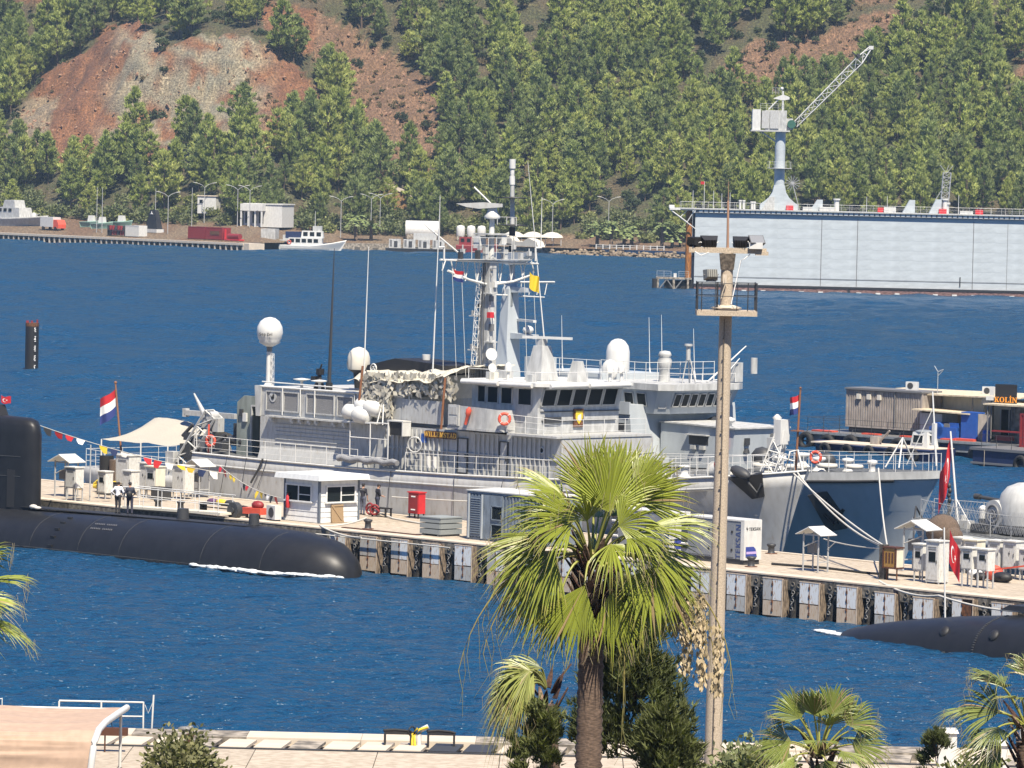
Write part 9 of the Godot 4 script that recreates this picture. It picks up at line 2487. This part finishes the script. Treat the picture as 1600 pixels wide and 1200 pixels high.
func build_near_things():
	var lm := vmat("palm_leaf", 0.42)
	lm.backlight_enabled = true
	lm.backlight = Color(0.4, 0.45, 0.14)
	var trunk := mat("palm_trunk", lin(0.20, 0.135, 0.095), 0.9, "patch", v3(0.9, 3.0, 0.9))
	trunk.roughness = 0.9
	mat("palm_boot", lin(0.09, 0.04, 0.024), 0.9, "patch", v3(1, 1, 1))
	mat("palm_boot_pale", lin(0.30, 0.20, 0.13), 0.9, "patch", v3(1, 1, 1))
	var green := Color(0.195, 0.225, 0.03)
	# the big palm in the middle
	var big := [
		[v3(0.24, 0.78, 0.35), v3(0.06, 1, 0.12), v3(0.15, -0.1, 1), 1.15, 74.0, 0.05, 0.05],
		[v3(-0.42, 0.95, 0.1), v3(-0.88, 0.62, 0.1), v3(0.45, 0.8, 0.3), 1.2, 40.0, 0.1, 0.1],
		[v3(-0.5, 0.42, 0.25), v3(-1, -0.12, 0.2), v3(0.0, 0.9, 0.45), 1.5, 34.0, 0.12, 0.12],
		[v3(0.85, 0.5, 0.3), v3(1, 0.28, 0.1), v3(-0.2, 0.9, 0.3), 1.35, 44.0, 0.16, 0.1],
		[v3(0.72, 0.92, -0.15), v3(0.72, 0.62, 0), v3(-0.2, 0.25, 0.95), 1.1, 72.0, 0.06, 0.08],
		[v3(-0.62, 0.12, 0.35), v3(-0.62, -0.72, 0.3), v3(-0.25, 0.5, 0.82), 1.3, 54.0, 0.12, 0.16],
		[v3(-0.12, -0.42, 0.62), v3(-0.38, -0.9, 0.2), v3(-0.05, 0.25, 0.96), 1.3, 40.0, 0.03, 0.22],
		[v3(0.98, -0.12, 0.42), v3(0.28, -0.8, 0.3), v3(0.2, 0.45, 0.87), 1.1, 82.0, 0.08, 0.22],
		[v3(0.02, 1.0, -0.35), v3(-0.12, 1, -0.1), v3(0.05, 0.15, 1), 1.2, 60.0, 0.03, 0.05],
		[v3(0.42, 1.05, -0.3), v3(0.35, 1, -0.05), v3(-0.1, 0.12, 1), 1.1, 70.0, 0.06, 0.05],
		[v3(0.66, 1.05, 0.0), v3(0.55, 0.9, 0.1), v3(-0.5, 0.35, 0.8), 1.1, 44.0, 0.1, 0.05],
		[v3(-0.5, 0.7, -0.35), v3(-0.8, 0.35, -0.3), v3(0.1, 0.6, 0.8), 1.15, 60.0, 0.2, 0.08],
		[v3(-0.35, 0.55, 0.45), v3(-0.7, 0.15, 0.5), v3(0.0, 0.75, 0.65), 1.1, 58.0, 0.24, 0.1],
		[v3(0.55, 0.4, 0.5), v3(0.6, 0.1, 0.6), v3(0.0, 0.8, 0.6), 1.0, 52.0, 0.22, 0.1],
		[v3(0.1, 0.6, -0.7), v3(0.1, 0.4, -0.9), v3(0, 0.9, 0.4), 1.1, 70.0, 0.2, 0.05],
		[v3(-0.85, -0.1, -0.15), v3(-0.75, -0.65, -0.1), v3(-0.4, 0.5, 0.75), 1.15, 46.0, 0.2, 0.2],
		[v3(0.85, 0.15, -0.4), v3(0.8, -0.4, -0.4), v3(0.3, 0.7, 0.6), 1.1, 60.0, 0.2, 0.15],
		[v3(-0.1, 0.62, 0.5), v3(-0.35, 0.75, 0.5), v3(0.0, -0.1, 1), 0.95, 60.0, 0.3, 0.06],
		[v3(0.42, 0.55, 0.5), v3(0.75, 0.45, 0.4), v3(-0.1, 0.35, 0.95), 1.0, 75.0, 0.3, 0.06],
		[v3(0.3, 0.25, 0.55), v3(0.35, -0.2, 0.8), v3(0.1, 0.8, 0.6), 0.8, 75.0, 0.45, 0.06],
		[v3(0.25, 0.9, -0.05), v3(0.15, 1, 0.0), v3(0.4, 0.0, 0.9), 1.3, 60.0, 0.05, 0.05],
		[v3(0.3, -0.55, 0.55), v3(0.25, -0.95, 0.15), v3(0.1, 0.2, 0.97), 1.1, 44.0, 0.04, 0.28],
		[v3(-0.5, -0.55, 0.45), v3(-0.3, -0.95, 0.1), v3(-0.2, 0.2, 0.95), 1.15, 48.0, 0.04, 0.28],
		[v3(-0.75, -0.3, 0.3), v3(-0.5, -0.85, 0.2), v3(-0.3, 0.4, 0.85), 1.2, 46.0, 0.08, 0.25],
		[v3(0.72, -0.42, 0.25), v3(0.5, -0.9, 0.2), v3(0.3, 0.4, 0.85), 1.2, 52.0, 0.08, 0.25],
		[v3(-0.72, 0.3, 0.3), v3(-0.92, -0.35, 0.3), v3(-0.1, 0.65, 0.7), 1.3, 50.0, 0.16, 0.14],
		[v3(0.8, 0.22, 0.3), v3(0.95, -0.25, 0.2), v3(0.1, 0.7, 0.7), 1.3, 46.0, 0.2, 0.12],
		[v3(-0.3, 0.62, 0.45), v3(-0.75, 0.4, 0.4), v3(-0.05, 0.5, 0.85), 1.05, 58.0, 0.2, 0.08],
		[v3(0.55, -0.55, 0.3), v3(0.08, -1, 0.1), v3(0.7, 0.1, 0.7), 1.5, 7.0, 0.0, 0.5]]
	var p := fan_palm("tall fan palm with a ringed brown trunk in the foreground, in front of the ships", at(1.38, 15.47, -84), big, 41, v3(-0.1, -8.6, 0.1), 0.25, 0.2, green, 0.02, 64)
	# flower stalks arching out, the right hand ones with cream flower tassels
	var fr := RandomNumberGenerator.new()
	fr.seed = 5
	for q in [[v3(1.2, 0.25, 0.3), v3(2.2, -0.5, 0.3), v3(2.36, -2.0, 0.25), true], [v3(1.0, 0.2, 0.2), v3(1.95, -0.35, 0.2), v3(2.1, -1.9, 0.2), true], [v3(1.1, 0.15, 0.1), v3(1.75, -0.35, 0.1), v3(1.65, -1.3, 0.1), true], [v3(-1.0, 0.2, 0.3), v3(-1.9, -0.6, 0.3), v3(-2.15, -1.9, 0.3), false], [v3(-0.9, 0.1, 0.3), v3(-1.6, -0.7, 0.4), v3(-1.75, -1.6, 0.4), false], [v3(0.5, -0.1, 0.5), v3(0.62, -1.1, 0.5), v3(0.55, -2.7, 0.45), false]]:
		var s := G.new(true)
		var pts := []
		for k in 13:
			var t := k / 12.0
			var b := v3(0.05, 0.05, 0.05)
			pts.append(b * pow(1 - t, 3) + q[0] * 3.0 * t * pow(1 - t, 2) + q[1] * 3.0 * t * t * (1 - t) + q[2] * t * t * t)
		s.col(Color(0.27, 0.22, 0.07)).path(pts, 0.026, 5, 0.006)
		for k in 6:
			var a: Vector3 = pts[8 + k % 5]
			s.col(Color(0.27, 0.24, 0.08)).path([a, a + v3(fr.randf_range(-0.1, 0.1), -0.35, 0.02), a + v3(fr.randf_range(-0.14, 0.14), fr.randf_range(-1.0, -0.6), 0.03)], 0.007, 3, 0.003)
		var so := obj("flower_stalk", s, M.palm_leaf, p)
		if q[3]:
			for k in 3:
				var tg := G.new(true)
				var base: Vector3 = pts[5 + 2 * k]
				for i in 170:
					var c := base + v3(fr.randfn() * 0.05, -fr.randf() * (0.55 + 0.3 * k), fr.randfn() * 0.05)
					var d := v3(fr.randf_range(-0.4, 0.4), -1, fr.randf_range(-0.4, 0.4)).normalized() * fr.randf_range(0.06, 0.15)
					var e := d.cross(v3(fr.randf_range(-1, 1), 0, 1)).normalized() * 0.028
					tg.st.set_color(Color(0.46, 0.37, 0.23) * fr.randf_range(0.75, 1.2))
					tg.quad(c, c + d * 0.5 + e, c + d, c + d * 0.5 - e)
				obj("flower_tassel", tg, M.palm_leaf, so).set_meta("kind", "stuff")
	# the smaller palms
	var dead := []
	for i in 11:
		var w := PI * 0.62 + i * 0.11
		var hx := v3(cos(w) * 0.3, 0.25 - 0.07 * (i % 5), 0.3 + 0.05 * i)
		dead.append([hx, v3(-0.75 + 0.06 * (i % 4), 0.3 - 0.15 * (i % 6), 0.2), v3(-0.1, 0.85, 0.5), 0.95, 62.0, 0.5, 0.08])
	fan_palm("smaller fan palm with drooping yellowing leaves, left of the tall palm's trunk", at(0.75, 12.5, -93), dead, 43, v3(0.35, -6.2, -0.3), 0.2, 0.17, Color(0.20, 0.22, 0.055), 0.1, 20)
	var low := wild_leaves(71, 16, 0.85, -0.35, 1.35, 0.7)
	for e in [[v3(-0.42, 0.62, 0.2), v3(-0.55, 0.8, 0.1), v3(0.25, 0.1, 1)], [v3(0.2, 0.72, 0.2), v3(0.18, 1, 0.05), v3(0.0, 0.05, 1)], [v3(0.55, 0.5, 0.15), v3(0.6, 0.7, 0.1), v3(-0.2, 0.2, 1)], [v3(-0.6, 0.15, 0.3), v3(-0.95, 0.0, 0.2), v3(0.1, 0.6, 0.8)], [v3(0.65, 0.12, 0.3), v3(0.95, 0.1, 0.2), v3(-0.1, 0.6, 0.8)], [v3(0.1, -0.2, 0.5), v3(0.2, -0.85, 0.4), v3(0, 0.4, 0.9)]]:
		low.append([e[0], e[1], e[2], 0.9, 70.0, 0.14, 0.05])
	fan_palm("young fan palm at the bottom edge, right of the lamp mast", at(6.5, 10.0, -105), low, 47, v3(0, -4.2, 0), 0.24, 0.2, Color(0.165, 0.2, 0.045), 0.04, 22)
	var rl := wild_leaves(73, 12, 0.95, -0.4, 1.2, 0.8)
	for e in [[v3(-0.55, 0.1, 0.3), v3(-0.8, 0.45, 0.1), v3(0.2, 0.3, 0.9)], [v3(0.15, 0.7, 0.2), v3(-0.1, 1, 0.1), v3(-0.3, 0.1, 1)], [v3(-0.5, -0.45, 0.4), v3(-0.9, -0.45, 0.2), v3(0, 0.6, 0.8)]]:
		rl.append([e[0], e[1], e[2], 1.0, 60.0, 0.25, 0.06])
	fan_palm("fan palm cut off by the right edge of the picture near the bottom", at(9.72, 11.8, -95), rl, 49, v3(0.1, -4.0, 0), 0.26, 0.2, Color(0.15, 0.18, 0.05), 0.05, 22)
	var ll := wild_leaves(75, 10, 1.1, -0.3, 1.1, 0.8)
	ll.append([v3(0.25, 0.12, 0.3), v3(1, 0.12, 0), v3(-0.1, 0.9, 0.4), 1.25, 30.0, 0.12, 0.05])
	ll.append([v3(0.2, -0.1, 0.35), v3(0.9, -0.3, 0.1), v3(0.1, 0.8, 0.6), 1.1, 30.0, 0.1, 0.05])
	fan_palm("fan palm of which only two leaf tips reach in at the left edge", at(-9.3, 14.45, -84), ll, 53, v3(0, -7.0, 0), 0.25, 0.2, green, 0.03, 20)
	# shrubs along the bottom
	var shrub_mat: Material = M.needles
	var dark := Color(0.08, 0.095, 0.03)
	one("juniper", conifer(201, 0.95, 3.6, 3000, dark), shrub_mat, "dark green juniper rising behind the tall palm's trunk", "juniper", at(2.25, 11.1, -90), "junipers on the near bank")
	one("juniper", conifer(202, 0.62, 2.0, 1100, Color(0.10, 0.115, 0.035)), shrub_mat, "lower juniper between the tall palm and the lamp mast", "juniper", at(2.85, 10.5, -89), "junipers on the near bank")
	one("juniper", conifer(203, 0.5, 1.7, 480, Color(0.11, 0.125, 0.035)), shrub_mat, "juniper branches showing left of the tall palm's trunk", "juniper", at(0.72, 10.4, -92), "junipers on the near bank")
	one("juniper", conifer(204, 0.25, 1.3, 150, Color(0.12, 0.14, 0.035)), shrub_mat, "small pointed juniper tip at the bottom, left of the palms", "juniper", at(0.25, 9.55, -100), "junipers on the near bank")
	one("juniper", conifer(205, 0.4, 1.6, 260, dark), shrub_mat, "dark juniper beside the white gate pillar at lower right", "juniper", at(9.35, 8.3, -110), "junipers on the near bank")
	one("olive_bush", bush_mesh(206, 1.15, 1.5, 0.17, 2600, Color(0.16, 0.165, 0.07), 0.5), shrub_mat, "pale olive green bush at the bottom edge beside the awning", "bush", at(-8.85, 4.5, -140))
	one("hedge", bush_mesh(207, 1.25, 1.4, 0.17, 3600, Color(0.17, 0.20, 0.09), 0.5), shrub_mat, "pale green leafy hedge at the foot of the lamp mast", "hedge", at(6.1, 6.4, -125))
	one("olive_bush", bush_mesh(208, 0.9, 1.0, 0.15, 1500, Color(0.13, 0.15, 0.055), 0.5), shrub_mat, "grey green bush below the leaves of the right edge palm", "bush", at(9.9, 8.5, -108))
	lamp_mast()
	quay_things()

func conifer(seed_no: int, R: float, h: float, k: int, green: Color) -> ArrayMesh:
	# feathery sprays on upswept branches
	var r := RandomNumberGenerator.new()
	r.seed = seed_no
	var g := G.new(true)
	var tips := []
	for i in maxi(8, k / 22):
		var y := pow(r.randf(), 0.8)
		var w := r.randf() * TAU
		var out := R * (1.0 - 0.55 * y) * r.randf_range(0.45, 1.1)
		var tip := v3(cos(w) * out, h * (0.08 + 0.9 * y), sin(w) * out)
		g.col(Color(0.10, 0.075, 0.05)).tube(v3(0, tip.y * 0.75, 0), tip, 0.018, 0.006, 3)
		tips.append(tip)
	for i in k:
		var p: Vector3 = tips[r.randi() % tips.size()] + v3(r.randfn(), r.randfn(), r.randfn()) * R * 0.14
		tuft(g, r, p, (v3(p.x, 0, p.z).normalized() * 0.8 + Y).normalized(), r.randf_range(0.1, 0.2), 0.032, 12, green * r.randf_range(0.65, 1.35))
	return g.mesh()

func lamp_mast():
	# concrete mast with platform, cross beam and floodlights
	var t := thing("floodlight_mast", "tall sand coloured concrete mast with a railed platform and a cross beam", "mast", at(6.56, 1.2, -160))
	var m: Material = M.mast_concrete
	obj("post", G.new().tube(Vector3.ZERO, v3(0.08, 18.0, 0), 0.29, 0.185, 18), m, t)
	obj("cable", G.new().path([v3(-0.02, 0.5, 0.36), v3(0.0, 6, 0.34), v3(0.05, 11, 0.31), v3(0.02, 15.9, 0.27)], 0.012, 5), M.mast_dark, t)
	for i in 26: obj("cable_clip", G.new().box(v3(0.01, 0.8 + 0.58 * i, 0.345 - 0.003 * i), v3(0.05, 0.04, 0.04)), M.mast_dark, t)
	var pf := obj("platform", G.new().box(v3(0.08, 16.1, 0), v3(1.88, 0.16, 1.5)), m, t)
	obj("platform_collar", G.new().lathe([Vector2(0.32, 0), Vector2(0.5, 0.1), Vector2(0.24, 0.18)], Transform3D(Basis.IDENTITY, v3(0.08, 16.16, 0)), 14), M.concrete_pale, t)
	var c := [v3(-0.84, 16.18, 0.72), v3(1.0, 16.18, 0.72), v3(1.0, 16.18, -0.72), v3(-0.84, 16.18, -0.72), v3(-0.84, 16.18, 0.72)]
	var rl := G.new()
	for i in 4:
		for y in [0.45, 0.85]: rl.tube(c[i] + Y * y, c[i + 1] + Y * y, 0.012, -1, 5)
	var ro := obj("rail", rl, M.dark_steel, pf)
	for q in [[-0.84, 0.72], [-0.72, 0.72], [-0.3, 0.72], [0.38, 0.72], [0.72, 0.72], [1.0, 0.72], [1.0, 0.0], [1.0, -0.72], [-0.84, -0.72], [-0.84, 0.0], [0.1, -0.72]]: obj("baluster", G.new().tube(v3(q[0], 16.18, q[1]), v3(q[0], 17.06, q[1]), 0.013 if absf(q[0]) < 0.7 else 0.018, -1, 5), M.dark_steel, ro)
	obj("ladder_post", G.new().box(v3(-0.22, 16.6, 0.3), v3(0.06, 0.9, 0.06)), M.black, pf)
	obj("capital", G.new().box(v3(0.08, 17.7, 0), v3(0.4, 0.5, 0.4), Basis.IDENTITY, Vector2(1.25, 1.1)), M.mast_dark, t)
	obj("cross_beam", G.new().box(v3(0.08, 18.05, 0), v3(2.42, 0.17, 0.3)), m, t)
	obj("beam_end", G.new().box(v3(1.15, 17.98, 0.03), v3(0.4, 0.12, 0.34)), m, t)
	obj("lightning_rod", G.new().tube(v3(0.08, 18.1, 0), v3(0.06, 19.6, 0), 0.045, 0.035, 7).tube(v3(0.06, 19.6, 0), v3(0.06, 20.2, 0), 0.014, 0.008, 5), M.rod_brown, t)
	obj("hanging_wire", G.new().path([v3(-0.95, 18.0, 0.16), v3(-0.75, 17.88, 0.16), v3(-0.5, 17.98, 0.16)], 0.012, 4).path([v3(0.78, 17.95, 0.16), v3(0.6, 17.8, 0.16), v3(0.5, 17.75, 0.12), v3(0.2, 16.3, 0.3)], 0.016, 4), M.flag_white, t)
	obj("junction_box", G.new().box(v3(0.0, 17.15, 0.3), v3(0.12, 0.3, 0.1)).path([v3(-0.02, 17.3, 0.33), v3(0.02, 17.0, 0.36), v3(-0.06, 16.75, 0.34), v3(-0.1, 16.55, 0.32)], 0.02, 5), M.concrete_pale, t)
	# floodlights: [place, turn, tilt, material, width]
	var k := 0
	for q in [[v3(-0.98, 18.3, 0), 2.5, 0.15, M.black, 0.42, "black floodlight at the left end of the mast's beam"], [v3(-0.5, 18.3, 0.02), 3.3, -0.35, M.black, 0.56, "black floodlight left of the lightning rod"], [v3(0.48, 18.3, 0.02), 3.0, -0.3, M.black, 0.52, "black floodlight right of the lightning rod"], [v3(0.95, 18.34, 0.1), 0.35, -0.75, M.dark_steel, 0.5, "floodlight with a lit silver reflector at the right end of the beam"], [v3(-0.42, 17.3, 0.2), 3.4, 0.3, M.flood_grey, 0.46, "grey floodlight on the mast's left side below the beam"]]:
		var f := thing("floodlight", q[5], "floodlight", at(6.56, 1.2, -160) * Transform3D(Basis.IDENTITY, q[0]), "floodlights on the mast")
		var b := Basis(Y, q[1]) * Basis(X, q[2])
		var w: float = q[4]
		obj("housing", G.new().loft([[b * v3(-w / 2, -0.17, 0.12), b * v3(w / 2, -0.17, 0.12), b * v3(w / 2, 0.17, 0.12), b * v3(-w / 2, 0.17, 0.12)], [b * v3(-w * 0.36, -0.12, -0.14), b * v3(w * 0.36, -0.12, -0.14), b * v3(w * 0.36, 0.12, -0.14), b * v3(-w * 0.36, 0.12, -0.14)]], true, true, false), q[3], f)
		obj("glass", G.new().box(b * v3(0, 0, 0.125), v3(w * 0.9, 0.3, 0.012), b), M.reflector if k == 3 else M.window_glass, f)
		for i in 5: obj("cooling_fin", G.new().box(b * v3(-w * 0.3 + w * 0.15 * i, 0, -0.15), v3(0.015, 0.22, 0.08), b), q[3], f)
		obj("yoke", G.new().tube(b * v3(-w / 2 - 0.02, 0, 0.02), v3(-w * 0.3, -0.22, 0), 0.015, -1, 5).tube(b * v3(w / 2 + 0.02, 0, 0.02), v3(w * 0.3, -0.22, 0), 0.015, -1, 5).box(v3(0, -0.21, 0), v3(w * 0.7, 0.03, 0.05)), M.flag_white if k != 4 else M.mid_steel, f)
		if k == 3: obj("gear_box", G.new().box(v3(0.0, -0.12, 0.1), v3(0.42, 0.2, 0.22)), M.white, f)
		k += 1

func quay_things():
	# canvas awning with a rolled white edge that bends down towards us
	var t := thing("canvas_awning", "beige canvas awning with a white tubular edge at the lower left corner", "awning", at(-12.45, 0, -167))
	var edge := [v3(0, 3.72, 0), v3(-0.12, 3.74, 1.8), v3(-0.32, 3.75, 4.6), v3(-0.42, 3.66, 6.2), v3(-0.5, 3.35, 6.7), v3(-0.56, 2.8, 6.85), v3(-0.7, 1.5, 6.9)]
	var n := FastNoiseLite.new()
	n.seed = 14
	n.frequency = 0.28
	var rings := []
	for k in 60:
		var f := k / 59.0 * (edge.size() - 1)
		var i := mini(int(f), edge.size() - 2)
		var e: Vector3 = edge[i].lerp(edge[i + 1], f - i)
		var ring := []
		for j in 60:
			var x := -j * 0.22
			var dip := 0.09 * pow(sin(j * 0.22 / 4.2 * PI), 2.0)
			var fold := n.get_noise_2d(x * 0.35 + k * 0.02, k * 0.9) * 0.09 * smoothstep(0.0, 1.2, -x)
			ring.append(e + v3(x, fold - dip * (1.0 if e.z < 6.3 else 0.0), fold * (1.4 if e.z > 6.3 else 0.0)))
		rings.append(ring)
	obj("canvas", G.new().loft(rings, false, false), M.canvas, t)
	var ep := []
	for k in 25:
		var f := k / 24.0 * (edge.size() - 1)
		var i := mini(int(f), edge.size() - 2)
		ep.append(edge[i].lerp(edge[i + 1], f - i) + v3(0.08, 0, 0))
	obj("edge_tube", G.new().path(ep, 0.11, 9), M.white, t)
	obj("frame_post", G.new().tube(v3(-0.1, 1.4, 0.1), v3(-0.1, 3.7, 0.1), 0.05, -1, 7).tube(v3(-8, 1.4, 0.1), v3(-8, 3.7, 0.1), 0.05, -1, 7).tube(v3(-0.1, 3.66, 0.1), v3(-13, 3.66, 0.1), 0.05, -1, 7), M.white, t)
	# railing at the quay edge
	var q := thing("quay_railing", "white tubular railing at the quay edge behind the awning", "railing", at(0, 1.5, -180.0))
	rail(q, [v3(-20.5, 0, 0.4), v3(-17.7, 0, 0.35)], 1.05, 2.7, 2, M.white)
	obj("handrail", G.new().tube(v3(-15.7, 1.02, 0.25), v3(-12.75, 0.98, -0.1), 0.035, -1, 6).tube(v3(-15.7, 0.5, 0.25), v3(-12.75, 0.48, -0.1), 0.03, -1, 6), M.white, q)
	for k in 3: obj("post", G.new().tube(v3(-15.7 + 1.475 * k, 0, 0.25 - 0.17 * k), v3(-15.7 + 1.475 * k, 1.0, 0.25 - 0.17 * k), 0.035, -1, 6), M.white, q)
	obj("chain_post", G.new().tube(v3(-12.45, 0, -0.15), v3(-12.4, 1.25, -0.15), 0.035, -1, 6).path([v3(-12.7, 0.9, -0.1), v3(-12.58, 0.6, -0.1), v3(-12.42, 1.0, -0.15)], 0.012, 4), M.white, q)
	# dark trestles with the valve and its hoses between
	for s in [-1, 1]:
		var b := thing("steel_trestle", ["black steel trestle left of the yellow hose on the quay", "black steel trestle right of the yellow hose, with a hose over it"][0 if s < 0 else 1], "trestle", at(-2.93 + 0.75 * s, 1.5, -177.0), "steel trestles on the near quay")
		obj("top", G.new().box(v3(0, 0.46, 0.22), v3(0.95, 0.06, 0.06)).box(v3(0, 0.46, -0.22), v3(0.95, 0.06, 0.06)).box(v3(-0.45, 0.46, 0), v3(0.06, 0.06, 0.4)).box(v3(0.45, 0.46, 0), v3(0.06, 0.06, 0.4)), M.black, b)
		for x in [-0.45, 0.45]:
			for z in [-0.22, 0.22]: obj("leg", G.new().box(v3(x, 0.21, z), v3(0.07, 0.43, 0.07)), M.black, b)
		obj("draped_hose", G.new().path([v3(-0.5, 0.55, 0.1), v3(-0.1, 0.56, -0.05), v3(0.3, 0.55, 0.12), v3(0.5, 0.5, 0.1)], 0.05, 6), M.rubber, b)
	var hb := thing("hydrant", "white and yellow capped hydrant with yellow hoses between the black trestles", "hydrant", at(-2.95, 1.5, -176.9))
	obj("pipe", G.new().path([v3(0, 0, 0), v3(0, 0.4, 0), v3(0.12, 0.62, 0), v3(0.32, 0.72, 0)], 0.09, 9), M.white, hb)
	obj("hoses", G.new().path([v3(-0.12, 0.02, 0.2), v3(-0.16, 0.4, 0.15), v3(0.02, 0.62, 0.1), v3(0.3, 0.7, 0.08)], 0.05, 6).path([v3(-0.22, 0.02, 0.15), v3(-0.24, 0.45, 0.1), v3(-0.05, 0.66, 0.08)], 0.05, 6), M.yellow, hb)
	obj("wheel", G.new().torus(Transform3D(Basis(Y, 0.8), v3(-0.25, 0.55, 0.1)), 0.16, 0.03, 14, 5), M.black, hb)
	var vp := thing("valve_stand", "dark red valve on two thin posts beside the awning", "valve", at(-13.3, 1.5, -173.2))
	obj("body", G.new().box(v3(0, 0.72, 0), v3(1.05, 0.26, 0.3)), M.board_brown, vp)
	obj("white_end", G.new().box(v3(-0.6, 0.76, 0), v3(0.18, 0.34, 0.32)), M.white, vp)
	for x in [-0.25, 0.3]: obj("post", G.new().tube(v3(x, -0.1, 0), v3(x, 0.6, 0), 0.03, -1, 5), M.rust, vp)
	obj("lever", G.new().path([v3(0.0, 0.85, 0), v3(-0.1, 1.2, 0), v3(0.2, 1.4, 0)], 0.02, 5), M.dark_steel, vp)
	one("rag_heap", G.new().ball(v3(0, 0.08, 0), v3(0.28, 0.1, 0.14), 10).ball(v3(0.15, 0.12, 0), v3(0.15, 0.1, 0.1), 8), M.mid_steel, "small grey heap lying near the water edge of the quay", "heap", at(-11.2, 1.6, -179.2))
	one("mooring_stub", G.new().lathe([Vector2(0.14, 0), Vector2(0.12, 0.2), Vector2(0.18, 0.3), Vector2(0.02, 0.36)], Transform3D.IDENTITY, 12), M.board_brown, "small brown mooring stub above the olive bush", "bollard", at(-10.87, 1.5, -176.4))
	one("wheeled_bin", G.new().lathe([Vector2(0.3, 0), Vector2(0.36, 0.5), Vector2(0.36, 0.62), Vector2(0.02, 0.66)], Transform3D.IDENTITY, 14), M.navy, "dark blue rounded bin half hidden by the olive bush", "bin", at(-10.6, 3.2, -145))
	for s in [[14.6, 1.1, 0.7, "white gate pillar standing alone at lower right"], [16.25, 0.9, 0.75, "low white wall left of the right edge palm"], [17.4, 1.3, 1.0, "white wall pier behind the right edge palm"]]:
		var g := thing("gate_pillar", s[3], "pillar", at(s[0], 1.45, -168.0), "white pillars at the quay")
		obj("shaft", G.new().box(v3(0, s[1] * 0.9, 0), v3(s[2] * 0.85, s[1] * 1.8, 0.6)), M.white, g)
		obj("cap", G.new().box(v3(0, s[1] * 1.84, 0), v3(s[2], 0.12, 0.75), Basis.IDENTITY, Vector2(0.85, 0.85)), M.white, g)
